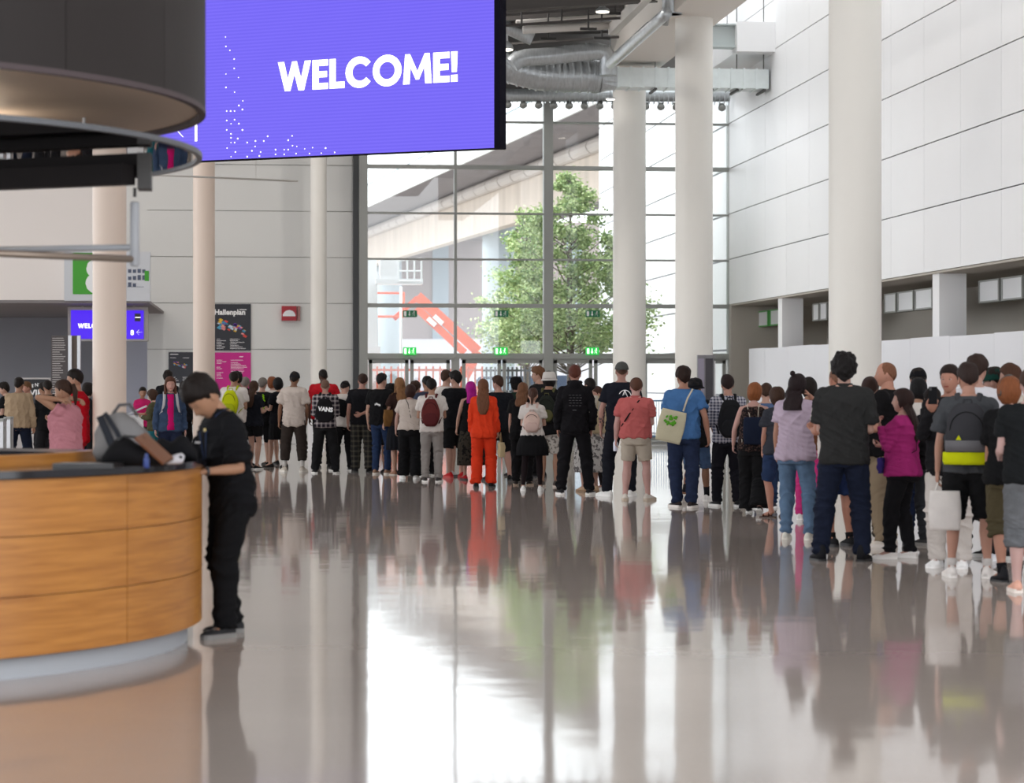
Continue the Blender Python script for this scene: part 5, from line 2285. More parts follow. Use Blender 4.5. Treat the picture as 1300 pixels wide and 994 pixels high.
# small blue bottle cap glimpse
p = deskpos(186, 12.95)
mb = MB()
mb.tube([(0, 0, 0), (0, 0, .004), (0, 0, .05), (0, 0, .058), (0, 0, .075), (0, 0, .08)], [.014, .016, .016, .009, .009, .004], 14)
o = mb.build('glue_stick', node_mat('blue plastic', rgb(40, 60, 120), rough=.3), sharp=40)
o.location = p
tag(o, 'small blue plastic tube standing on the counter before the brown folder', 'tube')

# ================================================================ outside
# viaduct
VPX = -20.0
bd = (RV * ((VPX - 650) / F) + HV)
bd.z = 0
bd.normalize()                       # runs to the left and away
bp_ = Vector((-bd.y, bd.x, 0))
if bp_.dot(HV) < 0:
    bp_ = -bp_                       # away from us
conc = node_mat('streaked concrete', rgb(196, 182, 170), rough=.85, noise=.28, nscale=1.2, nstretch=(1, 1, .06))
conc_d = node_mat('dark formwork concrete', rgb(126, 118, 120), rough=.85, noise=.2, nscale=.8, nstretch=(1, 1, 6))
conc_l = node_mat('light concrete edge', rgb(232, 232, 230), rough=.8)
br = at_d(467, 0, 142)
br.z = 0
br.z = 0
vd = empty('viaduct', br, 0, 'long concrete road viaduct crossing diagonally outside the glass', 'bridge')
zt = at_d(467, 263, 142).z
O0 = Vector((0, 0, 0))


def slab(mb, off0, off1, z0, z1, l0=-75, l1=110):
    rings = []
    for l in (l0, l1):
        c = bd * l
        rings.append([c + bp_ * off0 + Vector((0, 0, z0)), c + bp_ * off1 + Vector((0, 0, z0)), c + bp_ * off1 + Vector((0, 0, z1)), c + bp_ * off0 + Vector((0, 0, z1))])
    mb.loft(rings)


mb = MB()
slab(mb, 0, 14, zt + .02, zt + .30)
mb.build('deck', conc_d, vd)
mb = MB()
slab(mb, -.12, .0, zt - .02, zt + .50)
mb.build('edge_beam', conc_l, vd)
gof = 19.0 * (487.0 / F) * 1.0 * 1.0
zg0 = at_d(467, 338, 162).z
mb = MB()
slab(mb, 3.2, 3.8, zg0, zt + .02)
mb.build('girder', conc, vd)
mb = MB()
for l in range(-60, 108, 3):
    a = bd * l + bp_ * 3.05 + Vector((0, 0, zt - .35))
    mb.tube([a, a + bd * 2.85], .33, 12)
mb.build('drain_pipe', node_mat('pipe concrete', rgb(186, 176, 170), rough=.7), vd, smooth=False)
mb = MB()
slab(mb, -.05, -.02, zt + .55, zt + 1.30)
mb.build('glass_railing', glass_teal, vd)
mb = MB()
slab(mb, -.08, .01, zt + 1.30, zt + 1.36)
for l in range(-60, 110, 5):
    c = bd * l
    mb.cbox((c.x, c.y, zt + .9), (.08, .08, .9))
mb.build('handrail', node_mat('rail grey', rgb(130, 150, 155), rough=.5), vd)
for l in (22, 50, -14):
    mb = MB()
    a = bd * l + bp_ * 5
    mb.tube([a, a + Vector((0, 0, zt))], [.9, .9], 24)
    mb.build('pier', node_mat('pier concrete', rgb(176, 186, 192), rough=.8, noise=.15, nscale=1, nstretch=(1, 1, .1)), vd, smooth=True)
# abutment wall behind
ab = empty('abutment_wall', at_d(600, 484, 176).xy.to_3d(), 0, 'tall dark streaked concrete abutment wall behind the tree and lift', 'wall')
mb = MB()
mb.box((-30, 0, 4.7), (22, 1, 13.5))
mb.build('upper_wall', node_mat('abutment concrete', rgb(150, 138, 138), rough=.9, noise=.30, nscale=.5, nstretch=(1, 1, .25)), ab)
mb = MB()
mb.box((-30, -1.5, 0), (22, 1, 4.7))
mb.build('lower_wall', node_mat('pale retaining wall', rgb(206, 204, 210), rough=.85, noise=.06, nscale=1), ab)
mb = MB()
for k in range(10):
    mb.box((-28 + k * 5, -.12, 4.7), (-26.8 + k * 5, 0, 12.5))
mb.build('pilaster', node_mat('pilaster', rgb(150, 162, 172), rough=.8), ab)

# tree
def tree(p, H_, R_, label, seed, base_z=1.9, nleaf=9000):
    rd = random.Random(seed)
    e = empty('tree', p, 0, label, 'tree')
    mb = MB()
    mb.tube([(0, 0, 0), (.02, 0, H_ * .25), (-.03, .02, H_ * .5), (0, 0, H_ * .8), (.02, 0, H_ * .97)], [.14, .11, .085, .045, .01], 10)
    blobs = []
    for k in range(112):
        t = 1 - math.sqrt(1 - rd.random() * .985) if k < 96 else lerp(.72, .985, (k - 96) / 15)
        z = lerp(base_z, H_, t)
        rmax = R_ * (1 - (z - base_z) / (H_ - base_z)) ** .66 * (.75 + .25 * min(1, (z - base_z) / .9)) + .10
        a = rd.random() * 2 * PI
        r = rmax * math.sqrt(rd.random()) * .92
        c = Vector((math.cos(a) * r, math.sin(a) * r, z))
        blobs.append((c, rd.uniform(.35, .62) * (.45 + .55 * (1 - t))))
        z0_ = max(base_z * .7, z - r * .7)
        mid = Vector((c.x * .5, c.y * .5, lerp(z0_, z, .45)))
        mb.tube([(0, 0, z0_), mid, c], [.022, .014, .005], 5)
    mb.build('trunk', node_mat('bark', rgb(92, 78, 62), rough=.9, noise=.3, nscale=8), e, smooth=True)
    lm = MB()
    for k in range(nleaf):
        c, rb = blobs[rd.randrange(len(blobs))]
        v = Vector((rd.gauss(0, 1), rd.gauss(0, 1), rd.gauss(0, 1))).normalized() * rb * abs(rd.gauss(0, .72))
        v.z *= .7
        q = c + v
        d1 = Vector((rd.gauss(0, 1), rd.gauss(0, 1), rd.gauss(0, .5))).normalized()
        d2 = d1.cross(Vector((rd.gauss(0, 1), rd.gauss(0, 1), rd.gauss(0, 1)))).normalized()
        s1, s2 = rd.uniform(.07, .13), rd.uniform(.045, .075)
        lm.cur = rd.randrange(3)
        lm.poly([q - d1 * s1 * .5, q + d2 * s2 * .6 + d1 * .0, q + d1 * s1 * .5, q - d2 * s2 * .6])
    mats = [node_mat('leaf green', rgb(178, 198, 132), rough=.6), node_mat('leaf light green', rgb(208, 224, 164), rough=.6), node_mat('leaf dark green', rgb(128, 160, 98), rough=.6)]
    lm.build('foliage', mats, e)
    return e


tree(at_d(724, 484, 66).xy.to_3d(), at_d(0, 222, 66).z, 2.75, 'green leafy tree outside right behind the thick window post', 3, base_z=2.5, nleaf=46000)
tree(at_d(668, 484, 76).xy.to_3d(), at_d(0, 268, 76).z, 1.9, 'smaller green tree outside, left of the thick window post', 5, base_z=2.5, nleaf=20000)

# orange boom lift
orange = node_mat('lift orange', rgb(236, 92, 40), rough=.45)
bl = empty('boom_lift', at_d(590, 484, 70).xy.to_3d(), 0, 'orange boom lift parked outside behind the doors, arm raised to the left', 'lift')
o0 = bl.location
f = lambda x, y, dy=0: at_d(x, y, 70 + dy) - o0
mb = MB()
for a, b_, w in (((607, 446), (530, 376), .30), ((590, 448), (529, 391), .22)):
    mb.bar(f(*a), f(*b_), .25, w)
mb.bar(f(607, 446), f(590, 478), .25, .30)
mb.build('boom', orange, bl)
mb = MB()
for a, b_ in (((562, 411), (551, 401)), ((553, 413), (543, 404))):
    mb.bar(f(*a, -.16), f(*b_, -.16), .02, .14)
mb.build('boom_label', txt_white, bl)
mb = MB()
mb.cbox((0, 0, .75), (2.2, 1.2, .55))
mb.cbox((-.2, 0, 1.2), (1.1, 1.1, .5))
mb.build('chassis', orange, bl)
for sx in (-.8, .8):
    for sy in (-.6, .6):
        mb = MB()
        mb.cyl((sx, sy - .13, .38), (sx, sy + .13, .38), .38, 20)
        mb.build('wheel', black_m, bl, sharp=40)
mb = MB()
c = f(493, 402)
for z in (0, .35, .7):
    for a, b_ in (((-.45, -.3), (.45, -.3)), ((.45, -.3), (.45, .3)), ((.45, .3), (-.45, .3)), ((-.45, .3), (-.45, -.3))):
        mb.cyl((c.x + a[0], c.y + a[1], c.z + z), (c.x + b_[0], c.y + b_[1], c.z + z), .022, 6)
for a in ((-.45, -.3), (.45, -.3), (.45, .3), (-.45, .3)):
    mb.cyl((c.x + a[0], c.y + a[1], c.z), (c.x + a[0], c.y + a[1], c.z + .7), .022, 6)
mb.cbox((c.x, c.y, c.z), (.9, .6, .06))
mb.bar(f(500, 405), f(530, 378), .1, .14)
mb.build('basket', orange, bl)
# white lift basket
wl = empty('boom_lift', at_d(484, 484, 66).xy.to_3d(), 0, 'white lift with railed work basket high up outside at the left of the glass', 'lift')
o0 = wl.location
f = lambda x, y, dy=0: at_d(x, y, 66 + dy) - o0
mb = MB()
for y in (331, 344, 357):
    for dy in (-.4, .4):
        mb.cyl(f(506, y, dy), f(535, y - (3 if y < 340 else 0), dy), .025, 6)
for x in (506, 517, 526, 535):
    for dy in (-.4, .4):
        mb.cyl(f(x, 331, dy), f(x, 358, dy), .025, 6)
a, b_ = f(476, 361), f(536, 355)
mb.box((a.x, -.45, a.z), (b_.x, .45, a.z + .14))
mb.build('basket', node_mat('lift white', rgb(232, 234, 236), rough=.4), wl)
mb = MB()
a, b_ = f(482, 355), f(505, 331)
mb.box((a.x, -.4, a.z), (b_.x, .4, b_.z))
mb.build('control_box', node_mat('lift white', rgb(232, 234, 236)), wl)
mb = MB()
mb.bar(f(470, 330), f(472, 440), .3, .35, up=Vector((1, 0, 0)))
mb.bar(f(472, 440), f(474, 520), .4, .45, up=Vector((1, 0, 0)))
mb.bar(f(471, 340), f(484, 357), .15, .15)
mb.build('mast', node_mat('lift white', rgb(232, 234, 236)), wl)
mb = MB()
mb.box((-1.0, -.7, .0), (1.0, .7, .8))
mb.build('chassis', node_mat('lift grey', rgb(120, 122, 126), rough=.5), wl)
# pole, fences, van
p = at_d(509, 484, 67)
mb = MB()
mb.tube([(0, 0, 0), (0, 0, at_d(0, 364, 67).z)], [.045, .035], 12)
o = mb.build('pole', node_mat('pole white', rgb(236, 236, 238), rough=.4), smooth=True)
o.location = (p.x, p.y, 0)
tag(o, 'thin white pole standing outside behind the left exit sign', 'pole')
for x0, x1, d, c, lab in ((470, 612, 65, (238, 120, 90), 'orange construction fence outside behind the left doors'), (612, 700, 68, (70, 74, 80), 'dark steel fence outside behind the middle doors')):
    a = at_d(x0, 484, d)
    b_ = at_d(x1, 484, d)
    a.z = b_.z = 0
    e = empty('fence', a, 0, lab, 'fence')
    mm = node_mat('fence %s' % (c,), rgb(*c), rough=.5)
    mb = MB()
    for z in (.5, 1.3, 1.9):
        mb.bar(Vector((0, 0, z)), b_ - a + Vector((0, 0, z)), .04, .06)
    mb.build('rails', mm, e)
    mb = MB()
    n_ = 16
    for k in range(n_ + 1):
        q = (b_ - a) * (k / n_)
        mb.cbox((q.x, q.y, 1.0), (.05, .05, 2.0))
    mb.build('fence_posts', mm, e)
vn = empty('van', at_d(645, 484, 84).xy.to_3d(), 0, 'dark blue van parked outside behind the middle doors', 'van')
mb = MB()
side = [(-2.2, .35), (-2.25, 1.0), (-1.7, 1.15), (-1.1, 1.75), (2.1, 1.8), (2.2, .35)]
mb.loft([[Vector((x, y, z)) for x, z in side] for y in (-.9, .9)])
mb.build('van_body', node_mat('van blue', rgb(50, 66, 92), rough=.3), vn)
mb = MB()
mb.loft([[Vector((x, y, z)) for x, z in [(-1.5, 1.17), (-1.05, 1.65), (.0, 1.68), (.0, 1.17)]] for y in (-.92, .92)])
mb.build('window', node_mat('van glass', rgb(150, 170, 186), rough=.1), vn)
for x in (-1.4, 1.4):
    for y in (-.82, .82):
        mb = MB()
        mb.cyl((x, y - .1, .34), (x, y + .1, .34), .34, 20)
        mb.build('wheel', black_m, vn, sharp=40)
# ================================================================ the people
BK = (24, 24, 26)
BLK = cloth(BK)
BLK2 = cloth((34, 33, 36))
WHT = cloth((226, 218, 212))
CRM = cloth((214, 200, 190))
NAVY = cloth((34, 40, 62))
JEAN = cloth((44, 60, 92), 'denim')
DJEAN = cloth((28, 34, 50), 'denim')
LJEAN = cloth((104, 130, 160), 'denim')
KHK = cloth((150, 132, 106))
DK = (30, 22, 18)
BRN = (66, 44, 32)
LBR = (110, 78, 52)
BLD = (150, 116, 78)
GRY = (120, 112, 106)
GING = (128, 72, 40)
FAIR = (214, 164, 140)
MID = (186, 136, 108)
TAN = (150, 104, 78)
DARK = (92, 60, 46)
SN = 'sneaker'
WS = (SN, (226, 226, 224), (236, 236, 234))
BS = (SN, (30, 30, 32), (225, 225, 222))
BB = (SN, (24, 24, 26), (40, 40, 42))
ARMS['temple'] = ((.20, .85, -.12), (-.46, -.66, .72), (-.6, -.2, -.6), .35)
ARMS['tie'] = ((.42, .70, .52), (-.36, -.92, -.10), (-.3, 0, -1), .7)
ARMS['tohead'] = ((.72, .22, .62), (-.80, -.42, .12), (-.3, 1, -.3), .5)

# ---- foreground: man in black writing at the counter
P = person(294, 806, 478, face=-112, arms=(((.14, .02, -.95), (.10, 1, .10), (-.3, 0, -1), .7), ((.05, .40, -.82), (-.20, 1, .06), (-.3, 0, -1), .8)), legs='step', lean=9,
           look=(-6, 38, 0), hair=('messy', (28, 20, 17)), skin=(188, 136, 104), shirt=('tee', cloth((22, 22, 25)), {'hem': .80, 'ease': .026, 'arm': .022, 'sleeve': .85}),
           bottom=('trousers', cloth((20, 20, 22)), {'fit': .028, 'flare': .004}), shoes=(SN, (42, 42, 44), (120, 118, 116)), collar=cloth((24, 24, 27)), b=.94, sc_head=1.12,
           label='young man in black polo and trousers leaning on the round counter, looking down', H=1.665)
b0 = P.SC
mb = MB()
for sd in (-1, 1):
    mb.tube([P.T(q) for q in ((sd * .062, -.03, 1.50), (sd * .075, .05, 1.47), (sd * .055, .135, 1.36), (sd * .012, .152, 1.16))], [(.009, .003)] * 4, 8, ref=(1, 0, 0))
mb.xf(P.SC)
mb.build('lanyard', cloth((44, 56, 84)), P.emp, smooth=True)
mb = MB()
mb.cyl(P.T((-.07, .140, 1.385)), P.T((-.07, .150, 1.385)), .012, 12)
mb.xf(P.SC)
mb.build('pin_badge', node_mat('gold pin', rgb(190, 170, 110), rough=.3, metal=.6), P.emp)
mb = MB()
c = P.T((.075, .150, 1.30))
for i, dx in enumerate((-.035, -.02, -.005, .01, .025, .04)):
    mb.cbox((c.x + dx, c.y, c.z + .003 * math.sin(i * 2)), (.009, .004, .012))
mb.xf(P.SC)
mb.build('chest_print', node_mat('grey print', rgb(150, 150, 155)), P.emp)
for sd, nm in ((-1, 'wristwatch'),):
    S, U, E, V, Wr = P.arm[sd]
    mb = MB()
    mb.tube([Wr - V * .025, Wr - V * .005], [.029, .029], 14)
    mb.ball(Wr - V * .015 + Vector((0, 0, .026)), (.017, .017, .006), 10, 6)
    mb.xf(P.SC)
    mb.build(nm, node_mat('watch grey', rgb(60, 62, 66), rough=.3, metal=.4), P.emp, smooth=True)

# ---- far left background
P = person(84, 0, 497, depth=23.5, H=1.62, face=-62, sex='f', b=1.05, arms=('tie', 'tie'), hair=('ponytail', (58, 38, 28)), skin=(184, 134, 104), look=(0, 10, 0),
           shirt=('tee', cloth((196, 132, 142)), {'sleeve': .25, 'ease': .035}), bottom=('jeans', DJEAN), shoes=WS, label='woman in dusty pink top behind the counter, both arms raised to her hair')
P = person(97, 0, 473, depth=29, H=1.74, face=-80, arms=('front', 'front'), hair=('short', DK), skin=(190, 140, 112), look=(0, 4, 0),
           shirt=('tee', cloth((196, 18, 36)), {'ease': .03}), bottom=('trousers', cloth((180, 20, 36))), shoes=WS, label='dark-haired man in red facing left behind the dusty pink woman')
person(111, 0, 487, depth=37, H=1.57, face=70, sex='f', arms=('down', 'front'), hair=('bob', DK), skin=FAIR, shirt=('long', BLK2), bottom=('trousers', BLK), shoes=BB,
       label='dark-haired person in black, mostly hidden behind the man in red')
person(24, 0, 480, depth=40, H=1.655, face=12, b=1.08, arms=('front', 'loose'), legs='wide', hair=('short', DK), skin=MID, shirt=('long', cloth((176, 152, 124)), {'ease': .035}), bottom=('jeans', DJEAN, {'fit': .02}), shoes=BB,
       label='man in beige shirt and dark jeans with his back to us at far left')
person(7, 0, 487, depth=44, H=1.56, face=-70, arms=('front', 'front'), hair=('messy', DK), skin=FAIR, shirt=('tee', BLK), bottom=('trousers', BLK), shoes=BB,
       label='dark-haired person in black tee at the very left edge, facing left')
person(36, 0, 486, depth=47, H=1.58, face=-100, arms=('down', 'down'), hair=('short', LBR), skin=(200, 140, 116), shirt=('tee', cloth((90, 100, 120))), bottom=('jeans', LJEAN), shoes=WS,
       label='fair-haired person in profile between beige shirt and VIP board')
person(55, 0, 487, depth=44, H=1.56, face=-30, arms=('front', 'front'), hair=('short', DK), skin=MID, shirt=('long', cloth((84, 84, 88)), {'ease': .035}), bottom=('trousers', BLK2), shoes=BB,
       label='person in grey jacket right of the man in the beige shirt')
person(61, 0, 483, depth=42, H=1.605, face=-15, b=1.1, arms=('loose', 'loose'), legs='wide', hair=('short', DK), skin=MID, shirt=('long', BLK, {'ease': .035, 'hem': .78}), bottom=('trousers', BLK2, {'fit': .03}), shoes=BB,
       label='man in black coat left of the woman with raised arms')
person(181, 0, 491, depth=45, H=1.49, face=150, sex='f', arms=('front', 'front'), hair=('tied', DK), skin=MID, look=(20, 10, 0), shirt=('tee', cloth((206, 40, 110))), bottom=('trousers', BLK), shoes=WS,
       label='woman in bright pink top standing by the scanner stand')
P = person(196, 0, 494, depth=42, H=1.45, face=-60, sex='f', arms=('front', 'front'), hair=('bob', BRN), skin=FAIR, look=(0, 15, 0), shirt=('long', cloth((84, 82, 60))), bottom=('trousers', cloth((40, 110, 120))), shoes=WS,
           label='brown-haired person in olive jacket between the bright pink top and denim jacket')
person(213, 0, 470, depth=47, H=1.80, face=20, arms=('front', 'front'), hair=('messy', DK), skin=MID, shirt=('long', BLK), bottom=('trousers', BLK), shoes=BB,
       label='tall dark-haired person in black directly behind the woman in denim')
person(233, 0, 484, depth=48, H=1.6, face=30, arms=('down', 'down'), hair=('long', DK), sex='f', skin=MID, shirt=('long', BLK2), bottom=('trousers', BLK), shoes=BB,
       label='dark figure in black right of the woman in the denim jacket')
P = person(216, 0, 473.5, depth=36.0, H=1.70, face=176, sex='f', arms=('loose', 'loose'), legs='walk', hair=('longwavy', (92, 58, 42)), skin=(214, 158, 140),
           shirt=('long', cloth((60, 76, 102), 'denim'), {'name': 'denim_jacket', 'ease': .030, 'hem': .88}), bottom=('trousers', NAVY), shoes=WS,
           label='long-haired woman in denim jacket and bright pink top walking towards us')
mb = MB()
rings = []
for i in range(9):
    z = lerp(.90, 1.46, i / 8)
    w, d_, yo = torso_dims('f', 1.0, z)
    hw = .052 + .012 * (1 - i / 8)
    rings.append([P.T((hw * math.cos(PI * k / 8), yo + d_ + .016 + .045 * math.sin(PI * k / 8), z)) for k in range(9)])
mb.loft(rings, close=True)
mb.xf(P.SC)
mb.build('pink_top', cloth((206, 20, 108)), P.emp, smooth=True)
backpack(P, 'pale grey backpack worn by the woman in the denim jacket', (190, 186, 190), size=(.28, .38, .12))

# ---- the queue, left part
P = person(297, 597, 470.5, face=18, b=1.08, arms=('front', 'front'), hair=('short', DK), skin=MID, shirt=('tee', WHT, {'ease': .03}), bottom=('trousers', BLK), shoes=BS,
           label='man in white tee carrying the yellow-green backpack')
e, X, _ = backpack(P, 'bright yellow-green hiking backpack on the white-shirted man behind the counter man', (196, 204, 20), (170, 180, 24), size=(.27, .44, .18), zc=1.19)
person(302, 596, 471.5, face=-20, arms=('down', 'front'), hair=('messy', DK), skin=MID, shirt=('tee', BLK), bottom=('trousers', BLK), shoes=BS,
       label='dark-haired person just right behind the man with the yellow-green backpack')
person(311, 592, 478, face=10, arms=('down', 'down'), hair=('short', GRY), skin=(190, 140, 126), shirt=('tee', BLK2), bottom=('shorts', BLK), shoes=BB,
       label='grey-haired person right of the yellow-green backpack, before the magenta poster')
person(322, 596, 482, face=35, sex='f', arms=('front', 'front'), hair=('long', BRN), skin=FAIR, shirt=('tee', cloth((28, 30, 38)), {'ease': .026}), bottom=('shorts', BLK, {'cut': .6}), shoes=BS,
       label='woman with long brown hair in navy top and black shorts, bare legs', legs='narrow')
P = person(333, 592, 479, face=10, arms=('front', 'front'), hair=('short', GRY), skin=FAIR, shirt=('tee', cloth((26, 26, 28))), bottom=('shorts', BLK, {'cut': 1.0}), shoes=BB,
           label='grey-haired person in black vest with a neon green print on the back')
mb = MB()
for i, (x, z) in enumerate(((.045, 1.36), (.060, 1.30), (.042, 1.24), (.062, 1.18), (.05, 1.12), (.04, 1.40))):
    tw, td, ty = torso_dims('m', 1, z)
    c = P.T((x, back_y(P, z, .024), z))
    mb.tube([c + Vector((-.02, 0, -.025)), c + Vector((.015, 0, 0)), c + Vector((-.01, 0, .03))], [(.004, .012), (.004, .018), (.004, .010)], 8)
mb.xf(P.SC)
mb.build('neon_print', cloth((150, 210, 30)), P.emp, smooth=True)
person(346, 590, 477, face=-30, sex='f', arms=('front', 'front'), hair=('bob', GING), skin=FAIR, shirt=('tee', WHT), bottom=('skirt', BLK2, {'hem': .6}), shoes=BB,
       label='ginger-haired person in white tee left of the woman with black hair')
person(354, 594, 478, face=-40, sex='f', arms=('front', 'low'), hair=('bob', (20, 17, 18)), skin=FAIR, shirt=('tee', cloth((24, 24, 30))), bottom=('skirt', BLK, {'hem': .55, 'flare': .03}), shoes=('flat', (30, 28, 28), (60, 55, 50)),
       label='black-haired woman in short black dress left of the black-capped man', legs='step')
person(373, 599, 470.5, face=8, b=.95, arms=('loose', 'pocket'), legs=(-.17, .03, -24, .15, 0, 14), hair=('short', DK), hat=('cap', (34, 34, 40)), skin=TAN, shirt=('tee', CRM, {'hem': .80, 'ease': .030, 'arm': .020, 'sleeve': .75}),
       bottom=('trousers', cloth((58, 50, 46)), {'fit': .034, 'cut': 1.72}), shoes=(SN, (200, 192, 180), (226, 222, 214), (228, 224, 220), .3), label='man in oversized off-white tee, black cap and cropped brown trousers')
person(411, 594, 466.5, face=14, b=1.14, arms=('loose', 'strap'), hair=('buzz', (28, 20, 17)), skin=DARK, shirt=('tee', cloth((190, 26, 38)), {'ease': .03}), bottom=('trousers', BLK), shoes=BB,
       label='tall dark-skinned man in red tee beside the slim column', look=(-35, 5, 0))
P = person(413, 601, 480, face=4, b=1.0, arms=('front', 'front'), legs='wide', hair=('balding', (110, 84, 70)), skin=(196, 146, 126), shirt=('long', cloth((40, 36, 46), 'plaid', (178, 168, 168), 1.4), {'ease': .03}),
           bottom=('trousers', cloth((30, 30, 32)), {'fit': .03}), shoes=BS, label='balding man in black and white plaid shirt with black lettered backpack')
e, X, c = backpack(P, 'black backpack with white VANS lettering on the plaid shirt', (28, 27, 30), size=(.31, .42, .14), zc=1.17, pocket=False)
bl_ = P.T((-.115, c[1] - .012, 1.17))
text('VANS', .10, txt_white, e, X @ Vector((bl_.x, bl_.y, bl_.z)), (1, 0, -.10), (.1, 0, 1), bold=.005)
P = person(437, 598, 481, face=-22, arms=('front', 'phone'), lean=4, legs='step', hair=('short', DK), hat=('cap', (24, 24, 27)), skin=FAIR, look=(45, 28, 0), shirt=('tee', WHT, {'ease': .026}), bottom=('trousers', BLK, {'fit': .022}), shoes=BS,
           label='man in white tee and black cap, head bowed, right of the plaid shirt')
pouch(P, 'shoulder_bag', 'black sling bag hanging at the back of the head-bowed capped man', 'bag', (-.12, -.20, 1.20), (.24, .30, .12), BLK, 0, 20,
      straps=[([(-.05, -.16, 1.32), (.06, -.08, 1.47), (.10, .04, 1.46), (.04, .14, 1.30)], (.016, .004))], smat=BLK)
person(460, 600, 473, face=6, b=1.08, arms=('loose', 'behind'), legs='step', hair=('short', (58, 38, 30)), skin=(206, 150, 130), shirt=('tee', cloth((28, 28, 32)), {'ease': .03}),
       bottom=('trousers', cloth((44, 44, 44), 'plaid', (92, 88, 78), 1.6), {'fit': .030}), shoes=BB, label='man in black tee and dark plaid trousers, one hand behind his back')
P = person(484, 602, 473, face=22, b=1.06, arms=('loose', 'front'), legs='stand', hair=('short', (22, 18, 18)), skin=FAIR, look=(25, 0, 0), shirt=('tee', BLK, {'ease': .03}), bottom=('jeans', JEAN), shoes=(SN, (150, 120, 100), (220, 214, 206)),
           label='man in black tee with white back print and blue jeans')
mb = MB()
rd = random.Random(8)
tw, td, ty = torso_dims('m', 1.06, 1.30)
for i in range(6):
    c = P.T((-.05 + .018 * i, back_y(P, 1.21), 1.21 + .012 * math.sin(i)))
    mb.cbox(c, (.012, .004, .034))
mb.tube([P.T((-.06, ty - td - .026, 1.34)), P.T((-.02, ty - td - .028, 1.315)), P.T((.05, ty - td - .026, 1.33))], [(.004, .010), (.004, .016), (.004, .006)], 8)
mb.xf(P.SC)
mb.build('back_print', txt_white, P.emp)
person(495, 600, 487, face=-10, sex='f', arms=('down', 'front'), hair=('curly', (26, 20, 20)), skin=MID, shirt=('tee', cloth((34, 34, 38), 'floral', (150, 146, 146))), bottom=('skirt', BLK, {'hem': .55}), shoes=BB,
       label='person with dark curly hair and speckled top between jeans man and wavy-haired woman')
P = person(508, 603, 478, face=-15, sex='f', b=1.05, arms=('wide', 'front'), hair=('longwavy', (138, 98, 64)), drape=1.30, skin=FAIR, shirt=('tee', cloth((52, 34, 30))), bottom=('skirt', cloth((26, 28, 34)), {'hem': .45, 'flare': .05}), shoes=('flat', (150, 110, 90), (200, 190, 180)),
           label='woman with wavy blonde-brown hair, dark brown top and black skirt')
pouch(P, 'tote_bag', 'brown tote bag hanging at the left side of the wavy-haired woman', 'bag', (-.19, -.04, 1.02), (.27, .30, .08), cloth((132, 96, 56)), 10, 0,
      straps=[([(-.27, -.04, 1.16), (-.22, -.06, 1.32), (-.15, -.04, 1.47), (-.12, .02, 1.47), (-.10, .0, 1.16)], (.009, .009))], smat=cloth((96, 66, 40)))
person(528, 602, 484, face=30, arms=('down', 'front'), hair=('messy', BRN), skin=FAIR, shirt=('tee', cloth((80, 74, 78))), bottom=('trousers', BLK), shoes=BS,
       label='brown-haired person peeking between the white-shirted woman and the maroon backpack')
P = person(520, 608, 487, face=8, sex='f', b=1.12, arms=('wide', 'front'), legs='step', hair=('bob', (60, 38, 32)), skin=(206, 158, 140), shirt=('tee', CRM, {'ease': .034, 'hem': .92}), bottom=('trousers', BLK, {'fit': .034, 'flare': .03}), shoes=WS,
           label='woman in cream tee and wide black trousers with a thin black shoulder strap')
mb = MB()
mb.tube([P.T(q) for q in ((-.07, -.06, 1.49), (-.01, -.145, 1.40), (.02, -.150, 1.25), (.06, -.145, 1.08))], [(.006, .004)] * 4, 6)
mb.xf(P.SC)
mb.build('strap', BLK, P.emp)
person(542, 604, 476.5, face=-25, arms=('down', 'down'), hair=('short', (26, 22, 22)), skin=MID, shirt=('tee', cloth((60, 66, 84))), bottom=('trousers', BLK), shoes=BS,
       label='black-haired person behind the man with the maroon backpack, to his left')
P = person(548, 612, 480, face=5, b=1.0, arms=('front', 'front'), legs='stand', hair=('short', (30, 24, 23)), skin=MID, shirt=('tee', WHT, {'ease': .03}), bottom=('trousers', cloth((150, 144, 140)), {'fit': .020}), shoes=(SN, (60, 56, 56), (232, 230, 226)),
           label='man in white tee and light grey trousers wearing the maroon backpack')
backpack(P, 'maroon backpack on the man in light grey trousers', (104, 46, 46), (92, 40, 42), size=(.29, .45, .15), zc=1.18)
person(566, 604, 468.5, face=12, arms=('front', 'front'), hair=('short', BRN), skin=FAIR, look=(30, 0, 0), shirt=('tee', WHT, {'ease': .03}), bottom=('shorts', cloth((92, 86, 80)), {'cut': .95}), shoes=(SN, (200, 198, 196), (60, 60, 64)),
       label='man in white tee and grey-brown shorts right of the maroon backpack')
person(579, 606, 470.5, face=-18, b=1.05, arms=('front', 'loose'), hair=('messy', (22, 18, 18)), skin=(200, 150, 128), look=(-30, 0, 0), shirt=('tee', cloth((24, 24, 28)), {'hem': .82, 'ease': .03}), bottom=('shorts', BLK, {'cut': 1.0, 'fit': .03}), shoes=(SN, (190, 30, 36), (200, 60, 60)),
       label='black-haired man in long black tee, black shorts and red shoes')
person(598, 609, 483, face=-12, sex='f', arms=('wide', 'down'), hair=('long', (178, 22, 140)), drape=1.36, skin=(206, 156, 134), shirt=('tank', BLK), bottom=('skirt', cloth((62, 56, 48), 'floral', (26, 24, 24)), {'hem': .26, 'flare': .06}), shoes=(SN, (170, 24, 34), (60, 30, 30)),
       label='woman with magenta hair, black top and long patterned skirt')
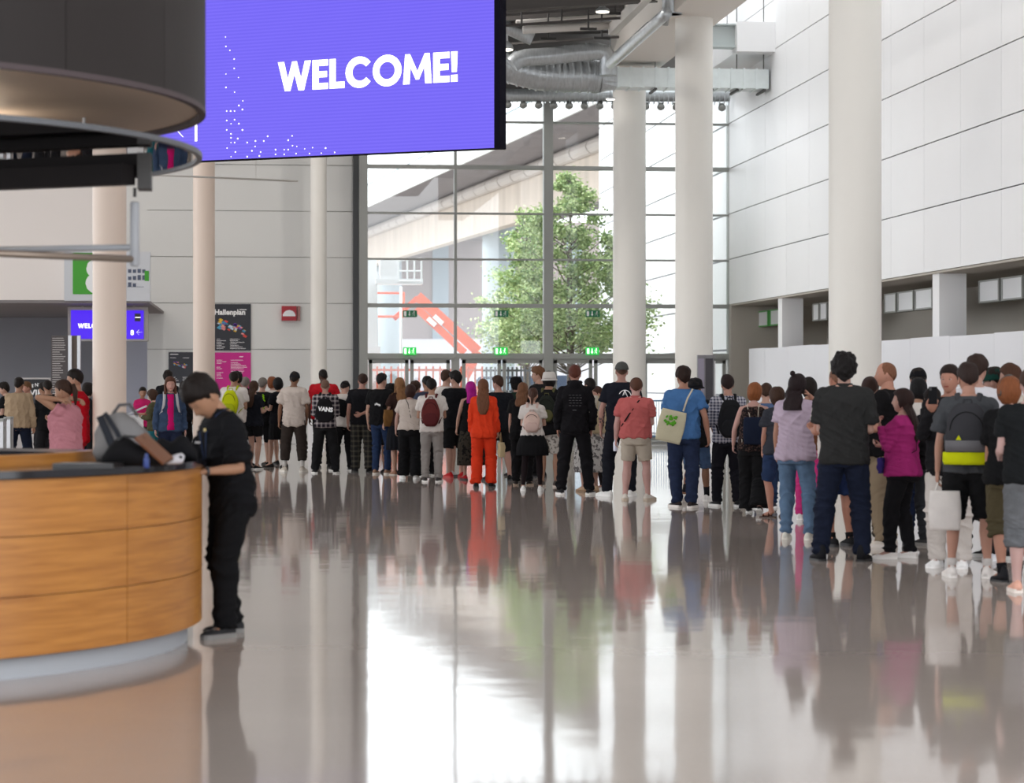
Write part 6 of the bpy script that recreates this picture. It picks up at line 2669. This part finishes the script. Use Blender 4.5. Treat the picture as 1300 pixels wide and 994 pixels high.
P = person(614, 618.5, 479.5, face=4, sex='f', b=1.02, arms=('down', 'loose'), legs=(-.12, 0, -6, .12, .03, 8), hair=('long', (112, 72, 50)), drape=1.17, skin=FAIR, shirt=('long', cloth((228, 66, 34)), {'ease': .028, 'hem': .80, 'box': .5, 'name': 'blazer'}),
           bottom=('trousers', cloth((224, 62, 32)), {'fit': .030, 'flare': .012}), shoes=('flat', (26, 24, 24), (30, 28, 28)), label='woman with long brown hair in a bright orange-red trouser suit')
pouch(P, 'handbag', 'cream handbag held at the right side of the orange suit', 'bag', (.285, .04, .60), (.16, .24, .08), cloth((218, 198, 158)), 60, 0,
      straps=[([(.27, .0, .70), (.262, .03, .84), (.27, .08, .88), (.29, .10, .70)], (.007, .007))], smat=cloth((196, 172, 130)))
person(633, 610, 476, face=-8, b=1.08, arms=('front', 'wide'), legs='wide', hair=('short', BRN), skin=(206, 154, 134), look=(-40, 0, 0), shirt=('tee', cloth((28, 30, 36)), {'ease': .030}), bottom=('shorts', BLK, {'cut': 1.0, 'fit': .028}), shoes=BB,
       label='brown-haired man in black tee and shorts right of the orange suit')
person(656, 604, 477, face=-35, sex='f', arms=('front', 'front'), hair=('bob', (28, 24, 24)), hat=('fedora', (22, 22, 25)), skin=FAIR, shirt=('long', cloth((40, 60, 50))), bottom=('trousers', BLK), shoes=BB,
       label='person in wide-brimmed black hat behind the brown-haired woman in black')
person(663, 616, 484, face=8, sex='f', b=1.08, arms=('down', 'down'), hair=('longwavy', (120, 82, 58)), drape=1.33, skin=FAIR, shirt=('tee', BLK, {'ease': .03, 'hem': .78}), bottom=('trousers', BLK, {'fit': .022}), shoes=(SN, (40, 36, 34), (150, 130, 110)),
       label='woman with light brown wavy hair dressed in black, left of the pale pink backpack')
person(684, 606, 464.5, face=-55, arms=('down', 'down'), hair=('messy', (110, 74, 50)), skin=FAIR, look=(-25, 0, 0), glasses=True, shirt=('tee', BLK2), bottom=('trousers', BLK), shoes=BB,
       label='tall thin man with glasses and tousled brown hair looking left')
P = person(676, 623, 491, face=4, sex='f', b=1.0, arms=('front', 'front'), legs=(-.16, 0, -4, .13, .02, 6), hair=('ponytail', (74, 48, 38)), skin=FAIR, shirt=('tee', WHT, {'ease': .024, 'hem': .94}), bottom=('skirt', BLK, {'hem': .60, 'flare': .085, 'pleats': 22}),
           shoes=WS, tights=(36, 28, 30), label='girl in white tee, black skirt and black tights with pale pink backpack')
backpack(P, 'small pale pink backpack on the girl in the black skirt', (226, 196, 184), (216, 186, 176), size=(.26, .34, .13), zc=1.17)
P = person(697, 618, 470.5, face=12, b=1.08, arms=('front', 'loose'), hair=('bob', (24, 20, 20)), hat=('bucket', (216, 210, 204)), skin=MID, shirt=('tee', BLK, {'ease': .032, 'hem': .80}), bottom=('shorts', cloth((206, 200, 192), 'floral', (130, 124, 120)), {'cut': .95, 'fit': .034}),
           shoes=(SN, (80, 72, 66), (200, 190, 180)), label='person in white hat, black tee and pale floral shorts')
backpack(P, 'dark camouflage backpack on the person in the white hat', (40, 44, 38), (92, 90, 58), size=(.27, .40, .13), zc=1.18)
P = person(730, 628, 461.5, face=3, b=.93, arms=('pocket', 'pocket'), legs='wide', hair=('short', (96, 52, 40)), skin=(200, 140, 118), shirt=('long', cloth((24, 23, 26)), {'ease': .028, 'hem': .84, 'name': 'hoodie'}), hood=True, bottom=('trousers', cloth((26, 25, 28)), {'fit': .026}),
           shoes=(SN, (36, 36, 38), (230, 228, 224)), label='tall man in black hoodie and black trousers in the middle of the queue')
mb = MB()
tw, td, ty = torso_dims('m', 1.1, 1.28)
for r_ in range(5):
    for q in range(4):
        c = P.T((-.06 + .045 * q + .01 * (r_ % 2), back_y(P, 1.3, .036), 1.34 - .035 * r_))
        mb.cbox(c, (.03, .004, .006))
mb.cbox(P.T((.0, back_y(P, 1.3, .036), 1.14)), (.05, .004, .008))
mb.xf(P.SC)
mb.build('back_print', node_mat('faded print', rgb(74, 70, 74)), P.emp)
P = person(749, 624, 478, face=-28, sex='f', b=1.02, arms=('front', 'front'), hair=('tied', DK), skin=(200, 150, 128), shirt=('tee', cloth((210, 202, 190))), bottom=('skirt', cloth((198, 194, 190), 'floral', (110, 106, 106)), {'hem': .30, 'flare': .06}), shoes=('flat', (190, 160, 130), (150, 120, 90)),
           label='woman in pale floral skirt half hidden behind the black hoodie')
pouch(P, 'tote_bag', 'cream canvas tote on the shoulder of the woman in the pale floral skirt', 'bag', (.10, -.17, 1.06), (.30, .34, .08), cloth((200, 182, 150)), 0, 0,
      straps=[([(.02, -.17, 1.22), (.08, -.13, 1.42), (.12, -.04, 1.485), (.15, -.10, 1.40), (.18, -.17, 1.22)], (.008, .008))], smat=cloth((200, 182, 150)))
person(760, 623, 490, face=-120, sex='f', arms=('front', 'front'), legs='stand', hair=('tied', (72, 46, 36)), skin=(206, 150, 128), sc_head=1.06, look=(20, 5, 0), shirt=('tee', WHT), bottom=('skirt', BLK, {'hem': .62, 'flare': .03, 'pleats': 12}), shoes=WS, tights=(34, 28, 30),
       label='young girl in white tee and black skirt facing left beside the tattooed man')
P = person(789, 630, 457, face=6, b=1.0, arms=('wide', 'front'), legs=(-.18, -.05, -52, .12, 0, 6), hair=('buzz', (90, 66, 54)), hat=('capback', (84, 84, 82)), skin=(200, 148, 130), shirt=('tee', cloth((28, 30, 40)), {'ease': .030}), bottom=('trousers', cloth((30, 32, 40)), {'fit': .022}),
           shoes=(SN, (232, 232, 230), (240, 240, 238)), label='tall man in grey cap and navy tee with a white circle print')
mb = MB()
tw, td, ty = torso_dims('m', 1.12, 1.28)
yb = ty - td - .036
cc = (.06, 1.27)
pts = [P.T((cc[0] + .085 * math.cos(2 * PI * k / 28), back_y(P, cc[1] + .105 * math.sin(2 * PI * k / 28)) + .008 * abs(math.cos(2 * PI * k / 28)), cc[1] + .105 * math.sin(2 * PI * k / 28))) for k in range(29)]
mb.tube(pts, .005, 6)
tri = [(0, .105), (-.065, -.06), (.065, -.06), (0, .105), (0, -.02), (-.065, -.06), (.065, -.06), (0, -.02)]
mb.tube([P.T((cc[0] + x, back_y(P, cc[1] + z), cc[1] + z)) for x, z in tri], .005, 6)
mb.xf(P.SC)
mb.build('circle_print', txt_white, P.emp)
S, U, E, V, Wr = P.arm[-1]
mb = MB()
rd = random.Random(2)
for k in range(16):
    t = rd.uniform(.1, .85)
    c = lerp(E, Wr, t)
    a = rd.uniform(0, 2 * PI)
    s1 = V.cross(Vector((0, 1, 0))).normalized()
    s2 = V.cross(s1)
    r = lerp(.038, .028, t) * (1 + .1) * 1.06
    nrm_ = s1 * math.cos(a) + s2 * math.sin(a)
    mb.ball(c + nrm_ * (r - .006), (.012, .012, .016), 8, 4)
mb.xf(P.SC)
mb.build('tattoo', node_mat('tattoo ink', rgb(96, 78, 78), rough=.6), P.emp, smooth=True)
P = person(807, 635, 479, face=10, b=1.22, arms=('wide', 'front'), legs=(-.15, -.02, -10, .17, .04, 22), hair=('short', (92, 60, 46)), skin=(222, 170, 156), shirt=('polo', cloth((198, 104, 102)), {'ease': .024, 'hem': .90}),
           bottom=('shorts', cloth((196, 184, 168)), {'cut': .80, 'fit': .022}), shoes=(SN, (214, 206, 196), (196, 180, 160)), collar=cloth((190, 96, 96)), label='stocky man in salmon polo and beige shorts')
mb = MB()
tw, td, ty = torso_dims('m', 1.22, 1.3)
mb.tube([P.T(q) for q in ((.10, -.03, 1.485), (.06, ty - td + .015, 1.42), (-.02, ty - td - .028, 1.30), (-.10, ty - td - .030, 1.18), (-.19, -.10, 1.06))], [(.012, .005)] * 5, 8)
mb.xf(P.SC)
mb.build('strap', BLK, P.emp, smooth=True)
hp = P.hands[-1][0]
e, X = held(P, 'drinks_bottle', 'white plastic bottle held low by the man in the salmon polo', 'bottle', hp + Vector((-.03, .02, -.10)))
mb = MB()
q = hp + Vector((-.03, .02, -.10))
mb.tube([q, q + Vector((0, 0, .01)), q + Vector((0, 0, .12)), q + Vector((0, 0, .15)), q + Vector((0, 0, .17))], [.028, .034, .034, .018, .018], 16)
mb.xf(X)
mb.build('bottle_body', node_mat('milky plastic', rgb(214, 216, 232), rough=.25), e, smooth=True)
mb = MB()
mb.tube([q + Vector((0, 0, .17)), q + Vector((0, 0, .19))], [.020, .019], 14)
mb.xf(X)
mb.build('bottle_cap', node_mat('cap white', rgb(230, 230, 235)), e)
P = person(868, 644.5, 464.5, face=8, b=1.05, arms=('front', 'wide'), legs=(-.09, .06, -36, .10, -.03, 10), hair=('messy', (44, 28, 22)), skin=(190, 134, 108), look=(-30, 0, 0), shirt=('tee', cloth((74, 116, 168)), {'ease': .026}), bottom=('jeans', cloth((42, 52, 78), 'denim'), {'fit': .024}),
           shoes=(SN, (48, 40, 40), (226, 220, 214)), label='man in blue tee and jeans with canvas tote across his back')
tw, td, ty = torso_dims('m', 1.14, 1.2)
e, X, R = pouch(P, 'tote_bag', 'cream canvas tote with a green leaf print on the back of the blue-shirted man', 'bag', (-.13, ty - td - .075, 1.015), (.33, .40, .07), cloth((206, 198, 170)), 8, 13,
                straps=[([(.02, ty - td - .06, 1.20), (.07, ty - td - .035, 1.36), (.12, -.06, 1.475), (.13, .04, 1.46), (.05, .15, 1.30), (-.12, .15, 1.15), (-.24, .02, 1.10), (-.27, -.12, 1.16)], (.011, .005))], smat=cloth((214, 206, 186)))
mb = MB()
rd = random.Random(6)
for k in range(22):
    v = R @ Vector((rd.uniform(-.09, .07), -.050, rd.uniform(.02, .13)))
    mb.ball(P.T(Vector((-.13, ty - td - .075, 1.015)) + v), (.020, .005, .014), 8, 4, Matrix.Rotation(rd.uniform(0, 3), 3, 'Y'))
mb.xf(X)
mb.build('leaf_print', cloth((96, 170, 50)), e, smooth=True)
P = person(883, 637, 478, face=20, b=1.0, arms=('front', 'wide'), legs='walkr', hair=('messy', (24, 20, 20)), hat=('bucket', (28, 28, 32)), skin=TAN, shirt=('tee', BLK, {'ease': .030, 'hem': .80}), bottom=('shorts', cloth((70, 92, 124), 'denim'), {'cut': 1.05}),
           shoes=(SN, (228, 226, 222), (236, 234, 230), (30, 30, 34), .3), label='person in black bucket hat and denim shorts behind the blue tee')
P = person(924, 643, 474.5, face=-10, b=1.04, arms=('front', 'front'), legs='step', hair=('short', (40, 26, 24)), skin=(206, 152, 130), shirt=('long', cloth((206, 204, 212), 'check', (64, 66, 92), .7), {'ease': .026}), bottom=('trousers', cloth((28, 27, 34)), {'fit': .020}), shoes=BS,
           label='man in small-checked shirt and black trousers with large black backpack')
backpack(P, 'large black backpack on the man in the small-checked shirt', (32, 32, 36), size=(.31, .48, .18), zc=1.17)
P = person(957, 652, 482, face=6, sex='f', b=1.10, arms=('wide', 'wide'), legs='walk', hair=('bob', (142, 84, 48)), skin=(214, 162, 146), shirt=('tank', cloth((28, 24, 26), 'lace', (86, 66, 60))), bottom=('trousers', BLK, {'fit': .05, 'flare': .035}), shoes=BS,
           label='reddish-blonde woman in black lace top and wide black trousers')
tw, td, ty = torso_dims('f', 1.1, 1.2)
e, X, R = pouch(P, 'drawstring_bag', 'navy drawstring bag on the back of the woman in the lace top', 'bag', (.02, ty - td - .085, 1.12), (.28, .36, .10), cloth((28, 36, 56)), 0, 0,
                straps=[([(sd * .05 + .02, ty - td - .06, 1.28), (sd * .075, -.10, 1.44), (sd * .085, -.02, 1.475), (sd * .09, .09, 1.40), (sd * .13, .06, 1.20), (sd * .15, -.08, 1.05), (sd * .14, ty - td - .05, .97)], (.005, .005)) for sd in (-1, 1)], smat=cloth((214, 206, 190)))
person(972, 645, 486, face=-5, arms=('down', 'down'), hair=('short', BRN), skin=FAIR, shirt=('tee', cloth((84, 104, 140), 'denim')), bottom=('jeans', JEAN), shoes=(SN, (50, 50, 60), (225, 225, 225)),
       label='person in blue with blue jeans hidden behind the lace-top woman')
person(988, 657, 490, face=-20, sex='f', b=1.1, arms=('down', 'down'), legs=(-.10, .0, -40, .12, .05, 0), hair=('bob', BRN), skin=(200, 140, 116), shirt=('tee', cloth((60, 62, 70))), bottom=('shorts', JEAN, {'cut': 1.0}), shoes=('sandal', (70, 36, 24), (60, 40, 30)),
       label='person in denim shorts and brown sandals behind the lilac tee, bare calves')
P = person(1010, 685, 472, face=14, sex='f', b=1.08, arms=('down', 'temple'), legs=(-.11, .02, -6, .15, .0, 14), hair=('topbun', (38, 26, 28)), drape=1.36, skin=(196, 140, 114), look=(24, -4, 9), shirt=('tee', cloth((196, 178, 196)), {'ease': .030, 'hem': .84}),
           bottom=('jeans', LJEAN, {'fit': .014}), shoes=(SN, (226, 224, 214), (236, 232, 222), (40, 60, 54), .12), label='woman in lilac tee and light jeans raising a hand to her dark hair')
person(1027, 660, 477.5, face=20, sex='f', arms=('front', 'front'), hair=('bob', DK), hat=('cap', (34, 36, 40)), skin=MID, shirt=('tee', cloth((110, 70, 50))), bottom=('trousers', cloth((206, 60, 130)), {'fit': .02}), shoes=WS,
       label='person in black cap and pink trousers behind the lilac tee')
person(1063, 694, 463, face=-30, b=1.0, arms=('front', 'front'), legs=(-.06, .0, -10, .14, .0, 10), hair=('under', (120, 84, 66)), skin=(204, 140, 114), shirt=('tee', WHT), bottom=('shorts', cloth((40, 54, 92), 'denim'), {'cut': .95, 'fit': .024}), shoes=(SN, (24, 24, 26), (40, 40, 42), (26, 26, 28), .12),
       label='bald man in white tee and denim shorts mostly behind the dark shirt')
P = person(1072, 712, 447, face=5, b=1.02, arms=('front', 'front'), legs=(-.20, -.03, -24, .15, .0, 10), hair=('curly', (28, 24, 24)), skin=(206, 158, 138), look=(-8, 8, 0), shirt=('polo', cloth((48, 48, 48)), {'ease': .034, 'hem': .83, 'sleeve': .80, 'arm': .02}),
           collar=cloth((44, 44, 44)), bottom=('jeans', cloth((30, 36, 54), 'denim'), {'fit': .024}), shoes=('boot', (22, 22, 26), (30, 30, 32)), label='tall curly-haired man in charcoal shirt and dark blue jeans')
person(1104, 690, 478, face=-10, b=1.0, arms=('front', 'down'), hair=('short', (56, 36, 30)), skin=(200, 150, 130), look=(20, 0, 0), shirt=('tee', cloth((70, 70, 76))), bottom=('trousers', cloth((128, 120, 112)), {'fit': .03}), shoes=(SN, (60, 60, 64), (226, 222, 216)),
       label='person in grey-beige trousers between the charcoal shirt and the balding man')
P = person(1126, 694, 456, face=-72, b=1.14, arms=('front', 'front'), legs='stand', hair=('balding', (130, 88, 66)), skin=(212, 150, 124), look=(-15, -2, 0), shirt=('tee', cloth((24, 23, 25)), {'ease': .034}), bottom=('trousers', cloth((160, 142, 118)), {'fit': .026}), shoes=(SN, (222, 214, 204), (232, 226, 220)),
           label='balding man in black tee and khaki trousers in profile facing left')
P = person(1146, 709, 491, face=-75, sex='f', b=1.16, arms=('chin', 'front'), legs='step', hair=('long', (44, 27, 24)), drape=1.20, skin=(204, 152, 132), look=(-8, -6, 0), shirt=('long', cloth((172, 48, 118)), {'ease': .030, 'hem': .86, 'name': 'sweatshirt'}),
           bottom=('trousers', cloth((24, 23, 26)), {'fit': .016}), shoes=(SN, (224, 218, 214), (232, 228, 224)), label='woman with long dark hair in magenta sweatshirt, hand at her mouth')
pouch(P, 'shoulder_bag', 'small dark violet bag at the front of the magenta sweatshirt', 'bag', (-.12, .19, .96), (.20, .16, .07), cloth((62, 50, 120)), 0, 0,
      straps=[([(-.18, .18, 1.03), (-.10, .16, 1.20), (.04, .08, 1.44), (.10, -.02, 1.475), (.06, -.14, 1.36), (-.10, -.17, 1.12), (-.2, -.02, 1.02)], (.006, .004))], smat=BLK)
person(1166, 676, 465, face=8, b=1.05, arms=('front', 'front'), hair=('short', DK), hat=('cap', (24, 24, 28)), skin=(200, 150, 128), shirt=('tee', BLK), bottom=('trousers', BLK), shoes=BB,
       label='tall person in black baseball cap right of the balding man')
person(1166, 681, 478, face=10, sex='f', b=1.05, arms=('front', 'down'), hair=('bob', (20, 18, 20)), skin=MID, shirt=('tee', WHT, {'ease': .03}), bottom=('jeans', cloth((28, 36, 60), 'denim'), {'fit': .022}), shoes=BS,
       label='black-haired person in white tee and dark jeans behind the magenta sweatshirt')
person(1184, 692, 492, face=-40, b=1.05, arms=('front', 'front'), hair=('short', DK), skin=MID, shirt=('long', BLK2), bottom=('trousers', cloth((60, 62, 68))), shoes=(SN, (70, 70, 72), (150, 148, 146)),
       label='person in dark jacket and grey trousers left of the white cloth bag')
P = person(1206, 720, 461.5, face=-168, b=1.0, arms=('carry', ((.10, .50, -.85), (-.42, .55, .90), (.2, -1, .2), .9)), legs='stand', hair=('short', (40, 28, 24)), skin=(196, 136, 112), look=(8, -4, 0), shirt=('long', cloth((30, 29, 32)), {'ease': .036, 'name': 'jacket', 'hem': .80}),
           bottom=('trousers', cloth((220, 212, 206)), {'fit': .032}), shoes=(SN, (234, 234, 234), (240, 240, 240)), label='man facing us in black jacket and white trousers holding up a phone')
hp, V_, N_, Wr = P.hands[1]
e, X = held(P, 'smartphone', 'black smartphone held up by the man in the black jacket', 'phone', hp)
mb = MB()
c = hp + Vector((0, .035, .06))
mb.bar(c - Vector((0, 0, .075)), c + Vector((0, 0, .075)), .072, .009, up=Vector((0, 1, 0)))
mb.xf(X)
mb.build('phone_body', node_mat('phone dark', rgb(16, 17, 20), rough=.6, spec=.1), e)
mb = MB()
mb.cbox((c.x + .02, c.y + .006, c.z + .055), (.02, .004, .026))
mb.xf(X)
mb.build('camera_lens', black_m, e)
person(1239, 712, 449, face=14, b=1.05, arms=('down', 'down'), hair=('messy', (52, 36, 30)), skin=(206, 156, 136), shirt=('tee', cloth((226, 224, 230))), bottom=('trousers', BLK2), shoes=(SN, (226, 228, 236), (236, 236, 240)),
       label='tall man with tousled dark hair and white tee behind the grey and yellow backpack')
P = person(1230, 733, 458, face=4, b=.95, arms=('loose', 'front'), legs=(-.14, .0, -16, .15, .0, 10), hair=('short', (48, 34, 30)), skin=(204, 148, 124), look=(-22, 4, 0), shirt=('tee', cloth((74, 76, 80)), {'ease': .034, 'hem': .86, 'sleeve': .75, 'arm': .018}),
           bottom=('shorts', BLK, {'cut': 1.05, 'fit': .040}), shoes=(SN, (226, 220, 216), (236, 232, 228), (220, 214, 210), .16), label='man in grey tee and black shorts wearing a grey backpack with a yellow band')
e, X, c = backpack(P, 'grey backpack with bright yellow band on the man in black shorts', (62, 62, 66), (66, 66, 70), size=(.33, .48, .17), zc=1.17, pocket=False, band=(206, 214, 20))
mb = MB()
tw, td, ty = torso_dims('m', 1.06, 1.2)
rings = []
for z, k in ((1.03, 1.03), (1.12, 1.035)):
    rings.append(sring(0, ty - td - .018 - .085 * .97, z, .165 * k + .005, .085 * 1.06 * k + .004, P.T, 24, 3.2))
mb.loft(rings)
q = P.T((-.06, c[1] - .014, 1.125))
mb2 = MB()
mb2.loft([[q + Vector((-.022, d, 0)), q + Vector((.022, d, 0)), q + Vector((0, d, .038))] for d in (-.005, .004)])
mb.xf(X)
mb2.xf(X)
mb.build('grey_band', cloth((112, 110, 114)), e, smooth=True)
mb2.build('reflective_triangle', cloth((206, 214, 20)), e)
hp = P.hands[-1][0]
pouch(P, 'cloth_bag', 'white cloth bag hanging from the left hand of the man in black shorts', 'bag', (hp.x + .05, hp.y - .16, hp.z - .235), (.26, .32, .08), cloth((232, 226, 222)), 8, 0,
      straps=[([(hp.x - .04, hp.y - .15, hp.z - .12), (hp.x - .01, hp.y - .02, hp.z + .0), (hp.x + .01, hp.y - .01, hp.z + .01), (hp.x + .10, hp.y - .15, hp.z - .12)], (.008, .006))], smat=cloth((232, 226, 222)), raw=True)

person(1265, 706, 464, face=-75, b=1.05, arms=('front', 'front'), hair=('short', DK), hat=('beanie', (26, 66, 58)), skin=(206, 154, 134), glasses=True, shirt=('tee', BLK2), bottom=('trousers', cloth((60, 60, 66))), shoes=BS,
       label='man with glasses and dark green beanie in profile, near the right edge')
person(1284, 712, 460, face=-62, b=1.0, arms=('front', 'down'), hair=('short', (78, 50, 36)), skin=(208, 152, 128), look=(-5, 0, 0), shirt=('tee', cloth((212, 200, 188))), bottom=('trousers', cloth((70, 72, 78))), shoes=BS,
       label='brown-haired man in pale shirt behind the headphone wearer')
P = person(1283, 739, 475.5, face=6, sex='f', b=1.10, arms=(((.10, .10, -1), (.02, .25, -1), (-1, .3, 0), .7), 'down'), legs=(-.07, .0, -32, .16, .05, 10), hair=('bob', (136, 80, 48)), skin=(206, 146, 120), look=(-38, 2, 0), shirt=('tee', BLK, {'ease': .034, 'sleeve': .85, 'hem': .84}),
           bottom=('shorts', cloth((84, 76, 56)), {'cut': 1.25, 'fit': .030}), shoes=('boot', (26, 26, 30), (30, 30, 32), (24, 24, 28), .18), label='ginger-haired person in black tee wearing headphones at the right edge')
mb = MB()
for sx in (-1, 1):
    mb.tube([P.MH @ Vector((sx * .078, -.005, -.004)), P.MH @ Vector((sx * .100, -.005, -.004))], [.034, .030], 16)
mb.tube([P.MH @ Vector((.094 * math.cos(PI * k / 12), -.005, .01 + .135 * math.sin(PI * k / 12))) for k in range(13)], [(.006, .012)] * 13, 8)
mb.xf(P.SC)
mb.build('headphones', node_mat('headphone grey', rgb(60, 56, 54), rough=.35), P.emp, smooth=True)
person(1309, 752, 466, face=-4, sex='m', b=1.08, arms=(((.18, .05, -1), (.0, .85, -.15), (-1, 0, 0), .8), 'down'), legs='stand', hair=('short', BRN), skin=(222, 176, 164), shirt=('tee', cloth((30, 32, 34)), {'ease': .034}), bottom=('shorts', cloth((112, 114, 118), 'denim'), {'cut': 1.35, 'fit': .034}),
       shoes=(SN, (222, 170, 150), (236, 226, 218)), label='person in dark tee and grey denim shorts cut by the right edge')
# ================================================================ light and camera
flush()
w = bpy.data.worlds.new('overcast sky')
bpy.context.scene.world = w
w.use_nodes = True
nt = w.node_tree
bg = nt.nodes['Background']
tc = nt.nodes.new('ShaderNodeTexCoord')
sp = nt.nodes.new('ShaderNodeSeparateXYZ')
mr = nt.nodes.new('ShaderNodeMapRange')
mr.inputs['From Min'].default_value = -.1
mr.inputs['From Max'].default_value = .8
mx = nt.nodes.new('ShaderNodeMix')
mx.data_type = 'RGBA'
mx.inputs['A'].default_value = (.93, .96, 1.0, 1)
mx.inputs['B'].default_value = (.98, .99, 1.0, 1)
nt.links.new(tc.outputs['Generated'], sp.inputs[0])
nt.links.new(sp.outputs['Z'], mr.inputs['Value'])
nt.links.new(mr.outputs[0], mx.inputs['Factor'])
nt.links.new(mx.outputs['Result'], bg.inputs['Color'])
bg.inputs['Strength'].default_value = 2.3

# warm lamps under the canopy
for k, ang in enumerate((-150, -95, -45, 10, 60, 120)):
    ld = bpy.data.lights.new('canopy_lamp', 'SPOT')
    ld.energy = 10
    ld.color = (1.0, .80, .58)
    ld.spot_size = math.radians(130)
    ld.spot_blend = .6
    ld.shadow_soft_size = .12
    lo = bpy.data.objects.new('canopy_lamp', ld)
    C.objects.link(lo)
    lo.location = CC + cpt(ang, 1.5, 2.93)

for k, ang in enumerate((-130, -80, -30, 20, 80)):  # added fill lights that brighten the canopy underside; no fittings there
    ld = bpy.data.lights.new('soffit_fill', 'POINT')
    ld.energy = 2.6
    ld.color = (1.0, .84, .68)
    ld.shadow_soft_size = .08
    lo = bpy.data.objects.new('soffit_fill', ld)
    C.objects.link(lo)
    lo.location = CC + cpt(ang, 1.3, 3.04)
# fill lights added under the roof to brighten the hall, not real fittings
for k, (x, y) in enumerate(((-8, 42), (-2, 42), (4, 42), (-8, 54), (-2, 54), (4, 54), (-8, 30), (4, 30), (-2, 18), (4, 18))):
    ld = bpy.data.lights.new('hall_fill', 'AREA')
    ld.shape = 'DISK'
    ld.size = .6
    ld.energy = 110
    ld.color = (1.0, .95, .90)
    lo = bpy.data.objects.new('hall_fill', ld)
    C.objects.link(lo)
    lo.location = (x, y, 10.9)

cam = bpy.data.cameras.new('camera')
co = bpy.data.objects.new('camera', cam)
C.objects.link(co)
co.location = (0, 0, EYE)
co.rotation_euler = (PI / 2, 0, -YAW)
cam.sensor_width = 36
cam.lens = 36 * F / 1300
cam.shift_y = -(497 - HZ) / 1300
cam.clip_end = 1000
cam.dof.use_dof = True
cam.dof.focus_distance = 33
cam.dof.aperture_fstop = (cam.lens / 1000) / .030
sc = bpy.context.scene
sc.camera = co
sc.view_settings.view_transform = 'Standard'
sc.view_settings.look = 'None'
sc.view_settings.gamma = 1
sc.view_settings.use_curve_mapping = False
sc.view_settings.exposure = EXPO
sc.cycles.use_denoising = True
sc.cycles.max_bounces = 8
sc.cycles.diffuse_bounces = 4
sc.cycles.glossy_bounces = 4
sc.cycles.transparent_max_bounces = 12
sc.cycles.caustics_reflective = False
sc.cycles.caustics_refractive = False
